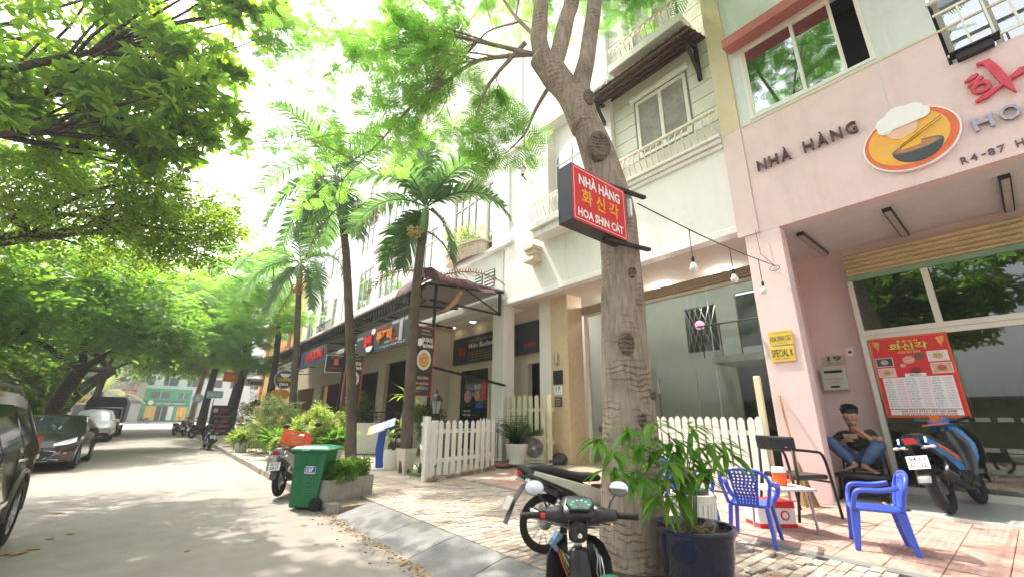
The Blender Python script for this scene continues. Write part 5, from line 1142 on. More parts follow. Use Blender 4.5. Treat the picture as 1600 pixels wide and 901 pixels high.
# --- SUV at the left edge
suv = thing('parked_suv', 'brown-grey SUV at the left photo edge, only its rear side in view', 'suv', (-2.02, 6.55, 0), radians(.5))
prof = [(-2.35, .3), (-2.36, .75), (-2.25, .98), (-1.4, 1.12), (-1.1, 1.18), (-.35, 1.68), (.3, 1.76), (1.3, 1.75), (1.85, 1.68), (2.12, 1.36), (2.22, 1.08), (2.26, .9), (2.25, .5), (2.15, .3)]
body, Wf = make_car(suv, 4.6, 1.86, 1.76, CARBR, prof, (-1.42, 1.40), .375, 1.10)
for s in (1, -1):
    o = sideglass(suv, [(-.85, 1.16), (.02, 1.14), (.02, 1.60), (-.30, 1.62)], Wf, s, CARGL); o = sideglass(suv, [(.08, 1.14), (1.0, 1.15), (.92, 1.62), (.08, 1.62)], Wf, s, CARGL); sideglass(suv, [(1.07, 1.16), (1.62, 1.24), (1.52, 1.58), (1.0, 1.61)], Wf, s, CARGL)
    for yy in (.4-.62, 1.02-.12):
        hb = MB(); hb.tube([(s*.935, yy-.12, .98), (s*.965, yy-.09, .985), (s*.965, yy+.09, .99), (s*.935, yy+.12, .99)], .018, 6); hb.build('door_handle', TRIM, suv, smooth=True)
    for yy, z0, z1 in ((.05, .3, 1.12), (1.08, .72, 1.12)): MB().box(s*.928-.004, s*.928+.004, yy-.005, yy+.005, z0, z1).build('door_gap', BLACK, suv)
    b = MB(); P = archpts(1.40, .46, -5, 185, 16, .375); b.tube([(s*.935, y, z) for y, z in P], .028, 6); b.build('arch_trim', mat('arch_trim_paint', (.10, .09, .07), .35, metal=.4), suv, smooth=True)
    b = MB(); b.loft([[(s*x, y, z) for x, y, z in q] for q in ([(.80, 2.19, .98), (.925, 2.02, .98), (.93, 1.98, 1.2), (.84, 2.10, 1.22)], [(.76, 2.21, .98), (.86, 2.14, .98), (.86, 2.09, 1.2), (.78, 2.14, 1.22)])]); b.build('tail_lamp', LAMPR, suv)
    wheel(suv, s*.84, -1.42, .375, .24, s); wheel(suv, s*.84, 1.40, .375, .24, s)
    rr = MB(); rr.tube([(s*.66, -.2, 1.74), (s*.67, .3, 1.795), (s*.67, 1.3, 1.79), (s*.66, 1.7, 1.72)], .018, 6); rr.build('roof_rail', BLACKM, suv)
MB().lathe([(.06, 0), (.062, .006)], 16, (.934, 1.78, .93), axis=Matrix(((0, 0, 1), (0, 1, 0), (-1, 0, 0)))).build('fuel_cap', CARBR, suv)
MB().bar((.938, .0, .55), (.938, .95, .55), .02, .05).build('door_moulding', TRIM, suv)
# --- dark sedan facing us
sed = thing('parked_sedan', 'dark purple-black sedan parked facing the camera behind the SUV', 'sedan', (-2.36, 19.2, 0), radians(-1.5))
prof = [(-2.2, .24), (-2.26, .4), (-2.27, .62), (-2.15, .76), (-1.7, .89), (-.95, .98), (-.1, 1.40), (.35, 1.455), (.95, 1.43), (1.6, 1.10), (2.1, 1.05), (2.2, .9), (2.18, .4), (2.1, .26)]
body, Wf2 = make_car(sed, 4.4, 1.76, 1.45, CARBK, prof, (-1.38, 1.22), .32, .95)
for s in (1, -1):
    sideglass(sed, [(-.72, 1.03), (.25, 1.02), (.25, 1.38), (-.1, 1.36)], Wf2, s, CARGL); sideglass(sed, [(.3, 1.02), (1.15, 1.03), (.95, 1.35), (.3, 1.385)], Wf2, s, CARGL)
    wheel(sed, s*.80, -1.38, .32, .2, s); wheel(sed, s*.80, 1.22, .32, .2, s)
    b = MB(); b.loft([[(s*.45, -2.29, .66), (s*.45, -2.24, .72), (s*.45, -2.2, .70), (s*.45, -2.2, .64)], [(s*.66, -2.21, .68), (s*.66, -2.08, .80), (s*.66, -2.0, .76), (s*.66, -2.1, .66)], [(s*.835, -1.96, .74), (s*.815, -1.78, .86), (s*.78, -1.7, .82), (s*.80, -1.86, .72)]]); b.build('headlight', LAMPW, sed)
    b = MB(); b.tube([(s*.62, -2.235, .50), (s*.34, -2.30, .34), (s*.62, -2.22, .30)], .018, 6); b.build('chrome_strip', TRIM, sed)
    MB().ell((s*.70, -2.17, .46), (.05, .04, .035), 10, 6).build('fog_lamp', mat('amber_lens', (.6, .25, .05), .2), sed)
    b = MB(); b.ell((s*.97, -.68, 1.04), (.10, .06, .075), 12, 8); b.bar((s*.86, -.66, .99), (s*.93, -.67, 1.01), .03); b.build('wing_mirror', BLACK, sed, smooth=True)
    MB().tube([(s*.885, .12, .86), (s*.905, .16, .865), (s*.905, .3, .865), (s*.885, .33, .86)], .014, 6).build('door_handle', TRIM, sed)
    MB().tube([(s*.83, -.72, 1.0), (s*.70, -.1, 1.385), (s*.68, .5, 1.42)], .012, 5).build('window_trim', TRIM, sed)
ws = MB(); us = [-1, -.6, -.2, .2, .6, 1]
R0 = [ws.av((u*.76, -.88+.02*u*u, 1.01-.035*u*u+.008)) for u in us]; R1 = [ws.av((u*.62, -.12+.05*u*u, 1.395-.035*u*u+.006)) for u in us]
for j in range(5): ws.af([R0[j], R0[j+1], R1[j+1], R1[j]])
ws.build('windscreen', mat('windscreen_glass', (.05, .075, .07), .05, var=.5, scale=4, spec=.9), sed, smooth=True)
g = MB(); g.prism([(-.40, .30), (.40, .30), (.52, .50), (.30, .535), (-.30, .535), (-.52, .50)], .03, T4(FACE_S, (0, -2.262, 0))); gr = g.build('grille', BLACKP, sed)
for k in range(4): MB().box(-.44, .44, -2.30, -2.293, .335+.05*k, .35+.05*k).build('grille_bar', mat('grille_grey', (.06, .06, .06), .4), gr)
g = MB(); g.tube([(-.30, -2.31, .55), (-.54, -2.285, .505), (-.41, -2.31, .285), (.41, -2.31, .285), (.54, -2.285, .505), (.30, -2.31, .55)], .016, 6); g.build('grille_surround', TRIM, sed)
MB().prism(disc_poly(.07, 20, .04), .012, T4(FACE_S, (0, -2.275, .63))).build('badge', TRIM, sed); MB().box(-.26, .26, -2.325, -2.312, .36, .47).build('number_plate', WHITEP, sed); text('51F-218.40', T4(FACE_S, (0, -2.327, .415)), .44, .07, BLACKP, sed)
# --- car under a silver cover
cc_ = thing('covered_car', 'car under a crumpled silver-grey cover, parked between the sedan and the truck', 'car', (-2.72, 35.0, 0))
COVER = mat('silver_cover', (.66, .68, .71), .4, metal=.15, var=.2, scale=2, bump=.9, bscale=7)
prof = [(-2.2, .42), (-2.24, .75), (-1.6, 1.0), (-.95, 1.1), (-.2, 1.66), (.5, 1.74), (1.4, 1.68), (2.0, 1.15), (2.15, .9), (2.15, .42)]
b = MB(); us = [-1+.2*i for i in range(11)]; G_ = []
prof2 = []
for p, q in zip(prof, prof[1:]):
    for k in range(4): prof2.append((p[0]+(q[0]-p[0])*k/4, p[1]+(q[1]-p[1])*k/4))
prof2.append(prof[-1])
def cw(z): return .92-(max(0, z-1.0))*.42
for u in us: G_.append([b.av((u*cw(z)+.02*sin(9*y+5*z), y*(1-.05*u*u)+.02*sin(7*u+6*z), z-.07*u*u*(z > .8)+.018*sin(11*y+8*u))) for y, z in prof2])
for s_ in (0, -1):
    edge = G_[s_]
for a, c in zip(G_, G_[1:]):
    for j in range(len(prof2)-1): b.af([a[j], a[j+1], c[j+1], c[j]])
for s_, sg in ((0, -1), (-1, 1)):
    base = [b.av((sg*(.93+.03*sin(14*y)), y*.97, .40+.05*sin(5*y))) for y, z in prof2]; e_ = G_[s_]
    for j in range(len(prof2)-1): b.af([e_[j], e_[j+1], base[j+1], base[j]])
b.build('cover', COVER, cc_, smooth=True)
MB().box(-.86, .86, -2.2, 2.1, .2, .5).build('bumper', BLACK, cc_, bevel=.08); MB().box(-.7, .7, -2.22, -2.19, .30, .33).build('bumper_strip', TRIM, cc_)
for s in (1, -1):
    for y in (-1.4, 1.35): wheel(cc_, s*.80, y, .34, .2, s)
b = MB(); b.ell((1.0, -.7, 1.12), (.14, .1, .1), 10, 8); b.build('covered_mirror', COVER, cc_, smooth=True)
# --- canvas-topped truck
tk = thing('canvas_truck', 'small truck with black canvas cargo cover behind the covered car', 'truck', (-2.8, 43, 0))
CANV = mat('black_canvas', (.012, .012, .014), .6, var=.3, bump=.5, bscale=12)
b = MB(); b.loft([[(-1.05, y, .9), (1.05, y, .9), (1.05, y, 2.25+.02*sin(3*y)), (.85, y, 2.62), (-.85, y, 2.62), (-1.05, y, 2.25)] for y in [-2+.4*k for k in range(13)]]); b.build('canvas', CANV, tk, auto=30)
MB().box(-.95, .95, -3.6, -2.1, .55, 1.9).build('cab', BLACK, tk, bevel=.12); MB().box(-.8, .8, -3.63, -3.59, 1.2, 1.75).build('windscreen', CARGL, tk); MB().box(-.9, .9, -3.6, 2.8, .45, .7).build('chassis', BLACKM, tk)
MB().box(-.95, .95, -3.66, -3.6, 1.85, 1.92).build('visor', TRIM, tk)
for s in (1, -1):
    for y in (-2.8, 1.6): wheel(tk, s*.88, y, .36, .22, s)
# ================================================================== motorbikes
TYRE = RUBBER; SEATM = mat('seat_vinyl', (.02, .02, .022), .5, var=.25, bump=.15, bscale=80)
DKPL = mat('dark_trim_plastic', (.022, .022, .025), .45, var=.2); ENG = mat('engine_alloy', (.22, .22, .22), .4, metal=.8, var=.2); MIRR = mat('mirror_glass', (.7, .72, .72), .03, metal=1., var=.02)
def bikewheel(root, y, r, w, spoked, rimm=STEEL):
    R = Matrix(((0, 0, 1), (0, 1, 0), (-1, 0, 0))); c = (0, y, r)
    n = 32; rr = MB(); t = w/2; cr_ = r-t
    rr.lathe([(cr_+t*cos(a), t*sin(a)) for a in [2*pi*k/10 for k in range(11)]], n, c, axis=R, cap0=False, cap1=False); o = rr.build('tyre', TYRE, root, smooth=True)
    b = MB(); b.lathe([(cr_-t*.75, -t*.6), (cr_-t*.55, -t*.75), (cr_-t*.55, t*.75), (cr_-t*.75, t*.6), (cr_-t*.75, -t*.6)], n, c, axis=R, cap0=False, cap1=False)
    if spoked:
        for k in range(28):
            a = 2*pi*k/28; e = a+(.35 if k % 2 else -.35); s = .025 if k % 4 < 2 else -.025
            b.tube([Vector(c)+R @ Vector((.045*cos(a), .045*sin(a), s)), Vector(c)+R @ Vector(((cr_-t*.6)*cos(e), (cr_-t*.6)*sin(e), 0))], .003, 4, cap=False)
        b.lathe([(.05, -.05), (.065, -.04), (.065, .04), (.05, .05)], 14, c, axis=R)
    else:
        for k in range(5):
            a = 2*pi*k/5; b.bar(Vector(c)+R @ Vector((.03*cos(a), .03*sin(a), 0)), Vector(c)+R @ Vector(((cr_-t*.6)*cos(a), (cr_-t*.6)*sin(a), 0)), .045, .03)
        b.lathe([(.07, -.045), (.07, .045)], 14, c, axis=R)
    b.build('rim', rimm, o, auto=40); return o
def ribbon(b, pts, ws, th=.02, m=0):
    """panel following (y,z) points with half-widths in x"""
    P = [Vector((0, y, z)) for y, z in pts]; top, bot = [], []
    secs = []
    for i, p in enumerate(P):
        t = (P[min(i+1, len(P)-1)]-P[max(i-1, 0)]).normalized(); nn = Vector((0, -t.z, t.y))
        w = ws[i]; secs.append([p+Vector((-w, 0, 0))-nn*th*.9, p+Vector((-w*.6, 0, 0))+nn*th*.6, p+Vector((0, 0, 0))+nn*th, p+Vector((w*.6, 0, 0))+nn*th*.6, p+Vector((w, 0, 0))-nn*th*.9, p+Vector((w*.6, 0, 0))-nn*th*1.2, p+Vector((-w*.6, 0, 0))-nn*th*1.2])
    b.loft(secs, m); return b
def sidepanel(root, name, poly, x, m, th=.02, bulge=.02):
    for s in (1, -1):
        b = MB(); cy = sum(p[0] for p in poly)/len(poly); cz = sum(p[1] for p in poly)/len(poly)
        a = [b.av((s*(x-th), y, z)) for y, z in poly]; c = [b.av((s*x, y, z)) for y, z in poly]; d_ = [b.av((s*(x+bulge), cy+(y-cy)*.8, cz+(z-cz)*.8)) for y, z in poly]; n = len(poly)
        for q, w in ((a, c), (c, d_)):
            for j in range(n): b.af([q[j], q[(j+1) % n], w[(j+1) % n], w[j]])
        b.af(d_); b.af(a[::-1]); b.build(name, m, root, auto=40)
def motorbike(name, label, loc, heading, paint, lean=0., scale=1., underbone=False, accent=None, plate=None, rack=False, group=None, seat=SEATM, cat='motorbike', mirror=True, paint2=None):
    t = thing(name, label, cat, loc, heading, group); t.rotation_euler = (0, lean, heading); t.scale = (scale,)*3
    r, w, wb = (.285, .075, .62) if underbone else (.27, .10, .62)
    bikewheel(t, wb, r, w, underbone); bikewheel(t, -wb, r, w*1.1, underbone)
    b = MB()
    for s in (1, -1): b.tube([(s*.06, wb, r), (s*.06, wb-.13, .66)], [.022, .026], 8)
    b.tube([(0, wb-.12, .62), (0, wb-.22, .98)], .03, 8); b.build('fork', ENG, t, smooth=True)
    b = MB(); ribbon(b, [(wb+r*1.1*cos(a), r+r*1.12*sin(a)) for a in [radians(q) for q in (20, 50, 80, 110, 140, 165)]], [.03, .055, .06, .06, .055, .03], .012); b.build('front_fender', paint, t, auto=40)
    b = MB(); ribbon(b, [(wb-.10, .40), (wb-.13, .55), (wb-.10, .72), (wb-.12, .88), (wb-.2, .98)], [.11, .20, .22, .16, .08], .035); b.build('front_cowl', paint, t, auto=40)
    b = MB(); ribbon(b, [(wb-.28, .36), (wb-.25, .55), (wb-.23, .75), (wb-.24, .90)], [.16, .20, .20, .12], .03); b.build('leg_shield', paint2 or DKPL, t, auto=40)
    b = MB(); b.loft([[(-.10, y, z0), (.10, y, z0), (w_, y, z1), (-w_, y, z1)] for y, z0, z1, w_ in ((.36, .30, .42, .12), (.1, .26, .36, .14), (-.12, .28, .42, .13))] if not underbone else [[(-.07, y, z0), (.07, y, z0), (.09, y, z1), (-.09, y, z1)] for y, z0, z1 in ((.42, .42, .62), (.2, .36, .56), (-.05, .36, .6))]); b.build('floorboard' if not underbone else 'leg_body', paint if underbone else DKPL, t, bevel=.02)
    # tail body
    pts = [(.02, .52), (-.2, .64), (-.5, .72), (-.82, .80), (-.92, .82)]
    b = MB(); b.loft([[(-w_, y, z-.16*q), (w_, y, z-.16*q), (w_*1.05, y, z), (w_*.7, y, z+.05), (-w_*.7, y, z+.05), (-w_*1.05, y, z)] for (y, z), w_, q in zip(pts, (.10, .14, .15, .11, .05), (1.4, 1.8, 1.2, .7, .4))]); b.build('tail_body', paint2 or DKPL, t, auto=40)
    sidepanel(t, 'side_panel', [(.05, .42), (-.02, .62), (-.3, .70), (-.82, .83), (-.86, .77), (-.45, .56), (-.18, .44)], .14, paint)
    if accent: sidepanel(t, 'accent_panel', [(-.05, .52), (-.1, .58), (-.62, .755), (-.6, .71), (-.3, .60)], .165, accent, .01, .01); 
    b = MB(); b.loft([[(-w_, y, z), (w_, y, z), (w_*1.02, y, z+h*.6), (w_*.7, y, z+h), (-w_*.7, y, z+h), (-w_*1.02, y, z+h*.6)] for y, z, w_, h in ((.1, .67, .08, .07), (0, .67, .12, .11), (-.2, .66, .135, .115), (-.42, .70, .135, .13), (-.5, .72, .13, .145), (-.75, .78, .12, .11), (-.86, .81, .08, .06))]); b.build('seat', seat, t, smooth=True, sub=1)
    # handlebar, grips, headset, mirrors
    b = MB(); b.tube([(-.30, wb-.30, 1.02), (-.15, wb-.24, 1.0), (.15, wb-.24, 1.0), (.30, wb-.30, 1.02)], .014, 8); hb = b.build('handlebar', BLACKM, t)
    for s in (1, -1):
        MB().tube([(s*.22, wb-.27, 1.012), (s*.35, wb-.325, 1.03)], .019, 10).build('grip', RUBBER, hb)
        if mirror:
            b = MB(); b.tube([(s*.2, wb-.25, 1.02), (s*.26, wb-.22, 1.14), (s*.30, wb-.24, 1.22)], .007, 6); b.ell((s*.33, wb-.24, 1.26), (.075, .02, .05), 14, 8); mo = b.build('mirror', BLACK, hb, smooth=True)
        b = MB(); b.ell((s*.09, -.84, .72), (.045, .03, .02), 8, 6); b.bar((s*.05, -.83, .73), (s*.15, -.85, .72), .02); b.ell((s*.17, -.86, .72), (.035, .03, .02), 8, 6); b.build('indicator', mat('clear_indicator', (.6, .6, .58), .2), t)
    b = MB(); b.loft([[(-w_, y, z), (w_, y, z), (w_*.7, y, z+h), (-w_*.7, y, z+h)] for y, z, w_, h in ((wb-.32, .98, .10, .04), (wb-.22, .95, .15, .12), (wb-.1, .93, .12, .10), (wb-.05, .93, .07, .06))]); b.build('headset', paint, t, auto=40)
    b = MB(); b.ell((0, wb-.06, .965), (.09, .05, .05), 12, 8); b.build('headlight', LAMPW, t, smooth=True)
    b = MB(); b.loft([[(-w_, y, z), (w_, y, z), (w_, y-.02, z+.07), (-w_, y-.02, z+.07)] for y, z, w_ in ((-.80, .71, .085), (-.93, .76, .055))]); b.build('tail_light', LAMPR, t, bevel=.01)
    b = MB(); ribbon(b, [(-wb+.12, .60), (-wb-.12, .58), (-wb-.26, .50), (-wb-.36, .34)] if not underbone else [(-wb+.05, .68), (-wb-.22, .66), (-wb-.34, .52), (-wb-.44, .30)], [.06, .07, .07, .06], .012); b.build('rear_fender', DKPL if not underbone else mat('grey_fender', (.07, .07, .075), .5), t, auto=40)
    if plate is not None:
        Rp = Matrix.Rotation(radians(-18), 3, 'X') @ FACE_S
        p = MB(); p.prism(rect(.20, .145), .006, T4(Rp, (0, -wb-.315, .56))); po = p.build('number_plate', WHITEP, t)
        for i, s in enumerate(plate): text(s, T4(Rp, Vector((0, -wb-.315, .56))+Rp @ Vector((0, .035-.065*i, .0075))), .15, .05, BLACKP, t, bold=.02)
    b = MB(); b.tube([(.13, .1, .22), (.15, -.25, .25), (.16, -.4, .29), (.165, -.85, .42)], [.02, .022, .05, .055], 10); b.build('exhaust', BLACKM if not underbone else CHROME, t, smooth=True)
    MB().bar((.17, -.45, .36), (.17, -.75, .45), .012, .07).build('heat_shield', STEEL, t)
    b = MB(); b.cbox((0, -.1, .33), (.2, .34, .22)); b.cbox((-.09, -.4, .29), (.06, .5, .09)); b.lathe([(.085, -.11), (.09, .0), (.085, .11)], 14, (0, -.1, .33), axis=Matrix(((0, 0, 1), (0, 1, 0), (-1, 0, 0)))); b.build('engine', ENG, t, bevel=.02)
    for s in (1, -1):
        b = MB(); b.tube([(s*.10, -wb+.02, r+.02), (s*.11, -.42, .62)], [.02, .022], 8)
        for k in range(7): b.lathe([(.03, -.006), (.03, .006)], 10, (s*(.1+.001*k), -wb+.06+.02*k, r+.09+.033*k))
        b.build('shock_absorber', CHROME, t)
    MB().bar((-.12, -.05, .26), (-.26, -.12, .02), .018).build('side_stand', BLACKM, t)
    if rack: MB().tube([(-.12, -.6, .86), (-.13, -.95, .93), (.13, -.95, .93), (.12, -.6, .86)], .012, 6).build('grab_rail', CHROME, t)
    return t
PBLUE = mat('blue_bike_paint', (.02, .20, .55), .25, var=.05, coat=.6); PORG = mat('orange_bike_paint', (.75, .16, .02), .3); PBLK = mat('black_bike_paint', (.012, .012, .014), .22, coat=.5); PSIL = mat('silver_bike_paint', (.42, .42, .43), .3, metal=.5, coat=.4); PWHT = mat('cream_bike_paint', (.62, .60, .50), .3, coat=.5); PGRN = mat('teal_bike_paint', (.02, .22, .2), .3, coat=.4)
mbk = motorbike('motorbike', 'blue, black and orange scooter parked by the glass door under the red menu', (9.92, 1.02, .238), radians(-98), PBLUE, lean=radians(-9), scale=1.26, accent=PORG, plate=('94-L1', '601.22'), paint2=PBLK, mirror=False)
b = MB(); b.bar((-.13, .22, .985), (.13, .22, .985), .03, .02); b.cbox((0, .33, 1.06), (.09, .05, .09)); b.build('orange_trim', PORG, mbk)
mb2 = motorbike('motorbike', 'black and cream step-through motorbike with spoked wheels behind the tree trunk', (4.05, 3.44, .135), radians(-110), PBLK, lean=radians(-3), underbone=True, plate=None, paint2=PBLK)
sidepanel(mb2, 'cream_panel', [(.10, .44), (.0, .61), (-.3, .69), (-.78, .815), (-.80, .775), (-.38, .61), (-.12, .46)], .172, PWHT, .01, .012)
MB().box(-.10, .10, .02, .34, .60, .64).build('foot_tray', mat('brown_tray', (.22, .14, .11), .5), mb2, bevel=.02)
mb2p = MB(); mb2p.prism(rect(.19, .14), .004, T4(Matrix.Rotation(radians(-28), 3, 'X') @ FACE_S, (0, -1.03, .50))); mb2p.build('number_plate', mat('worn_plate', (.5, .5, .48), .4), mb2)
mb3 = motorbike('motorbike', 'silver scooter with orange crate parked behind the green bin', (2.42, 10.05, .03), radians(-32), PSIL, lean=radians(-4), plate=('59-X2', '338.17'), paint2=PSIL, scale=1.0)
crt = thing('plastic_crate', 'orange-red plastic crate strapped on the seat of the silver scooter', 'crate', (2.32, 9.9, .86), radians(-32)); crt.rotation_euler = (radians(-14), radians(8), radians(-32))
CRO = mat('orange_crate', (.72, .12, .02), .45, var=.08)
MB().box(-.2, .2, -.26, .26, 0, .02).build('base', CRO, crt)
for (x0, x1, y0, y1) in ((-.21, -.195, -.26, .26), (.195, .21, -.26, .26), (-.195, .195, -.27, -.255), (-.195, .195, .255, .27)):
    for k in range(4): MB().box(x0, x1, y0, y1, .02+.075*k, .07+.075*k).build('slat', CRO, crt)
for sx in (-.205, .205):
    for sy in (-.262, -.09, .09, .262): MB().box(sx-.013, sx+.013, sy-.02, sy+.02, 0, .31).build('post', CRO, crt)
mb4 = motorbike('motorbike', 'dark scooter with white plate at the kerb, nearest of the far scooters', (2.05, 24.3, 0), radians(4), PBLK, plate=('59-P1', '220.81'))
for (x, y, h, p, l) in ((1.95, 39, -20, PWHT, 'cream scooter parked at the far right kerb under the trees'), (1.55, 41.5, -25, PGRN, 'teal scooter, farthest of the row at the right kerb'), (2.6, 36, -60, PBLK, 'black scooter standing on the pavement edge by the tree planter')):
    motorbike('motorbike', l, (x, y, .0), radians(h), p, plate=('59-K1', '115.20'))
motorbike('motorbike', 'tiny dark scooter outside the grey shop at the street end', (-1.6, 103, 0), radians(60), PBLK)
# --- foreground scooter (seen over its handlebar), custom
fg = thing('motorbike', 'black step-through bike in the foreground, seen over its handlebar and speedometer', 'motorbike', (1.95, 1.78, 0), radians(-39))
BKP = mat('worn_black_plastic', (.018, .018, .02), .34, var=.3, scale=25, bump=.05)
b = MB(); b.loft([[(-w_, y, z0), (w_, y, z0), (w_*1.02, y, z1-.02), (w_*.8, y, z1), (-w_*.8, y, z1), (-w_*1.02, y, z1-.02)] for y, z0, z1, w_ in ((-.075, .985, 1.005, .082), (-.05, .955, 1.03, .098), (.01, .94, 1.062, .102), (.07, .94, 1.075, .092), (.11, .96, 1.06, .07))])
b.build('headset', BKP, fg, smooth=True, sub=1)
for s in (1, -1):
    b = MB(); b.tube([(s*.07, -.0, .985), (s*.13, -.01, .985), (s*.19, -.02, .985), (s*.215, -.025, .985)], [.055, .042, .03, .028], 14); b.build('handlebar_cover', BKP, fg, smooth=True)
    b = MB(); b.tube([(s*.20, -.022, .985), (s*.325, -.055, .985)], .0165, 12)
    for k in range(9): b.lathe([(.018, -.003), (.018, .003)], 10, (s*(.225+.011*k), -.029-.0029*k, .985), axis=Matrix(((0, 0, 1), (0, 1, 0), (-1, 0, 0))))
    b.build('grip', RUBBER, fg, smooth=True)
    b = MB(); b.tube([(s*.2, .03, .985), (s*.28, .04, .98), (s*.33, .02, .975)], .006, 6); b.build('lever', STEEL, fg)
    b = MB(); b.tube([(s*.17, .0, 1.0), (s*.19, .02, 1.05), (s*.225, .03, 1.085)], .006, 6); b.build('mirror_stem', BLACKM, fg)
    q = Vector((-s*.12, -1, .12)).to_track_quat('Z', 'Y').to_matrix()
    c0 = Vector((s*.245, .03, 1.115)); 
    mb_ = MB(); mb_.lathe([(.012, -.035), (.045, -.02), (.0515, 0), (.048, .004)], 26, c0, axis=q @ Matrix(((1.15, 0, 0), (0, .82, 0), (0, 0, 1))), cap1=False); mo = mb_.build('mirror', BKP if s < 0 else BKP, fg, smooth=True)
    MB().lathe([(.047, .003), (.03, .0035), (.001, .004)], 26, c0, axis=q @ Matrix(((1.15, 0, 0), (0, .82, 0), (0, 0, 1))), cap0=False).build('mirror_glass', MIRR, mo, smooth=True)
MB().box(-.215, -.19, -.06, -.035, .975, 1.0).build('starter_button', RED, fg, bevel=.004); MB().box(-.225, -.185, -.05, .0, .965, 1.012).build('switch_housing', BLACK, fg, bevel=.006)
# instrument cluster facing the rider
q = Matrix.Rotation(radians(-48), 3, 'X') @ FACE_S
ic = Vector((0, -.062, 1.040)); Tq = T4(q, ic)
MB().prism([(-.072, .04), (.072, .04), (.08, .0), (.05, -.038), (-.05, -.038), (-.08, .0)], .012, Tq).build('cluster_frame', BLACK, fg, bevel=.003)
cl_ = MB().prism([(-.063, .033), (.063, .033), (.07, .0), (.044, -.031), (-.044, -.031), (-.07, .0)], .002, T4(q, ic+q @ Vector((0, 0, .0125)))).build('dial', mat('dial_face', (.05, .12, .10), .15, var=.3, spec=.8), fg)
for k, s in enumerate(('20', '40', '60', '80', '100', '120')):
    a = radians(165-30*k); text(s, T4(q, ic+q @ Vector((.05*cos(a), -.014+.036*sin(a), .0155))), None, .008, WHITEP, fg)
MB().box(-.018, .018, -.0008, .0008, -.0015, .0015).build('odometer', RED, fg, loc=ic+q @ Vector((0, -.024, .016)))
MB().bar(ic+q @ Vector((0, -.014, .0155)), ic+q @ Vector((-.03, .01, .0155)), .002, .001).build('needle', RED, fg)
# steering neck with key, leg shield inside, hanging wires
b = MB(); b.loft([[(-w_, y-.03, z), (w_, y-.03, z), (w_*1.1, y+.05, z), (-w_*1.1, y+.05, z)] for y, z, w_ in ((.0, .97, .062), (.01, .92, .058), (.02, .86, .055), (.02, .835, .05))]); b.build('steering_neck', BKP, fg, smooth=True, sub=1)
b = MB(); b.loft([[(-w_, y-.035, z), (0, y-.055, z), (w_, y-.035, z), (w_*1.05, y+.05, z), (-w_*1.05, y+.05, z)] for y, z, w_ in ((.02, .828, .058), (.02, .76, .062), (-.0, .66, .075), (-.06, .55, .085), (-.12, .45, .09))]); b.build('centre_column', BKP, fg, smooth=True, sub=1)
MB().lathe([(.013, 0), (.013, .006), (.009, .007)], 16, (0, -.035, .885), axis=FACE_S).build('key_switch', CHROME, fg)
for s in (1, -1):
    b = MB(); sec = []
    for z, xo, yo in ((.865, .10, .04), (.83, .145, .03), (.76, .175, .015), (.66, .185, .0), (.5, .175, -.02), (.4, .16, -.05)):
        sec.append([(s*.055, .07, z), (s*(xo*.6), yo+.06, z), (s*xo, yo, z), (s*(xo+.004), yo+.012, z), (s*xo*.6, yo+.075, z), (s*.055, .085, z)])
    b.loft(sec, closed=True); b.build('leg_shield', BKP, fg, auto=50)
WC = [(.6, .05, .03), (.05, .25, .08), (.65, .4, .02), (.03, .06, .3), (.5, .5, .45), (.6, .2, .02)]
for k, c in enumerate(WC):
    x = -.12+.012*k; pts = [(x, .035, .82-.01*k), (x+.015, .01, .77), (x+.04+.004*k, -.0, .71), (x+.07, -.01, .65), (x+.075, -.01, .5)]; MB().tube(pts, .004, 6).build('wire', mat('wire_%d' % k, c, .4), fg, smooth=True)
for k in range(3): MB().tube([(.085+.014*k, .03, .83-.02*k), (.10+.01*k, .0, .77), (.09+.02*k, -.005, .71), (.12, -.01, .6)], .004, 6).build('cable', STEEL if k < 2 else CHROME, fg, smooth=True)
MB().tube([(.12, .06, .93), (.17, .05, .925), (.19, .02, .93)], .004, 6).build('hook_wire', BLACK, fg); MB().ell((.192, .012, .928), .009, 8, 6).build('amber_cap', mat('amber_cap', (.7, .35, .03), .3), fg)
MB().tube([(-.11, .03, .88), (-.15, .0, .84), (-.12, .02, .8)], [.03, .025, .01], 8).build('blue_rag', mat('blue_rag', (.12, .2, .28), .8), fg)
bikewheel(fg, .30, .28, .075, True); b = MB(); b.tube([(0, .05, .82), (0, .18, .5), (.07, .30, .28)], .025, 8); b.build('fork', ENG, fg)
bikewheel(fg, -.93, .28, .08, True)
b = MB(); b.loft([[(-w_, y, z), (w_, y, z), (w_, y, z+h*.6), (w_*.7, y, z+h), (-w_*.7, y, z+h), (-w_, y, z+h*.6)] for y, z, w_, h in ((-.42, .62, .08, .05), (-.55, .62, .12, .08), (-.8, .65, .13, .08), (-1.15, .68, .10, .07))]); b.build('seat', SEATM, fg, smooth=True, sub=1)
b = MB(); b.loft([[(-w_, y, .34), (w_, y, .34), (w_, y, z), (-w_, y, z)] for y, z, w_ in ((0, .45, .07), (-.4, .55, .09), (-.7, .62, .11), (-1.1, .66, .07))]); b.build('body', BKP, fg, bevel=.03)
MB().ell((.13, -.14, .70), (.07, .05, .035), 10, 8).build('green_bag', mat('green_bag', (.02, .22, .08), .5, bump=.4, bscale=20), fg, smooth=True)
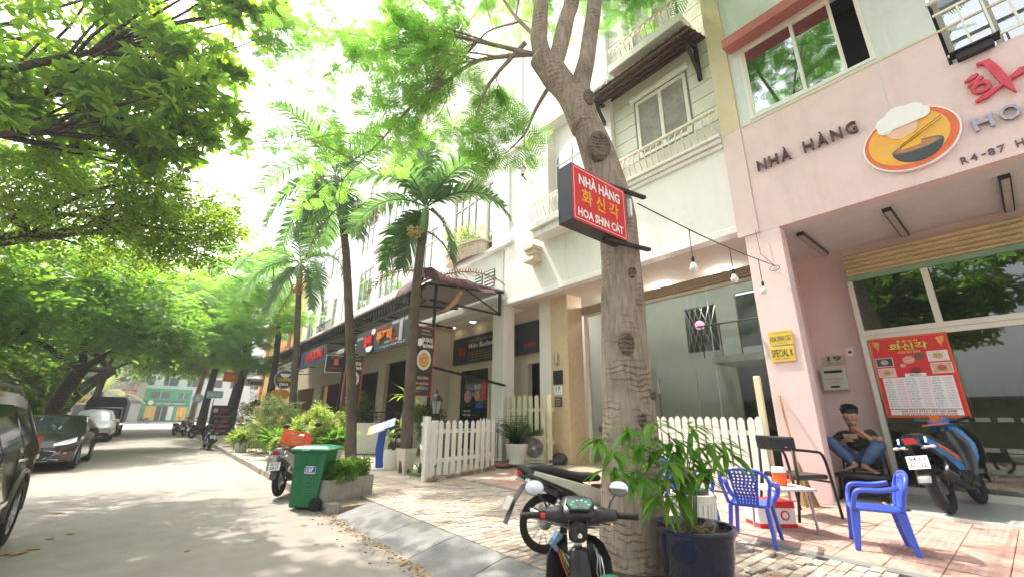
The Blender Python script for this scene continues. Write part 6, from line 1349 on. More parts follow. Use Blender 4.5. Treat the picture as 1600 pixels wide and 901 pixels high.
# ================================================================== canopy and the cafe signs
cn = thing('canopy', 'long dark steel canopy with scalloped edge and lattice truss along the cafe row', 'canopy')
ROOFS = mat('faded_canopy_sheet', (.40, .32, .30), .7, var=.15, scale=3); MAROON = mat('maroon_canvas', (.10, .035, .045), .7, var=.3, scale=6, bump=.5, bscale=14)
for k in range(26):
    y0 = 11.9+1.0*k; b = MB(); secs = []
    for j in range(9):
        y = y0+j*.125; z = .03*sin(2*pi*j/2.0+pi/2); secs.append([(6.35, y, 6.05+z), (5.72, y, 5.62+z), (5.68, y, 5.50+z*1.4), (5.72, y, 5.49+z*1.4), (5.77, y, 5.60+z), (6.35, y, 6.02+z)])
    b.loft(secs); b.build('roof_sheet', ROOFS, cn)
MB().box(6.35, 8.95, 11.4, 37.9, 5.88, 5.93).build('roof_deck', mat('deck_underside', (.34, .33, .34), .6), cn)
for (a, c, w) in (((5.78, 11.4, 5.44), (5.78, 37.9, 5.44), .07), ((5.78, 11.4, 4.98), (5.78, 37.9, 4.98), .06)): MB().bar(a, c, w).build('truss_rail', BLACKM, cn)
tb = MB(); y = 11.6; k = 0
while y < 37.6: tb.bar((5.78, y, 5.0), (5.78, y+.16, 5.42), .035); tb.bar((5.76, y+.16, 5.0), (5.76, y+.0, 5.42), .03); y += .27
tag(tb.build('truss_web', BLACKM, cn), kind='stuff')
for y in (11.38, 14.5, 18, 22, 26, 30, 34, 37.8):
    MB().bar((5.75, y, 5.5), (8.9, y, 5.82), .07).build('rafter', BLACKM, cn); MB().bar((5.95, y, 5.02), (8.72, y, 4.98), .06).build('tie_beam', BLACKM, cn)
MB().bar((8.72, 11.38, 4.95), (8.72, 11.38, 5.8), .08).build('end_post', BLACKM, cn); MB().bar((8.7, 11.37, 5.0), (7.2, 11.37, 5.65), .04).build('brace', BLACKM, cn)
for (x, y) in ((6.14, 11.38), (5.50, 11.38), (5.7, 18.2), (5.7, 26), (5.7, 34)): MB().bar((x, y, .14), (x, y, 5.5), .075).build('post', BLACKM, cn)
MB().bar((6.14, 11.37, 2.95), (9.0, 11.37, 2.55), .07).build('low_rail', BLACKM, cn)
b = MB(); b.loft([[(5.6+.28*k, 11.32-.06*(k % 2), 5.98+.09*sin(k*1.3)-.02*k), (5.62+.28*k, 11.18+.03*sin(k*2), 5.62+.05*sin(k*2.1)), (5.62+.28*k, 11.24, 5.62), (5.6+.28*k, 11.7, 6.02)] for k in range(11)]); b.build('torn_canvas', MAROON, cn, auto=60)
b = MB(); b.loft([[(5.5, 11.35+.25*k, 5.55+.06*sin(2.2*k)), (5.42+.04*(k % 2), 11.35+.25*k, 5.30), (5.46, 11.35+.25*k, 5.30), (5.95, 11.35+.25*k, 6.05)] for k in range(7)]); b.build('torn_canvas', MAROON, cn, auto=60)
df = thing('fallen_palm_frond', 'dry orange-brown palm frond caught on the torn canopy corner', 'palm frond')
frond('frond', (6.5, 12.4, 6.1), radians(-65), radians(10), 2.6, .9, L_DEAD, df, 26, .04, .5, .8)
frond('frond', (5.9, 11.9, 6.05), radians(150), radians(12), 1.9, 2.0, L_DEAD, df, 22, .04, .5, 1.2)
b = MB(); b.loft([[(6.75, 10.9, 5.35), (6.8, 10.95, 5.3), (6.85, 10.9, 5.36)], [(6.45, 10.85, 4.95), (6.55, 11.0, 4.85), (6.62, 10.82, 4.93)], [(6.15, 10.8, 4.62), (6.25, 10.95, 4.55), (6.32, 10.78, 4.66)], [(5.92, 10.8, 4.5), (5.94, 10.84, 4.47), (5.97, 10.79, 4.5)]]); b.build('sheath', mat('dry_sheath', (.36, .17, .07), .6, var=.3, scale=12, stretch=(1, 1, 3)), df)
def sideboard(name, label, y0, y1, z0, z1, x=5.7, m=None):
    t = thing(name, label, 'sign'); MB().box(x, x+.08, y0, y1, z0, z1).build('board', m or mat('charcoal_board', (.035, .04, .042), .5), t); return t
def wt(t, s, y, z, w, h, m, x=5.69, bold=.02, ext=0.): return text(s, T4(FACE_W, (x, y, z)), w, h, m, t, extrude=ext, bold=bold)
s1 = sideboard('shop_sign', 'wide charcoal restaurant signboard with orange and red raised Korean letters and a bowl', 12.05, 16.9, 3.72, 4.68)
ORL = mat('orange_letter', (.80, .22, .02), .4); REDL2 = mat('red_letter', (.65, .02, .03), .4)
wt(s1, '쭈꾸미', 14.0, 4.22, 1.3, .42, ORL, ext=.06, bold=.045, x=5.68); wt(s1, '놀부', 15.5, 4.22, .75, .46, REDL2, ext=.06, bold=.045, x=5.68)
wt(s1, 'Nhà hàng Hàn Quốc', 14.7, 4.58, 1.5, .11, REDL2); wt(s1, '오징어 쭈꾸미', 16.5, 4.42, .6, .12, WHITEP); wt(s1, 'Jjukkumi 0903 210 111', 13.4, 3.98, 1.3, .10, WHITEP); wt(s1, '47 Hưng Gia 4, Phú Mỹ Hưng, Q7', 13.4, 3.84, 2.1, .09, WHITEP); wt(s1, '배달 환영', 12.9, 4.58, 1.2, .11, WHITEP)
def pz(t, y, z, poly, m, nm, x=5.69, e=.012): return MB().prism(poly, e, T4(FACE_W, (x, y, z))).build(nm, m, t)
pz(s1, 15.3, 3.98, arc(0, 0, .33, .2, pi, 2*pi), WHITEP, 'bowl', 5.65, .03); pz(s1, 15.15, 4.52, disc_poly(.19, 20, .12), WHITEP, 'steam'); pz(s1, 12.75, 4.25, rect(.26, .7), mat('lilac_print', (.6, .5, .65), .4), 'side_panel'); pz(s1, 13.25, 4.05, rect(.16, .32), mat('magenta_print', (.45, .03, .12), .4), 'cup')
s2 = sideboard('shop_sign', 'small blue and red shop sign reading VIEN DONG under the canopy', 21.0, 25.8, 3.95, 4.85, m=mat('dim_board', (.10, .10, .11), .6))
wt(s2, 'VIEN DONG', 23.0, 4.45, 3.2, .46, REDL2, ext=.05, bold=.05); pz(s2, 25.3, 4.35, [(-.35, -.45), (0, -.3), (.35, -.45), (.22, .4), (-.22, .4)], mat('purple_blue_print', (.07, .05, .35), .4), 'emblem'); wt(s2, 'massage', 22.4, 4.08, 1.6, .18, BLUEP)
s3 = sideboard('shop_sign', 'dark sign with white letters DUNG COFFEE toward the far end of the canopy', 27.5, 33.5, 3.8, 4.8, m=BLACKP); wt(s3, 'DUNG COFFEE', 30.3, 4.3, 5.0, .6, WHITEP, ext=.04, bold=.03)
def hangsign(name, label, loc, w, h, m, cat='sign', pole=None, rim=None, rot=0.):
    t = thing(name, label, cat, loc, rot)
    MB().box(-w/2, w/2, 0, .07, -h/2, h/2).build('board', m, t, bevel=.01)
    if rim: MB().box(-w/2-.025, w/2+.025, .005, .065, -h/2-.025, h/2+.025).build('rim', rim, t)
    if pole: MB().bar((0, .035, pole[0]), (0, .035, pole[1]), .05).build('pole', BLACKM, t)
    return t
def ft(t, s, x, z, w, h, m, bold=.02): return text(s, T4(FACE_S, (x, -.006, z)), w, h, m, t, bold=bold)
def fp(t, x, z, poly, m, nm, e=.008): return MB().prism(poly, e, T4(FACE_S, (x, -.001, z))).build(nm, m, t)
q = hangsign('square_sign', 'square black hanging sign with pink emblem and white rim by the palm trunk', (5.45, 18.4, 3.60), .78, .68, BLACKP, rim=WHITEP, rot=radians(-10)); fp(q, 0, .08, rect(.17, .26), mat('pink_emblem', (.75, .12, .2), .4), 'emblem'); ft(q, '놀부', 0, .08, .13, .2, WHITEP); ft(q, 'Nolboo', 0, -.18, .45, .09, RED); ft(q, 'Hàn Quốc', 0, .27, .45, .05, YELLOWP)
def banner(label, loc, rot=0.):
    t = hangsign('vertical_banner', label, loc, .60, 2.0, mat('brown_black_print', (.03, .022, .02), .5), rot=rot, rim=mat('red_rim', (.60, .07, .03), .5))
    ft(t, 'Nhà hàng', 0, .9, .25, .05, WHITEP); ft(t, 'HÀN QUỐC', .03, .80, .34, .07, YELLOWP); ft(t, '쭈꾸미', .06, .60, .36, .17, WHITEP, .03); ft(t, '철판볶음', .10, .44, .36, .11, WHITEP, .03)
    fp(t, -.17, .53, disc_poly(.09, 18, .12), WHITEP, 'cup_print')
    fp(t, .0, .02, disc_poly(.23, 28, .30), mat('bowl_print', (.72, .64, .60), .5), 'bowl_print'); fp(t, .0, .01, disc_poly(.17, 24, .21), mat('soup_print', (.45, .16, .05), .5, rgb2=(.62, .35, .12), scale=12), 'soup_print', .011)
    for k, (rr, c) in enumerate(((.12, YELLOWP), (.085, mat('broth_print', (.4, .14, .05), .5)), (.05, YELLOWP))): fp(t, -.005, .01, disc_poly(rr, 20, rr*1.25), c, 'swirl_print', .013+.002*k)
    for k in range(3): ft(t, ('GIAO HÀNG', 'MIỄN PHÍ 24H', '0903 210 111')[k], 0, -.50-.15*k, .36+.05*(k == 1), .10, PINKP, .04)
    return t
banner('tall red-rimmed food banner hung between two black posts beside the nearest palm', (5.83, 11.26, 3.1)); banner('second red-rimmed food banner, half hidden behind the tall fruiting palm', (5.62, 16.6, 2.85), radians(-25))
cs = thing('round_sign', 'round dark hanging sign reading COFFEE DIVA with a white cup', 'sign', (5.1, 26, 3.4), radians(-8)); MB().prism(disc_poly(.52, 30), .08, T4(FACE_S, (0, .04, 0))).build('rim', mat('pale_blue_print', (.45, .5, .6), .4), cs); MB().prism(disc_poly(.47, 30), .004, T4(FACE_S, (0, -.042, 0))).build('board', mat('dark_brown_print', (.06, .035, .03), .5), cs)
text('COFFEE', T4(FACE_S, (0, -.05, -.02)), .72, .20, YELLOWP, cs, bold=.05); text('DIVA', T4(FACE_S, (0, -.05, -.28)), .45, .16, WHITEP, cs, bold=.05); MB().prism(arc(0, .3, .26, .2, pi, 2*pi), .006, T4(FACE_S, (0, -.048, 0))).build('cup_print', WHITEP, cs); MB().bar((.5, .05, .3), (1.2, .05, .35), .04).build('arm', BLACKM, cs)
fs = thing('flower_signs', 'yellow round flower discs with red blobs hanging under the coffee sign', 'sign', (5.0, 26.2, 2.6))
for x in (-.2, .25): MB().lathe([(.25, -.02), (.25, .02)], 18, (x, 0, 0), axis=FACE_S).build('disc', YELLOWP, fs); MB().ell((x-.1, -.02, -.4), (.12, .06, .1), 10, 8).build('blob', RED, fs, smooth=True)
q = hangsign('tattoo_sign', 'small white sign with dark red word Tattoo hanging in the leaves', (4.9, 34.6, 3.7), 1.2, .5, WHITEP); ft(q, 'Tattoo', 0, 0, .95, .34, mat('wine_print', (.25, .01, .08), .4), .04)
q = hangsign('pavement_sign', 'cyan and white lettered sign on the far right pavement', (2.9, 36.4, 2.85), 0.95, .5, mat('cyan_print', (.25, .62, .62), .5), pole=(-2.7, -.3)); ft(q, 'NAIL', 0, 0, .8, .3, WHITEP, .05)
q = thing('round_sign', 'small pale blue round sign on a post at the far right kerb', 'sign', (2.3, 42, 2.7)); MB().prism(disc_poly(.36, 24), .06, T4(FACE_S, (0, 0, 0))).build('board', mat('periwinkle_print', (.45, .52, .8), .5), q); MB().prism(disc_poly(.18, 16), .004, T4(FACE_S, (0, -.062, 0))).build('emblem', WHITEP, q); MB().bar((0, .03, -2.6), (0, .03, -.3), .06).build('pole', STEEL, q)
q = hangsign('orange_sign', 'orange sign panel high on a far tree trunk', (3.6, 36.2, 4.1), .9, .7, ORANGEP); ft(q, 'CAFE', 0, 0, .6, .25, YELLOWP, .04)
q = hangsign('notice_board', 'tall black board with pink and red lines standing by the dark tree trunk', (3.35, 34.6, 1.15), 1.15, 1.9, BLACKP); fp(q, -.36, .62, disc_poly(.15, 18), PINKP, 'emblem'); ft(q, 'DV', .15, .62, .5, .34, mat('dark_red_print', (.35, .01, .03), .4), .06)
for k, s in enumerate(('GỘI ĐẦU DƯỠNG SINH', 'SPA - NAIL', 'MASSAGE', 'MỞ CỬA 9H-22H')): ft(q, s, .05, .25-.3*k, .9 if k % 2 == 0 else .7, .17, mat('salmon_print', (.6, .14, .16), .4), .05)
hb = thing('hanging_plants', 'cluster of yellow and dark hanging decorations and leaves by the cafe front', 'decoration', (4.9, 33.5, 0))
for k in range(9): MB().ell((RND.uniform(-.5, .9), RND.uniform(-.4, .4), RND.uniform(1.0, 2.6)), (.12, .1, .26), 8, 6).build('lantern', YELLOWP if k % 2 else BLACKP, hb, smooth=True)
leaves('foliage', L_DARK, crown_pts((.4, .3, 1.5), (1.3, .8, 1.5), 50, 10, .25)[0], 'spray', .2, .4, hb)
# ================================================================== red box sign on the trunk
ts = thing('box_sign', 'red light-box sign NHÀ HÀNG HOA SHIN CÁT bracketed to the leaning trunk', 'sign', (2.86, 2.55, 3.42)); bw, bh, bd_ = .92, .66, .20
MB().box(0, bw, 0, bd_, 0, bh).build('casing', mat('dark_blue_grey_steel', (.035, .04, .055), .45, metal=.3), ts, bevel=.006); MB().box(.004, bw-.004, -.004, -.0005, .004, bh-.004).build('face', RED, ts)
b = MB()
for (x0, x1, z0, z1) in ((.03, bw-.03, .03, .036), (.03, bw-.03, bh-.036, bh-.03), (.03, .036, .036, bh-.036), (bw-.036, bw-.03, .036, bh-.036)): b.box(x0, x1, -.006, -.0045, z0, z1)
b.build('border_line', WHITEP, ts)
for s, z, w, h, m in (('NHÀ HÀNG', .515, .70, .155, WHITEP), ('화 신 각', .315, .62, .185, YELLOWP), ('HOA SHIN CÁT', .125, .76, .125, WHITEP)): text(s, T4(FACE_S, (bw/2, -.007, z)), w, h, m, ts, bold=.018 if '화' in s else .035)
for k in range(4): MB().lathe([(.008, 0), (.006, .004)], 8, (0, .04+.12*(k % 2), .08+.5*(k//2)), axis=Matrix(((0, 0, -1), (0, 1, 0), (1, 0, 0)))).build('screw', BLACK, ts)
for z in (-.04, bh+.0): MB().bar((.55, .05, z-.01), (1.32, -.02, z+.05), .05, .035).build('bracket', BLACKM, ts)
MB().box(.99, 1.03, -.02, .02, .36, .58).build('white_tag', WHITEP, ts)
# ================================================================== bulb string
bs = thing('bulb_string', 'sagging black wire with white bulbs from the trunk to the pink column', 'string lights')
W0, W1 = Vector((4.22, 2.66, 4.12)), Vector((8.80, 2.66, 4.40))
def wp_(t): p = W0.lerp(W1, t); return p-Vector((0, 0, .06*sin(pi*t)))
wm = MB(); wm.tube([wp_(k/20) for k in range(21)], .009, 5); wm.tube([W1+Vector((-.01, .09*cos(a), -.06+.05*sin(a))) for a in [2*pi*k/12 for k in range(13)]], .006, 4); wm.tube([W1, W1+Vector((0, .2, .3)), W1+Vector((0, .22, .85))], .005, 4); wm.build('wire', BLACK, bs)
for t, dl in ((.28, .42), (.57, .36), (.83, .42)):
    p = wp_(t); b = MB(); b.tube([p, p-Vector((.01, 0, dl*.6)), p-Vector((0, 0, dl))], .007, 5); b.lathe([(.02, -dl-.1), (.024, -dl-.02), (.012, -dl)], 10, p); h_ = b.build('bulb_holder', BLACK, bs)
    MB().lathe([(.004, -dl-.245), (.035, -dl-.235), (.056, -dl-.2), (.058, -dl-.175), (.04, -dl-.13), (.024, -dl-.1)], 16, p).build('bulb', mat('opal_bulb', (.80, .80, .76), .2), h_, smooth=True)
# ================================================================== bin
bn = thing('wheelie_bin', 'green wheeled rubbish bin with blue and white sticker at the kerb', 'bin', (2.19, 8.10, 0), radians(-41))
BG = mat('green_bin_plastic', (.014, .15, .055), .42, var=.12, scale=4, bump=.08, bscale=90); BGL = mat('green_bin_lid', (.03, .25, .12), .38, var=.08)
b = MB(); b.loft([[(x0, y0, z), (x1, y0, z), (x1, y1, z), (x0, y1, z)] for z, x0, x1, y0, y1 in ((.03, -.25, .18, -.0, .40), (.06, -.265, .20, -.01, .41), (.86, -.275, .27, -.04, .46), (.93, -.28, .28, -.045, .465))]); bo = b.build('bin_body', BG, bn, bevel=.03)
for x in (-.05, .12): MB().box(x-.008, x+.008, -.047, -.036, .66, .80).build('rib', BG, bn)
b = MB(); b.loft([[(x0, y0, z), (x1, y0, z), (x1, y1, z), (x0, y1, z)] for z, x0, x1, y0, y1 in ((.922, -.33, .34, -.085, .50), (.955, -.33, .35, -.085, .50), (.99, -.27, .28, -.04, .46), (1.005, -.1, .16, .05, .36))]); b.build('bin_lid', BGL, bn, bevel=.018)
MB().tube([(.33, -.02, .94), (.40, .0, .95), (.40, .42, .95), (.33, .44, .94)], .018, 8).build('handle', BG, bn, smooth=True); MB().tube([(-.12, -.08, .945), (-.12, -.11, .935), (.02, -.11, .935), (.02, -.08, .945)], .012, 6).build('lid_handle', BGL, bn)
for y in (-.055, .44):
    b = MB(); b.lathe([(.06, -.03), (.10, -.03), (.105, -.01), (.105, .01), (.10, .03), (.06, .03)], 24, (.215, y, .105), axis=FACE_S, cap0=True); wo = b.build('wheel', RUBBER, bn, smooth=False, auto=40); MB().lathe([(.05, .0), (.045, .034)], 16, (.215, y, .105), axis=FACE_S).build('hub', BLACK, wo)
MB().bar((.215, -.02, .105), (.215, .42, .105), .025).build('axle', STEEL, bn)
Ts = T4(FACE_S, (.04, -.044, .625)); MB().prism(rect(.19, .115), .003, T4(FACE_S, (.04, -.036, .625))).build('sticker', WHITEP, bn); MB().prism(rect(.175, .085), .001, T4(FACE_S, (.04, -.0395, .625))).build('sticker_print', BLUEP, bn); text('13Đ', T4(FACE_S, (.04, -.0415, .625)), .13, .065, WHITEP, bn, bold=.04)
lb = MB(); LGT = mat('pale_green_print', (.16, .34, .22), .5)
for k in range(24): a, c = 2*pi*k/24, 2*pi*(k+1)/24; lb.bar((.03+.075*cos(a), -.034, .46+.075*sin(a)), (.03+.075*cos(c), -.034, .46+.075*sin(c)), .008, .004)
lb.bar((.0, -.034, .43), (.0, -.034, .49), .01, .004); lb.bar((.0, -.034, .485), (.05, -.034, .485), .01, .004); lb.bar((.05, -.034, .44), (.05, -.034, .49), .01, .004); lb.build('logo_ring', LGT, bn); text('CTY MÔI TRƯỜNG', T4(FACE_S, (.03, -.03, .33)), .2, .022, LGT, bn); text('Q7 - TP HCM', T4(FACE_S, (.03, -.029, .29)), .17, .02, LGT, bn)
# ================================================================== planters, shrubs and pot plants
def planterbox(label, loc, rot, w, d, h, plantm, kind, s, n, hh, th=.05):
    t = thing('planter_box', label, 'planter', loc, rot)
    b = MB(); b.box(0, w, 0, th, 0, h); b.box(0, w, d-th, d, 0, h); b.box(0, th, th, d-th, 0, h); b.box(w-th, w, th, d-th, 0, h); b.box(-.02, w+.02, -.02, d+.02, -.06, -.002); b.build('box', CONC, t, bevel=.008)
    MB().box(th, w-th, th, d-th, h-.12, h-.05).build('soil', SOIL, t)
    P = RG.uniform((.04, .04, h-.05), (w-.04, d-.04, h+hh), (n, 3)); leaves('plant', plantm, P, kind, s[0], s[1], t, .7)
    return t
planterbox('long grey concrete planter with bright ground-cover leaves beside the green bin', (2.46, 7.80, .12), radians(24), 1.02, .62, .34, L_LIGHT, 'tuft', (.10, .18), 420, .18)
planterbox('small square concrete planter with yellow-green leaves behind the silver scooter', (2.44, 12.9, .13), radians(-20), .45, .45, .42, L_YG, 'tuft', (.12, .2), 140, .28)
def pot(name, label, loc, prof, m, plant=None, group=None, cat='pot', rot=0., lip=True, square=False):
    t = thing(name, label, cat, loc, rot, group); n = 4 if square else 26
    p = list(prof); r1, z1 = p[-1]; b = MB(); b.lathe(p+[(r1*.88, z1), (r1*.84, z1-.06), (.001, z1-.07)], n, axis=Matrix.Rotation(pi/4, 3, 'Z') if square else None, cap1=False)
    o = b.build('pot', m, t, smooth=not square, auto=None if square else 50)
    MB().lathe([(r1*.86, z1-.075), (r1*.86, z1-.05)], n, axis=Matrix.Rotation(pi/4, 3, 'Z') if square else None).build('soil', SOIL, t)
    return t
def shrub(label, loc, c, r, m, n, s, kind='spray', stems=7, group=None):
    t = thing('shrub', label, 'shrub', loc, 0, group); b = MB()
    for k in range(stems): limb(b, (RND.uniform(-.1, .1), RND.uniform(-.1, .1), 0), Vector(c)+Vector((RND.uniform(-r[0], r[0])*.7, RND.uniform(-r[1], r[1])*.7, RND.uniform(0, r[2])*.6)), .025, .008, .2, 5, 5)
    b.build('stems', BARKD, t); P, _ = crown_pts(c, r, n//14, 14, .2, .8); leaves('foliage', m, P, kind, s[0], s[1], t, .7); return t
shrub('rounded yellow-green variegated shrub in front of the dark cafe opening', (4.1, 15.0, .14), (0, 0, .92), (.72, .72, .74), L_YG, 1100, (.16, .26))
shrub('wispy grey-green shrub left of the yellow-green one', (3.75, 19.2, .14), (0, 0, 1.1), (.9, .9, .85), L_GG, 1100, (.16, .28))
shrub('dark leafy shrub low at the cafe window behind the fence', (8.2, 15.2, .2), (0, 0, 1.3), (.5, .5, .6), L_DARK, 300, (.2, .3))
shrub('tall airy dark plant by the cafe railing', (6.9, 19.5, .2), (0, 0, 1.5), (.8, .8, .8), L_DARK, 500, (.2, .34))
shrub('reddish potted plant between the coffee sign and the grey planters', (4.3, 23.5, .14), (0, 0, .7), (.5, .5, .5), leafmat('red_green_leaf', [(.06, .14, .03), (.35, .12, .04), (.08, .18, .03)], .4), 350, (.16, .26))
for (x, y, h, r, l, m) in ((2.85, 20.4, .42, .26, 'white round pot with grassy spill at the kerb', TERRA), (3.55, 22.6, .36, .5, 'wide brown bowl planter behind the white kerb pot', mat('brown_glaze', (.12, .05, .03), .3)), (4.0, 18.0, .5, .25, 'grey pot by the cafe shrubs', CONC), (3.3, 16.4, .45, .24, 'cream pot near the palm, beside the yellow-green shrub', TERRA), (4.6, 21.6, .5, .3, 'dark grey pot beside the wispy shrub', mat('slate_pot', (.12, .13, .15), .6)), (4.5, 14.1, .5, .24, 'white planter pot under the yellow-green shrub', TERRA)):
    p = pot('plant_pot', l, (x, y, ground_z(x)), [(r*.7, 0), (r*.85, h*.5), (r, h*.92), (r*1.06, h)], m)
    P = RG.uniform((-r, -r, h), (r, r, h+.25), (90, 3)); leaves('plant', [L_LIGHT, L_YG][RND.random() < .4], P, 'blade', .25, .5, p, .5)
def strapleaf(b, base, az, L, up, w, droop=1.2, n=6):
    p = Vector(base); d = Vector((cos(az)*cos(up), sin(az)*cos(up), sin(up))); L_, R_, M_ = [], [], []
    for k in range(n+1):
        t = k/n; ww = w*sin(pi*min(.98, .12+.86*t))**.8; sd = d.cross(Vector((0, 0, 1))).normalized(); nn = sd.cross(d)
        M_.append(b.av(p-nn*ww*.18)); L_.append(b.av(p+sd*ww)); R_.append(b.av(p-sd*ww)); d = (d+Vector((0, 0, -droop/n))).normalized(); p = p+d*L/n
    for k in range(n): b.af((L_[k], L_[k+1], M_[k+1], M_[k])); b.af((M_[k], M_[k+1], R_[k+1], R_[k]))
def rosettes(parent, m, tops, L, w, n, name='leaf_rosette'):
    for c in tops:
        b = MB()
        for k in range(n): strapleaf(b, c, 2.4*k+RND.uniform(-.2, .2), L*RND.uniform(.75, 1.1), radians(RND.uniform(15, 75)), w, RND.uniform(.9, 1.8))
        b.build(name, m, parent, smooth=True)
dp = pot('dracaena_pot', 'round cream pot with tall yellow-striped dracaena beside the blue stand', (5.15, 11.3, .15), [(.2, 0), (.26, .2), (.27, .42), (.25, .5)], TERRA)
b = MB(); b.tube([(0, 0, .4), (.05, -.05, 1.1), (.22, -.12, 1.85)], [.03, .025, .02], 6); b.tube([(0, .03, .4), (-.08, .1, .8)], [.025, .02], 6); b.build('stem', BARKP, dp)
DR = leafmat('striped_leaf', [(.10, .22, .02), (.28, .36, .05), (.16, .28, .03), (.38, .42, .08)], .4); rosettes(dp, DR, [(.22, -.12, 1.85)], .62, .045, 15); rosettes(dp, DR, [(-.08, .1, .8), (.12, -.1, 1.05)], .5, .05, 9)
sp = pot('tapered_pot', 'pale square tapered pot at the foot of the nearest palm', (5.0, 10.22, .15), [(.17, 0), (.255, .58), (.27, .60)], mat('pinkish_concrete_pot', (.62, .56, .49), .8, var=.1), square=True, rot=radians(10))
ag = thing('low_plant', 'low spiky green plant between the square pot and the gate post', 'plant', (5.15, 9.75, .16)); rosettes(ag, L_POT, [(0, 0, .05), (.2, -.2, .05)], .5, .035, 14)
zz = pot('fluted_pot', 'white fluted pot with dark glossy leaves beside the air conditioner', (8.4, 10.0, .2), [(.22, 0), (.25, .04), (.22, .1), (.27, .3), (.34, .52), (.35, .58)], TERRA)
b = MB()
for k in range(18):
    az, el = RND.uniform(0, 2*pi), radians(RND.uniform(45, 85)); pts = []; p = Vector((0, 0, .5)); d = Vector((cos(az)*cos(el), sin(az)*cos(el), sin(el)))
    L = RND.uniform(.7, 1.05)
    for j in range(7): pts.append(p.copy()); d = (d+Vector((cos(az)*.06, sin(az)*.06, -.07))).normalized(); p = p+d*L/6
    b.tube(pts, [.02-.0025*j for j in range(7)], 5, cap=False, m=0)
    for j in range(1, 7):
        for s in (1, -1): strapleaf(b, pts[j], az+s*1.15, .24, .35, .075, .5, 3); strapleaf(b, (pts[j]+pts[j-1])/2, az+s*1.2, .22, .3, .07, .5, 3)
b.build('plant', L_POT, zz, smooth=True)
# blue glazed pot with bamboo
BGZ = mat('blue_black_glaze', (.005, .006, .011), .2, rgb2=(.007, .016, .075), scale=1.6, coat=.4, spec=.5)
bp = pot('glazed_pot', 'big dark blue glazed pot with bamboo at the foot of the trunk', (3.80, 2.13, .13), [(.22, 0), (.27, .12), (.305, .32), (.315, .42), (.335, .455), (.35, .475), (.345, .50)], BGZ)
b = MB()
for k in range(70):
    a, r_ = RND.uniform(0, 6.28), RND.uniform(0, .27); p = Vector((r_*cos(a), r_*sin(a), .45+RND.uniform(0, .03))); b.bar(p, p+Vector((RND.uniform(-.09, .09), RND.uniform(-.09, .09), RND.uniform(-.01, .04))), .008, .004)
tag(b.build('straw_mulch', mat('straw', (.36, .26, .13), .9, var=.35, scale=20), bp), kind='stuff')
for k in range(10):
    a, r_ = RND.uniform(0, 6.28), RND.uniform(0, .25); bb = MB(); strapleaf(bb, (r_*cos(a), r_*sin(a), .48), RND.uniform(0, 6), .1, .2, .02, .8, 3); bb.build('dry_leaf', L_DEAD, bp)
bm = thing('bamboo_plant', 'leafy bamboo leaning left across the trunk out of the blue pot', 'plant', (3.80, 2.13, .58))
CANE = mat('bamboo_cane', (.12, .17, .04), .4, var=.3, scale=10); lf = MB(); right = Vector((.775, -.632, 0)); back = Vector((.632, .775, 0))
tips = [(-.80, .74, -.05), (-.66, .62, -.1), (-.56, .84, -.15), (-.42, .70, -.1), (-.30, .88, -.12), (-.16, .74, -.08), (.02, .86, -.1), (.16, .70, .05), (.30, .74, -.05), (-.46, .44, -.15), (-.34, .30, -.18), (.12, .5, -.14), (-.7, .5, -.12), (-.25, .58, -.2), (.36, .62, -.02)]
for k, (tx, tz, ty) in enumerate(tips):
    base = right*(-.06+.02*(k % 5))+back*(.02*(k % 3)-.02); tip = right*tx+back*ty+Vector((0, 0, tz)); mid = right*(tx*.25)+back*(ty*.4)+Vector((0, 0, tz*.72+.05))
    P, Rr = densify([base+Vector((0, 0, -.1)), base*.5+mid*.5+Vector((0, 0, .02)), mid, tip], [.011, .009, .006, .003], 5); MB().tube(P, Rr, 6).build('cane', CANE, bm, smooth=True)
    for j in range(17):
        i = len(P)-1 if j < 7 else RND.randint(int(len(P)*.62), len(P)-1); dv = (P[min(i+1, len(P)-1)]-P[i-1]).normalized(); az = math.atan2(dv.y, dv.x)+RND.uniform(-2.2, 2.2)
        strapleaf(lf, P[i]+Vector((RND.uniform(-.04, .04), RND.uniform(-.04, .04), RND.uniform(-.03, .03))), az, RND.uniform(.18, .34), radians(RND.uniform(-25, 30)), RND.uniform(.016, .029), RND.uniform(.6, 1.5), 5)
lf.build('foliage', L_BAMB, bm, smooth=True)
rp = pot('ribbed_pot', 'white ribbed pot holding a green-black lid, between trunk and blue chair', (5.08, 2.82, .15), [(.17, 0), (.21, .2), (.245, .44), (.26, .50), (.265, .53)], TERRA)
b = MB()
for k in range(26): a = 2*pi*k/26; b.tube([(.18*cos(a), .18*sin(a), .02), (.216*cos(a), .216*sin(a), .2), (.25*cos(a), .25*sin(a), .44)], .012, 5)
b.build('ribs', TERRA, rp, smooth=True)
MB().lathe([(.17, .48), (.185, .5), (.185, .56), (.17, .57)], 26).build('inner_pot', BLACK, rp, smooth=True, auto=40); MB().lathe([(.155, .571), (.15, .578)], 24).build('green_lid', mat('dark_green_lid', (.015, .07, .035), .5), rp)
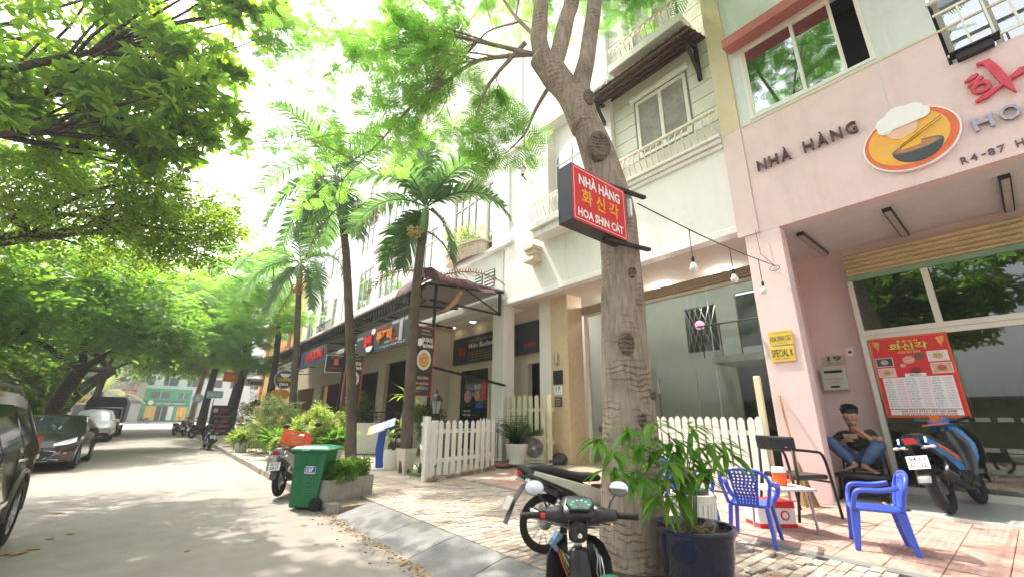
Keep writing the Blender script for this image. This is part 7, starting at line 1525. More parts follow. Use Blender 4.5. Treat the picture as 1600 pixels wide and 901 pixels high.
# ================================================================== fences
def picket(h, w, d, point=.06, round_=False):
    b = MB(); top = [(w/2, h-point), (w*.22, h-point*.15), (0, h), (-w*.22, h-point*.15), (-w/2, h-point)] if round_ else [(w/2, h-point), (0.012, h), (-.012, h), (-w/2, h-point)]
    b.prism([(-w/2, 0), (w/2, 0)]+top, d, Matrix(((1, 0, 0, 0), (0, 0, -1, 0), (0, 1, 0, 0), (0, 0, 0, 1)))); return b
def fence(name, label, a, c, h, n, m, pw=.085, rails=(.3, 1.0), rz=None, gap=0., posts=True, cat='fence', round_=True, lift=.08):
    a, c = Vector(a), Vector(c); L = (c.xy-a.xy).length; t = thing(name, label, cat, a, math.atan2(c.y-a.y, c.x-a.x)); dz = c.z-a.z
    me = picket(h, pw, .022, .06, round_).mesh('picket', m)
    for k in range(n):
        x = L*(k+.5)/n; o = link('picket', me, t, (x+RND.uniform(-.006, .006), -.03, lift+dz*x/L+RND.uniform(-.012, .012)), (0, RND.uniform(-.012, .012), 0))
    for z in rails: MB().box(0, L, -.03, .012, lift+z-.045, lift+z+.045).build('rail', m, t, bevel=.005)
    return t, L
g, L = fence('picket_gate', 'white picket gate swung open from the tall post, on the tiled drive', (4.86, 8.88, .15), (7.35, 9.72, .19), 1.18, 11, WPAINT, .13, (.32, .95))
for x, h in ((-.06, 1.36), (.09, 1.25)): MB().box(x-.05, x+.05, -.05, .05, 0, h).build('gate_post', WPAINT, g, bevel=.008)
for k in range(8): MB().box(.25+.28*k, .36+.28*k, -.09, -.06, .45, .47).build('shadow_batten', WPAINT, g) if False else None
b = MB(); b.box(1.0, 1.6, -.036, -.0305, 1.02, 1.06); b.build('green_stain', mat('green_paint_patch', (.05, .30, .20), .6), g)
fence('picket_fence', 'thin white picket fence behind the nearest palm trunk', (5.15, 9.6, .16), (6.6, 12.6, .2), 1.25, 13, WPAINT, .09, (.4, 1.05))
fence('picket_fence', 'white picket fence further in, beside the white column', (7.4, 10.6, .2), (8.6, 11.2, .2), 1.2, 7, WPAINT, .11, (.35, .9))
CRM = mat('cream_painted_wood', (.68, .62, .42), .55, var=.06, scale=12); fence('picket_fence', 'cream yellow picket fence behind the air conditioner', (9.05, 11.3, .2), (9.05, 9.1, .2), 1.95, 8, CRM, .17, (.6, 1.5), lift=.04)
fence('picket_fence', 'close-set white picket fence in front of the glass, right of the trunk', (8.55, 5.9, .2), (8.55, 3.2, .2), 1.33, 17, WPAINT, .12, (.4, 1.05), lift=.03)
tbd = thing('tall_board', 'tall cream board standing at the end of the white fence by the pink column', 'board', (8.62, 3.24, .2)); MB().box(-.03, .03, -.06, .06, 0, 2.1).build('board', CRM, tbd, bevel=.015)
for k in range(9):
    s = 1; x, y = 4.95+.27*k, 8.78+.09*k; o = MB().box(-.11, .11, -.05, .05, 0, .07).build('brick', mat('loose_brick_%d' % k, RND.choice([(.30, .17, .11), (.36, .3, .25), (.28, .2, .15)]), .9, var=.2, scale=14, bump=.3), None, loc=(x, y, ground_z(x)+.005), rotz=RND.uniform(-.4, .9)); tag(o, 'loose worn brick lying along the foot of the white gate', 'brick', 'bricks along the gate foot')
gl = thing('post_lantern', 'black carriage lantern standing on the pillar behind the gate post', 'lantern', (5.35, 9.5, 1.42)); MB().lathe([(.05, 0), (.04, .1), (.09, .16)], 8).build('lantern_base', BLACKM, gl); MB().lathe([(.09, .16), (.15, .46)], 6, cap0=False, cap1=False).build('lantern_glass', mat('lantern_glass', (.25, .25, .24), .2), gl); MB().lathe([(.19, .46), (.11, .58), (.03, .64), (.02, .72)], 6).build('lantern_cap', BLACKM, gl)
for k in range(6): a = 2*pi*k/6; MB().bar((.09*cos(a), .09*sin(a), .16), (.15*cos(a), .15*sin(a), .46), .014).build('glazing_bar', BLACKM, gl)
MB().box(-.06, .06, -.06, .06, -1.25, 0).build('lantern_post', WPAINT, gl)
# ================================================================== stand, counter, air conditioner, mat
kb_ = thing('menu_stand', 'blue menu stand with sloping white top in front of the white counter', 'stand', (4.85, 11.55, .15), radians(-35)); MB().loft([[(-.1+dx, -.05, z), (.1+dx, -.05, z), (.1+dx, .05, z), (-.1+dx, .05, z)] for z, dx in ((0.04, .04), (.5, 0), (1.0, .05))]).build('column', BLUEP, kb_, bevel=.02)
MB().box(-.2, .22, -.16, .16, 0, .04).build('foot', WHITEP, kb_, bevel=.015)
b = MB(); b.M = Matrix.Translation((0, 0, 1.07)) @ Matrix.Rotation(radians(-20), 4, 'Y') @ Matrix.Rotation(radians(28), 4, 'X'); b.box(-.36, .38, -.22, .22, -.02, .02); b.build('sloping_top', WHITEP, kb_)
for nm_, xa, xb, m_ in (('blue_top_band', .1, .385, BLUEP), ('yellow_top_band', -.365, -.29, YELLOWP)): b2 = MB(); b2.M = b.M; b2.box(xa, xb, -.225, .225, -.024, .024); b2.build(nm_, m_, kb_)
for q_ in range(3): b2 = MB(); b2.M = b.M; b2.box(-.26, .06, -.15+.1*q_, -.11+.1*q_, .0205, .022); b2.build('printed_line', mat('faint_print', (.35, .45, .6), .5), kb_)
ct = thing('white_counter', 'plain white counter box behind the blue menu stand', 'counter', (6.35, 16.1, .2), radians(-20)); MB().box(-.55, .65, -.35, .4, 0, 1.0).build('counter_body', WHITEP, ct, bevel=.01); MB().box(-.6, .7, -.4, .45, 1.0, 1.05).build('counter_top', WHITEP, ct, bevel=.008)
rl = thing('iron_railing', 'black iron railing at the cafe entrance behind the counter', 'railing', (7.2, 17.5, .2), radians(-20)); MB().box(-.9, 1.3, -.02, .02, 1.45, 1.5).build('handrail', BLACKM, rl)
for k in range(12): MB().box(-.88+.19*k, -.86+.19*k, -.01, .01, .1, 1.45).build('rail_bar', BLACKM, rl)
ac = thing('air_conditioner', 'beige outdoor air-conditioner unit on a low stand beside the fluted pot', 'air conditioner', (8.98, 9.75, .2), radians(-38)); ACM = mat('beige_ac_casing', (.62, .57, .46), .5, var=.04); MB().box(-.45, .45, -.17, .17, .12, .80).build('casing', ACM, ac, bevel=.015)
MB().lathe([(.27, 0), (.27, .012)], 32, (-.11, -.172, .46), axis=FACE_S).build('fan_recess', mat('dark_fan', (.06, .06, .055), .5), ac)
b = MB()
for r_ in (.06, .11, .16, .21, .26, .29): b.tube([(-.11+r_*cos(2*pi*k/28), -.192, .46+r_*sin(2*pi*k/28)) for k in range(29)], .005, 4, cap=False)
for k in range(20): a = 2*pi*k/20; b.bar((-.11+.05*cos(a), -.192, .46+.05*sin(a)), (-.11+.29*cos(a), -.192, .46+.29*sin(a)), .005)
b.build('fan_grille', mat('grille_wire', (.30, .28, .24), .5), ac); MB().lathe([(.05, 0), (.05, .02)], 16, (-.11, -.18, .46), axis=FACE_S).build('fan_hub', ACM, ac)
fb_ = MB()
for k in range(4): a = pi/2*k; fb_.af([fb_.av((-.11+.05*cos(a), -.186, .46+.05*sin(a))), fb_.av((-.11+.25*cos(a), -.187, .46+.25*sin(a))), fb_.av((-.11+.25*cos(a+.7), -.192, .46+.25*sin(a+.7))), fb_.av((-.11+.05*cos(a+.9), -.19, .46+.05*sin(a+.9)))])
fb_.build('fan_blade', mat('fan_blade_grey', (.16, .15, .13), .5), ac); MB().prism([(-.06, .05), (.07, .05), (.07, -.07)], .003, T4(FACE_S, (.34, -.171, .72))).build('logo_triangle', mat('logo_blue', (.02, .30, .55), .4), ac); MB().box(.27, .42, -.174, -.171, .46, .52).build('label', mat('label_grey', (.4, .38, .34), .5), ac)
for x in (-.3, .3): MB().box(x-.05, x+.05, -.2, .2, 0, .118).build('stand_foot', CREAM, ac)
MB().box(-.5, .5, -.2, .2, .06, .1).build('stand_rail', CREAM, ac)
mt_ = thing('door_mat', 'small folded red mat on the tiles by the inner white fence', 'mat', (8.0, 10.1, .2), .3); b = MB(); b.loft([[(-.35, y, 0), (.35, y, 0), (.36, y, .04+.015*sin(9*y)), (-.34, y, .045+.02*sin(7*y))] for y in [-.25+.1*k for k in range(6)]]); b.build('mat', mat('red_mat', (.34, .10, .09), .9, bump=.5), mt_)
sk = thing('sack', 'crumpled dark sack on the floor by the stone pillar', 'sack', (9.3, 9.2, .22)); b = MB(); b.ell((0, 0, .12), (.3, .22, .16), 14, 10); b.v = [(x*(1+.15*sin(9*z+5*y)), y*(1+.2*sin(7*x)), z*(1+.25*sin(6*x+4*y))) for x, y, z in b.v]; b.build('sack', mat('dark_sack', (.05, .045, .04), .8, bump=.6, bscale=20), sk, smooth=True)
# ================================================================== plates, mailbox, menu on the pink front
def plate_w(name, label, y, z, w, h, m, x=8.84, th=.015, cat='sign'):
    t = thing(name, label, cat, (x, y, z)); MB().box(-th, 0, -w/2, w/2, -h/2, h/2).build('plate', m, t, bevel=.003); return t
YB_ = mat('yellow_plate', (.66, .47, .06), .4, var=.08); PLX = -.017
p = plate_w('brass_plate', 'yellow plate reading HOA XINH CÁT on the pink column, upper of two', 2.79, 2.99, .40, .27, YB_)
text('HOA XINH CÁT', T4(FACE_W, (PLX, 0, .0)), .36, .13, BLACKP, p, bold=.01); text('NHÀ HÀNG HÀN QUỐC', T4(FACE_W, (PLX, 0, .1)), .26, .025, BLACKP, p); text('19 HƯNG GIA 4', T4(FACE_W, (PLX, 0, -.095)), .22, .025, BLACKP, p)
p = plate_w('brass_plate', 'yellow plate reading SPECIAL K on the pink column, lower of two', 2.80, 2.69, .40, .28, YB_); text('SPECIAL K', T4(FACE_W, (PLX, 0, .02)), .36, .14, BLACKP, p, bold=.01); text('RESTAURANT', T4(FACE_W, (PLX, 0, -.085)), .24, .025, BLACKP, p)
pb = thing('plate_bracket', 'thin bent metal bracket beside the yellow plates on the column edge', 'bracket', (8.83, 3.06, 2.85)); MB().bar((0, -.02, -.2), (0, .05, .18), .02, .012).build('arm', STEEL, pb); MB().bar((-.01, .05, -.16), (-.01, .0, -.22), .02, .012).build('hook', STEEL, pb)
ix = 11.295
p = plate_w('number_plate', 'stone-coloured house number plate reading 19 above the letterbox', 2.62, 2.78, .44, .21, mat('stone_plate', (.46, .42, .30), .5), x=ix); text('19', T4(FACE_W, (-.02, -.02, .035)), .26, .10, mat('olive_black', (.07, .07, .03), .4), p, bold=.03); text('HƯNG GIA 4', T4(FACE_W, (-.02, 0, -.045)), .26, .025, BLACKP, p); text('R4 - 87', T4(FACE_W, (-.02, 0, -.085)), .2, .02, BLACKP, p)
mbx = thing('letterbox', 'pale metal letterbox with red lettering on the inner pink wall above the man', 'letterbox', (ix, 2.66, 2.4)); MBX = mat('pale_green_metal', (.50, .53, .46), .4, var=.06); MB().box(-.12, 0, -.22, .22, -.26, .20).build('box', MBX, mbx, bevel=.012); MB().box(-.128, -.121, -.17, .15, .10, .15).build('slot', BLACKP, mbx); MB().box(-.15, -.12, -.2, .2, .155, .185).build('slot_hood', MBX, mbx); text('HỘP THƯ', T4(FACE_W, (-.123, 0, -.03)), .32, .07, RED, mbx); text('LETTER BOX', T4(FACE_W, (-.123, 0, -.1)), .2, .025, BLACKP, mbx); MB().box(-.127, -.121, -.08, .08, -.21, -.17).build('lock', BLACKP, mbx)
so = plate_w('wall_socket', 'small white wall socket on the inner pink wall right of the number plate', 2.30, 2.93, .13, .17, WHITEP, x=ix); MB().box(-.02, -.016, -.03, .03, -.03, .02).build('socket_hole', BLACKP, so)
mn = thing('menu_poster', 'red Korean menu poster with food photos stuck to the glass door', 'poster', (10.97, 1.33, 2.34)); MW, MH = 1.13, 1.52
MB().prism(rect(MW, MH), .003, T4(FACE_W, (0, 0, 0))).build('sheet', mat('orange_red_sheet', (.68, .10, .02), .3), mn)
def mp(x, z, w, h, m, nm, lay=1): return MB().prism(rect(w, h), .001, T4(FACE_W, (-.002-.0014*lay, -x, z))).build(nm, m, mn)
def mtx(s, x, z, w, h, m, bold=.02, lay=4): return text(s, T4(FACE_W, (-.003-.0014*lay, -x, z)), w, h, m, mn, bold=bold)
mp(0, .0, MW-.06, MH-.07, RED, 'red_field'); MEN = mat('menu_yellow', (.80, .55, .05), .4); mtx('중 화 요 리', 0, .66, .3, .05, MEN); mtx('화신각', 0, .555, .58, .15, BLACKP, .06, 3); mtx('화신각', 0, .557, .56, .14, MEN, .03, 5); mtx('HUA SIN GAK', .0, .45, .32, .045, MEN)
FOOD = [((.42, .36, .30), (.05, .05, .05)), ((.5, .3, .15), (.7, .5, .35)), ((.55, .35, .12), (.7, .65, .6)), ((.5, .12, .03), (.62, .4, .3))]
for k, (x, z, w, h) in enumerate(((-.40, .28, .26, .17), (-.40, .08, .26, .17), (.37, .34, .28, .19), (.38, .12, .28, .19))):
    mp(x, z, w, h, WHITEP, 'photo_border', 2); mp(x, z, w-.02, h-.02, mat('photo_ground_%d' % k, FOOD[k][1], .5, var=.3, scale=30), 'photo', 3); MB().prism(disc_poly(h*.36, 18, h*.28), .001, T4(FACE_W, (-.0085, -x, z))).build('dish', mat('dish_%d' % k, FOOD[k][0], .5, var=.5, scale=40), mn)
for (x, z, r_, c) in ((-.04, .3, .09, (.7, .35, .3)), (.12, .36, .075, (.12, .10, .07)), (-.14, .2, .045, (.7, .4, .35)), (.02, .1, .08, (.25, .02, .02))): MB().prism(disc_poly(r_, 12, r_*.8), .001, T4(FACE_W, (-.007, -x, z))).build('flower_print', mat('flower_print', c, .5, var=.3, scale=20), mn)
for s in (-1, 1): MB().prism([(s*q_[0], q_[1]) for q_ in ((.40, .68), (.52, .70), (.50, .60), (.46, .55), (.47, .48), (.43, .56))][::s], .001, T4(FACE_W, (-.007, 0, 0))).build('dragon_mark', mat('gold_print', (.72, .32, .08), .4), mn)
mp(0, -.31, .98, .58, WHITEP, 'list_panel', 2); mp(0, .015, .3, .06, WHITEP, 'menu_tab', 2); mtx('Menu', 0, .015, .16, .035, GREENP)
dish_names = ['자장면', '짬뽕', '볶음밥', '탕수육', '군만두', '우동', '울면', '잡채밥', '깐풍기', '라조기', '양장피', '팔보채']
for c in range(3):
    xl = -.46+.33*c
    if c: mp(xl-.025, -.31, .004, .54, RED, 'column_rule', 3)
    for r_ in range(12): z = -.06-.045*r_; mtx(dish_names[(r_+c*5) % 12], xl+.05, z, .09+.02*(r_ % 3), .022, BLACKP, .0); mtx('%d.000đ' % (60+10*((r_*3+c) % 9)), xl+.21, z, .11, .02, mat('price_pink', (.7, .08, .15), .5), .0)
mp(0, -.665, .98, .10, WHITEP, 'contact_panel', 2); mtx('028 2210 6724 / 070 592 6788', .04, -.645, .74, .032, BLACKP); mtx('R4-87 HUNG GIA 4 PHU MY HUNG', .04, -.69, .74, .028, RED); mtx('배달 가능', 0, -.605, .25, .035, MEN)
# ================================================================== blue plastic chairs
CB = mat('blue_plastic', (.055, .11, .58), .32, var=.05, spec=.6)
def plastic_chair(label, loc, rot):
    t = thing('plastic_chair', label, 'chair', loc, rot, 'blue plastic armchairs on the red tiles')
    b = MB(); pr = [(-.215, .20), (-.21, -.18), (-.15, -.225), (.15, -.225), (.21, -.18), (.215, .20), (.16, .245), (-.16, .245)]
    b.prism(pr, .035, Matrix.Translation((0, 0, .385))); b.build('seat', CB, t, bevel=.014)
    for s in (1, -1):
        b = MB(); b.loft([[(s*(.205+o), y-w, z), (s*(.205+o), y+w, z), (s*(.165+o), y+w, z), (s*(.165+o), y-w, z)] for z, o, y, w in ((.40, 0, .2, .045), (.2, .025, .225, .036), (0, .05, .25, .026))]); b.build('leg', CB, t, bevel=.008)
        b = MB(); b.loft([[(s*(.205+o), y-w, z), (s*(.205+o), y+w, z), (s*(.165+o), y+w, z), (s*(.165+o), y-w, z)] for z, o, y, w in ((.40, 0, -.19, .045), (.2, .02, -.215, .036), (0, .04, -.25, .026))]); b.build('leg', CB, t, bevel=.008)
        P, Rr = densify([(s*.20, .215, .40), (s*.265, .20, .50), (s*.285, .15, .60), (s*.285, -.05, .615), (s*.262, -.2, .65)], [.022, .022, .026, .026, .024], 5); b = MB(); b.tube(P, Rr, 10, flat=1.25); b.build('armrest', CB, t, smooth=True)
    P, Rr = densify([(-.20, -.21, .41), (-.235, -.235, .55), (-.255, -.265, .67), (-.19, -.30, .765), (0, -.315, .795), (.19, -.30, .765), (.255, -.265, .67), (.235, -.235, .55), (.20, -.21, .41)], [.02]*9, 5); b = MB(); b.tube(P, Rr, 10); b.build('back_frame', CB, t, smooth=True)
    for s in (1, -1): b = MB(); P, Rr = densify([(s*.1, -.215, .42), (s*.125, -.255, .6), (s*.15, -.295, .76)], [.013]*3, 4); b.tube(P, Rr, 8); b.build('back_stile', CB, t, smooth=True)
    for k in range(7):
        x = (k-3)*.034; P, Rr = densify([(x*.9, -.215, .42), (x+.012, -.235, .5), (x*1.12-.012, -.26, .6), (x*1.25+.012, -.285, .69), (x*1.3, -.305, .775)], [.0115]*5, 4); b = MB(); b.tube(P, Rr, 5); b.build('back_strand', CB, t, smooth=True)
    for k in range(9): z = .45+.036*k; b = MB(); w_ = .11+.035*(z-.42)/.34; y = -.215-.09*(z-.42)/.36; b.tube([(-w_, y, z), (0, y-.008, z), (w_, y, z)], .0105, 5); b.build('back_band', CB, t)
    return t
c0 = plastic_chair('blue plastic armchair on the right, side-on and turned from the camera', (6.48, 1.42, .171), radians(19))
dup(c0, (5.68, 2.42, .163), radians(-76), 'blue plastic armchair in the middle, its woven back to the camera beside the low table'); dup(c0, (5.95, 3.35, .165), radians(-118), 'blue plastic armchair partly hidden behind the blue glazed pot and bamboo')
# black steel armchair, folding table, carton, cup, broom
def steel_chair(label, loc, rot, scale=1., group=None):
    t = thing('steel_armchair', label, 'chair', loc, rot, group); t.scale = (scale,)*3
    for s in (1, -1):
        P, Rr = densify([(s*.25, .28, 0), (s*.25, .22, .42), (s*.25, .16, .66), (s*.25, .02, .70), (s*.24, -.2, .72), (s*.16, -.27, .74)], [.015]*6, 4); b = MB(); b.tube(P, Rr, 8); b.build('arm_and_leg', BLACKM, t, smooth=True)
        b = MB(); b.tube([(s*.24, -.34, 0), (s*.235, -.25, .42), (s*.22, -.24, .80)], .015, 8); b.build('rear_leg', BLACKM, t, smooth=True)
    MB().box(-.23, .23, -.23, .22, .40, .455).build('seat', BLACK, t, bevel=.022); b = MB(); b.loft([[(x, y0, z0) for x, y0, z0 in ((xx, -.20-.05*(1-abs(xx)/.25), .70), (xx, -.25-.05*(1-abs(xx)/.25), .70), (xx, -.26-.05*(1-abs(xx)/.25), .86), (xx, -.21-.05*(1-abs(xx)/.25), .86))] for xx in (-.25, -.15, 0, .15, .25)]); b.build('backrest', BLACK, t, bevel=.02); MB().tube([(-.24, .2, .38), (.24, .2, .38)], .012, 6).build('cross_bar', BLACKM, t)
    return t
steel_chair('black steel armchair with vinyl seat between the white fence and the pink column', (7.55, 2.52, .18), radians(-112), 1.28)
ft_ = thing('low_table', 'low folding table with white top beside the middle blue chair', 'table', (6.42, 2.36, .17), radians(-35)); MB().box(-.33, .33, -.24, .24, .49, .52).build('table_top', mat('worn_white_top', (.60, .57, .53), .5, var=.15, scale=8), ft_, bevel=.006)
for sx in (-.28, .28):
    for sy in (-.2, .2): MB().bar((sx, sy, 0), (sx*.9, sy*.9, .49), .022).build('leg', STEEL, ft_)
cx = thing('carton', 'red and white printed carton on the tiles under the low table', 'box', (6.62, 2.60, .172), radians(-38)); MB().box(-.24, .24, -.17, .17, .0, .31).build('box_body', WHITEP, cx, bevel=.004)
MB().box(-.242, .242, -.172, .172, .0, .05).build('red_base_band', RED, cx); MB().box(-.243, .243, -.173, .173, .235, .312).build('red_top_band', RED, cx); MB().prism(disc_poly(.06, 16), .002, T4(FACE_S, (.1, -.1715, .15))).build('red_mark', RED, cx); MB().prism(disc_poly(.04, 16), .001, T4(FACE_S, (.1, -.1740, .15))).build('white_mark', WHITEP, cx)
cu_ = thing('tea_jug', 'orange plastic jug with a white lid standing on the low table', 'jug', (6.50, 2.36, .691)); MB().lathe([(.07, 0), (.075, .02), (.085, .16)], 20).build('jug_body', mat('orange_plastic', (.75, .10, .01), .3), cu_, smooth=True, auto=40); MB().lathe([(.087, .161), (.08, .21), (.07, .225)], 20).build('jug_lid', WHITEP, cu_, auto=40); MB().tube([(.07, -.05, .14), (.12, -.08, .13), (.12, -.08, .05), (.07, -.05, .04)], .009, 6).build('jug_handle', mat('orange_plastic', (.75, .10, .01), .3), cu_)
brm = thing('broom', 'straw broom leaning against the pink column behind the black chair', 'broom', (8.35, 2.72, .185)); MB().tube([(.45, .25, 1.75), (.1, .05, .62)], .02, 8).build('handle', mat('bamboo_handle', (.36, .20, .08), .6), brm); b = MB()
for k in range(60): a = RND.uniform(-1, 1); c_ = RND.uniform(-1, 1); b.bar((.1+.03*a, .05+.02*c_, .66), (.02+.22*a, -.06+.1*c_, .01), .011, .006)
tag(b.build('bristles', mat('broom_straw', (.36, .25, .12), .9, var=.3, scale=12), brm), kind='stuff')
for k, (x, y) in enumerate(((8.98, 1.78), (8.86, 1.66))): f_ = thing('sandal', ['tan leather sandal on the grey threshold behind the right blue chair, farther one', 'tan leather sandal on the grey threshold behind the right blue chair, nearer one'][k], 'sandal', (x, y, .24), .4); b = MB(); b.ell((0, 0, .015), (.06, .15, .018), 14, 6); b.build('sole', BLACK, f_, smooth=True); b = MB(); b.tube([(-.055, .02, .02), (-.02, .06, .06), (.03, .06, .06), (.055, .02, .02)], .018, 6); b.build('strap', mat('tan_leather', (.42, .26, .14), .6), f_)
# ================================================================== leaf litter
LY = leafmat('fallen_yellow_leaf', [(.36, .23, .08), (.46, .32, .11), (.28, .17, .07), (.42, .22, .09)], .2, .6)
def fallen(x, y, s, k):
    b = MB(); strapleaf(b, (0, 0, .012), RND.uniform(0, 6.28), s, .1, s*.3, .25, 5); o = b.build('fallen_leaf', LY, None, loc=(x, y, ground_z(x)+.002)); tag(o, 'large yellow leaf lying on the road near the rear wheel of the SUV' if x < 0 else 'small yellow leaf lying on the asphalt near the gutter in front of the bin' if y > 5.8 else 'small yellow leaf lying on the asphalt beside the concrete ramp', 'leaf', 'yellow leaves fallen on the road')
for k, (x, y, s) in enumerate(((-.97, 10.07, .17), (-.59, 8.39, .15), (-.92, 7.63, .16), (-.86, 7.72, .15), (-.78, 8.2, .13), (-.82, 7.6, .17), (1.98, 7.02, .1), (1.79, 5.98, .08), (2.35, 4.67, .1), (2.41, 5.51, .1), (2.2, 6.4, .09), (.6, 6.6, .08), (1.2, 7.4, .1))): fallen(x, y, s, k)
lt_ = MB()
for k in range(130):
    y = RND.uniform(3.2, 8.2); x = 2.47-abs(RND.gauss(0, .10)); strapleaf(lt_, (x, y, .006), RND.uniform(0, 6.28), RND.uniform(.03, .09), .1, RND.uniform(.01, .022), .3, 2)
for k in range(60): x, y = RND.uniform(4.1, 6.5), RND.uniform(.6, 2.2); strapleaf(lt_, (x, y, ground_z(x)+.006), RND.uniform(0, 6.28), RND.uniform(.02, .05), .1, .012, .3, 2)
o = lt_.build('leaf_litter', LY); tag(o, 'dry leaf litter along the gutter of the concrete ramp', 'leaf litter', kind='stuff')
gd = MB()
for k in range(260): y = RND.uniform(3.0, 8.0); x = 2.46-abs(RND.gauss(0, .14)); s = RND.uniform(.004, .012); gd.box(x-s, x+s, y-s, y+s, 0, s)
tag(gd.build('gutter_grit', mat('grit', (.25, .17, .10), .95)), 'brown grit and crumbs in the gutter', 'grit', kind='stuff')
leaves('plant', L_YG, crown_pts((8.55, 13.9, 8.75), (.35, 1.2, .5), 26, 9, .22)[0], 'spray', .18, .34, fb)

# ================================================================== thin haze volume, added to pale the far street as lens bloom would
hz = MB(); hz.box(-300, 300, -250, 400, -1.5, 45)
hm = bpy.data.materials.new('haze'); hm.use_nodes = True; hn = hm.node_tree; hn.nodes.remove(hn.nodes['Principled BSDF'])
pv = hn.nodes.new('ShaderNodeVolumePrincipled'); pv.inputs['Color'].default_value = (.92, .96, 1, 1); pv.inputs['Density'].default_value = .0015; pv.inputs['Anisotropy'].default_value = .3
hn.links.new(pv.outputs[0], hn.nodes['Material Output'].inputs['Volume'])
tag(hz.build('haze', hm), kind='stuff')
# ================================================================== seated man
SKIN = mat('skin', (.42, .24, .155), .5, var=.06, scale=9); HAIRM = mat('black_hair', (.008, .007, .006), .45, var=.3, scale=40, bump=.6, bscale=60)
DENIM = mat('blue_denim', (.035, .085, .19), .8, rgb2=(.12, .20, .34), scale=5, bump=.2, bscale=120)
def shirt_mat():
    m, nt, b = nodes('dark_check_shirt'); b.inputs['Roughness'].default_value = .8
    tc = N(nt, 'ShaderNodeTexCoord'); v = N(nt, 'ShaderNodeTexVoronoi', feature='DISTANCE_TO_EDGE'); v.inputs['Scale'].default_value = 11; nt.links.new(tc.outputs['Object'], v.inputs['Vector'])
    r = N(nt, 'ShaderNodeValToRGB'); r.color_ramp.elements[0].position = .0; r.color_ramp.elements[0].color = (.16, .12, .06, 1); r.color_ramp.elements[1].position = .07; r.color_ramp.elements[1].color = (.022, .02, .018, 1)
    nt.links.new(v.outputs[0], r.inputs[0]); nt.links.new(r.outputs[0], b.inputs['Base Color']); return m
SHIRT = shirt_mat(); BASE = Vector((10.25, 2.27, .236))
man = thing('person', 'person in dark patterned shirt and jeans, barefoot, hunched over a phone on a chair', 'person', BASE)
def skinmesh(name, V, E, Rr, m, parent, root=0, sub=2):
    me = bpy.data.meshes.new(name); me.from_pydata([tuple(Vector(v)-BASE) for v in V], E, []); me.materials.append(m)
    o = bpy.data.objects.new(name, me); COL.objects.link(o); o.parent = parent
    md = o.modifiers.new('skin', 'SKIN'); md.use_smooth_shade = True
    if not me.skin_vertices: 
        bpy.context.view_layer.objects.active = o
    sv = me.skin_vertices[0].data if me.skin_vertices else None
    if sv:
        for i, r_ in enumerate(Rr): sv[i].radius = r_ if hasattr(r_, '__len__') else (r_, r_); sv[i].use_root = (i == root)
    sd = o.modifiers.new('subd', 'SUBSURF'); sd.levels = sub; sd.render_levels = sub; return o
chain = lambda s, n: [(i, i+1) for i in range(s, s+n-1)]
class Sk:
    def __init__(s): s.V, s.E, s.R = [], [], []
    def add(s, pts, rs, frm=None):
        i = len(s.V); s.V += pts; s.R += rs
        if frm is not None: s.E.append((frm, i))
        s.E += chain(i, len(pts)); return i+len(pts)-1
# body: pelvis - spine - neck - head, arms with fingers, shanks and feet : one continuous mesh
k = Sk(); k.add([(10.32, 2.27, .86), (10.34, 2.28, 1.02), (10.30, 2.30, 1.18)], [.15, .135, .15]); ch = 2
nk = k.add([(10.22, 2.30, 1.36), (10.17, 2.295, 1.43)], [.062, .062], ch)
hd = k.add([(10.11, 2.285, 1.50), (10.09, 2.28, 1.585), (10.12, 2.285, 1.68)], [(.10, .088), (.118, .105), (.10, .095)], nk)
jaw = k.add([(10.015, 2.265, 1.435)], [.045], hd-2); nose = k.add([(9.972, 2.262, 1.535), (9.955, 2.262, 1.515)], [.017, .013], hd-1)
eL = k.add([(10.10, 2.172, 1.56)], [.018], hd-1); eR = k.add([(10.11, 2.395, 1.56)], [.018], hd-1)
sR = k.add([(10.27, 2.53, 1.26), (10.20, 2.63, 1.12), (10.10, 2.62, 1.00), (10.00, 2.50, 1.08), (9.93, 2.40, 1.16)], [.075, .062, .052, .045, .034], ch)
sL = k.add([(10.27, 2.06, 1.28), (10.13, 2.0, 1.22), (9.96, 1.975, 1.15), (9.95, 2.06, 1.24), (9.955, 2.15, 1.325)], [.075, .062, .052, .046, .035], ch)
def hand(k, w, pts_f, thumb):
    w = k.add([w[0]], [w[1]], w[2])
    for f in pts_f: k.add(f, [.0145, .0125, .011], w)
    k.add(thumb, [.016, .013], w)
hand(k, ((9.895, 2.36, 1.195), (.042, .022), sR), [[(9.862, 2.335-.0, 1.225-.022*i), (9.845, 2.29, 1.232-.024*i), (9.862, 2.255, 1.228-.024*i)] for i in range(4)], [(9.905, 2.33, 1.245), (9.90, 2.28, 1.262)])
hand(k, ((9.95, 2.19, 1.365), (.042, .024), sL), [[(9.945+.006*i, 2.225, 1.40-.021*i), (9.935+.004*i, 2.262, 1.405-.022*i), (9.965+.006*i, 2.275, 1.395-.022*i)] for i in range(4)], [(9.985, 2.20, 1.40), (9.99, 2.235, 1.425)])
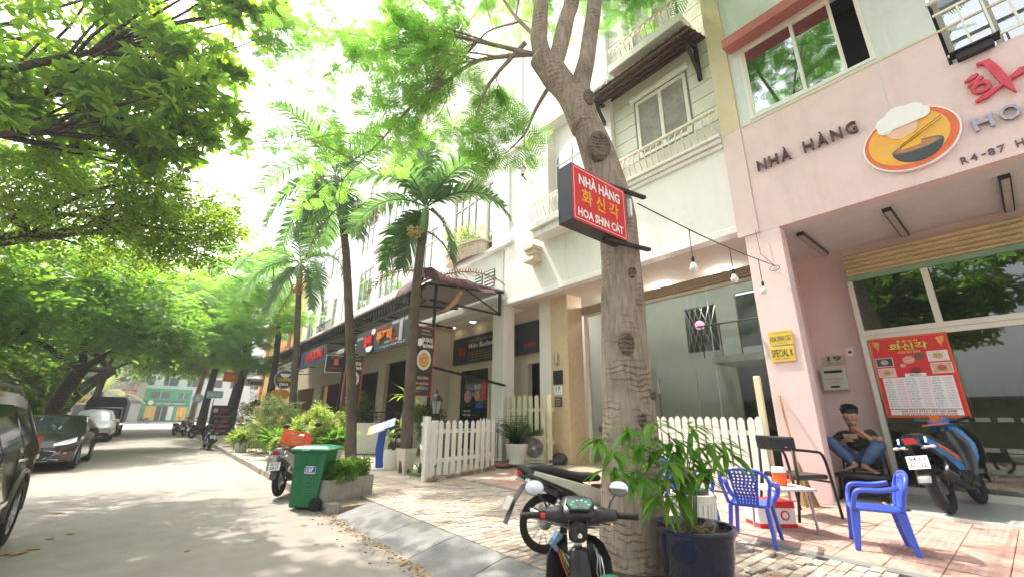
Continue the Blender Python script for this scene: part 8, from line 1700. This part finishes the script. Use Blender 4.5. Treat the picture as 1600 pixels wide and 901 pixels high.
for hip, kn, an, toe in (((10.26, 2.40, .85), (9.84, 2.655, 1.17), (9.80, 2.285, .765), (9.70, 2.44, .665)), ((10.26, 2.14, .85), (9.84, 1.875, 1.16), (9.79, 2.175, .755), (9.685, 1.975, .66))):
    hip, kn, an, toe = map(Vector, (hip, kn, an, toe))
    a_ = k.add([tuple(hip), tuple(kn), tuple(kn.lerp(an, .45)), tuple(an)], [.10, .072, .066, .045], 0)
    d = (toe-an); heel = an-d*.22+Vector((0, 0, -.055)); k.add([tuple(heel)], [.036], a_)
    ft1 = k.add([tuple(an+d*.45+Vector((0, 0, -.012)))], [(.05, .036)], a_); side = d.cross(Vector((0, 0, 1))).normalized()
    for i in range(5): k.add([tuple(toe-d*.12+side*(.04-.02*i)), tuple(toe+side*(.045-.022*i)+d*(.07-.02*abs(i-1)))], [.0155, .012], ft1)
skinmesh('body', k.V, k.E, k.R, SKIN, man)
k = Sk(); k.add([(10.32, 2.27, .90), (10.34, 2.28, 1.02), (10.31, 2.30, 1.17), (10.25, 2.30, 1.30)], [(.175, .165), (.165, .155), (.18, .15), (.11, .10)])
k.add([(10.275, 2.53, 1.265), (10.21, 2.625, 1.13), (10.15, 2.64, 1.06)], [.095, .085, .078], 2); k.add([(10.275, 2.06, 1.285), (10.15, 2.005, 1.225), (10.08, 1.99, 1.20)], [.095, .082, .076], 2)
skinmesh('shirt', k.V, k.E, k.R, SHIRT, man)
k = Sk(); k.add([(10.33, 2.27, .93), (10.31, 2.27, .83)], [.165, .17])
for s, kn, an in ((1, (9.84, 2.655, 1.17), (9.805, 2.31, .79)), (-1, (9.84, 1.875, 1.16), (9.80, 2.16, .785))):
    kn, an = Vector(kn), Vector(an); hip = Vector((10.24, 2.27+s*.13, .86)); k.add([tuple(hip), tuple(hip.lerp(kn, .5)), tuple(kn), tuple(kn.lerp(an, .4)), tuple(kn.lerp(an, .85)), tuple(an)], [.14, .125, .105, .102, .09, .08], 1)
skinmesh('jeans', k.V, k.E, k.R, DENIM, man)
for s, kn in ((1, (9.80, 2.675, 1.225)), (-1, (9.80, 1.86, 1.215))): b = MB(); b.ell(Vector(kn)-BASE, (.055, .05, .05), 12, 8); b.build('bare_knee', SKIN, man, smooth=True)
hb_ = MB(); hb_.ell(Vector((10.145, 2.285, 1.69))-BASE, (.145, .132, .11), 26, 16, rot=Matrix.Rotation(radians(-16), 3, 'Y'))
hv = []
for x, y, z in hb_.v:
    p = Vector((x, y, z)); c = Vector((10.145, 2.285, 1.69))-BASE; d = p-c; s_ = 1+.05*sin(9*d.x/.1+5*d.y/.1)*cos(7*d.z/.1)+RND.uniform(-.02, .025); hv.append(tuple(c+d*s_))
hb_.v = hv
for q_ in range(46):
    a, e = RND.uniform(0, 6.28), RND.uniform(.15, 1.4); dd = Vector((cos(a)*cos(e), sin(a)*cos(e), sin(e))); p = Vector((10.145, 2.285, 1.695))-BASE+Vector((dd.x*.15, dd.y*.135, dd.z*.115)); hb_.tube([p-dd*.02, p+dd*.008, p+dd*.012+Vector((-.03, RND.uniform(-.02, .02), .0))], [.024, .018, .006], 5)
hb_.build('hair', HAIRM, man, smooth=True)
fc = MB()
for s in (1, -1): fc.ell(Vector((9.988, 2.272+s*.042, 1.555))-BASE, (.006, .013, .0035), 10, 6); fc.bar(Vector((9.984, 2.272+s*.022, 1.582))-BASE, Vector((9.998, 2.272+s*.068, 1.584))-BASE, .006, .008)
fc.build('eyes_and_brows', HAIRM, man, smooth=True); b = MB(); b.ell(Vector((9.985, 2.263, 1.468))-BASE, (.014, .030, .009), 10, 6); b.build('lips', mat('lips', (.26, .09, .07), .5), man, smooth=True)
ph = thing('phone', 'smartphone held in the hand of the seated person', 'phone', (9.868, 2.285, 1.245), 0); ph.rotation_euler = (0, radians(-28), radians(8)); MB().box(-.006, .006, -.10, .10, -.045, .045).build('phone_body', BLACKP, ph, bevel=.004); MB().box(.0062, .0072, -.09, .09, -.04, .04).build('screen', mat('phone_screen', (.30, .32, .36), .2), ph); MB().box(-.0075, -.0062, -.10, .10, -.045, .045).build('phone_case', mat('dusty_pink_case', (.5, .34, .32), .5), ph)
# chairs under the man
steel_chair('black armchair the barefoot person sits on, against the pink wall', (10.38, 2.27, .236), radians(90), 1.1)
stl = thing('black_stool', 'black padded stool in front of the seated person, bare feet resting on it', 'stool', (9.74, 2.2, .236), 0); MB().box(-.24, .24, -.36, .36, .33, .40).build('seat', mat('worn_black_vinyl', (.03, .03, .032), .4, var=.3, scale=8), stl, bevel=.025)
for sx in (-.2, .2):
    for sy in (-.31, .31): MB().bar((sx, sy, 0), (sx*.95, sy*.95, .33), .035).build('leg', BLACKM, stl)
MB().box(-.17, .2, -.27, .27, .06, .3).build('under_shelf', BLACK, stl, bevel=.01)
st2 = thing('chair_stack', 'dark stacked furniture and bags in the corner behind the pink column', 'stack', (9.7, 2.80, .236), 0)
for q_ in range(3): MB().box(-.35, .35, -.10, .10, .12+.28*q_, .34+.28*q_).build('crate', mat('dark_maroon_crate_%d' % q_, [(.02, .02, .02), (.10, .02, .02), (.03, .025, .02)][q_], .6), st2, bevel=.02)
b = MB(); b.loft([[(-.25, -.08, 1.0), (.2, -.08, 1.0), (.2, .1, 1.0), (-.25, .1, 1.0)], [(-.2, -.06, 1.35), (.15, -.06, 1.35), (.15, .08, 1.35), (-.2, .08, 1.35)], [(-.05, -.02, 1.6), (.05, -.02, 1.6), (.05, .03, 1.6), (-.05, .03, 1.6)]]); b.build('hanging_bag', BLACK, st2, auto=60)
wh = thing('hanging_hat', 'tan conical hat and cloth hanging behind the pink column edge', 'hat', (9.25, 2.76, 1.95)); MB().lathe([(.20, -.1), (.17, .0), (.06, .16), (.01, .22)], 18).build('hat', mat('straw_hat', (.45, .32, .16), .8, var=.2, scale=20), wh, smooth=True)
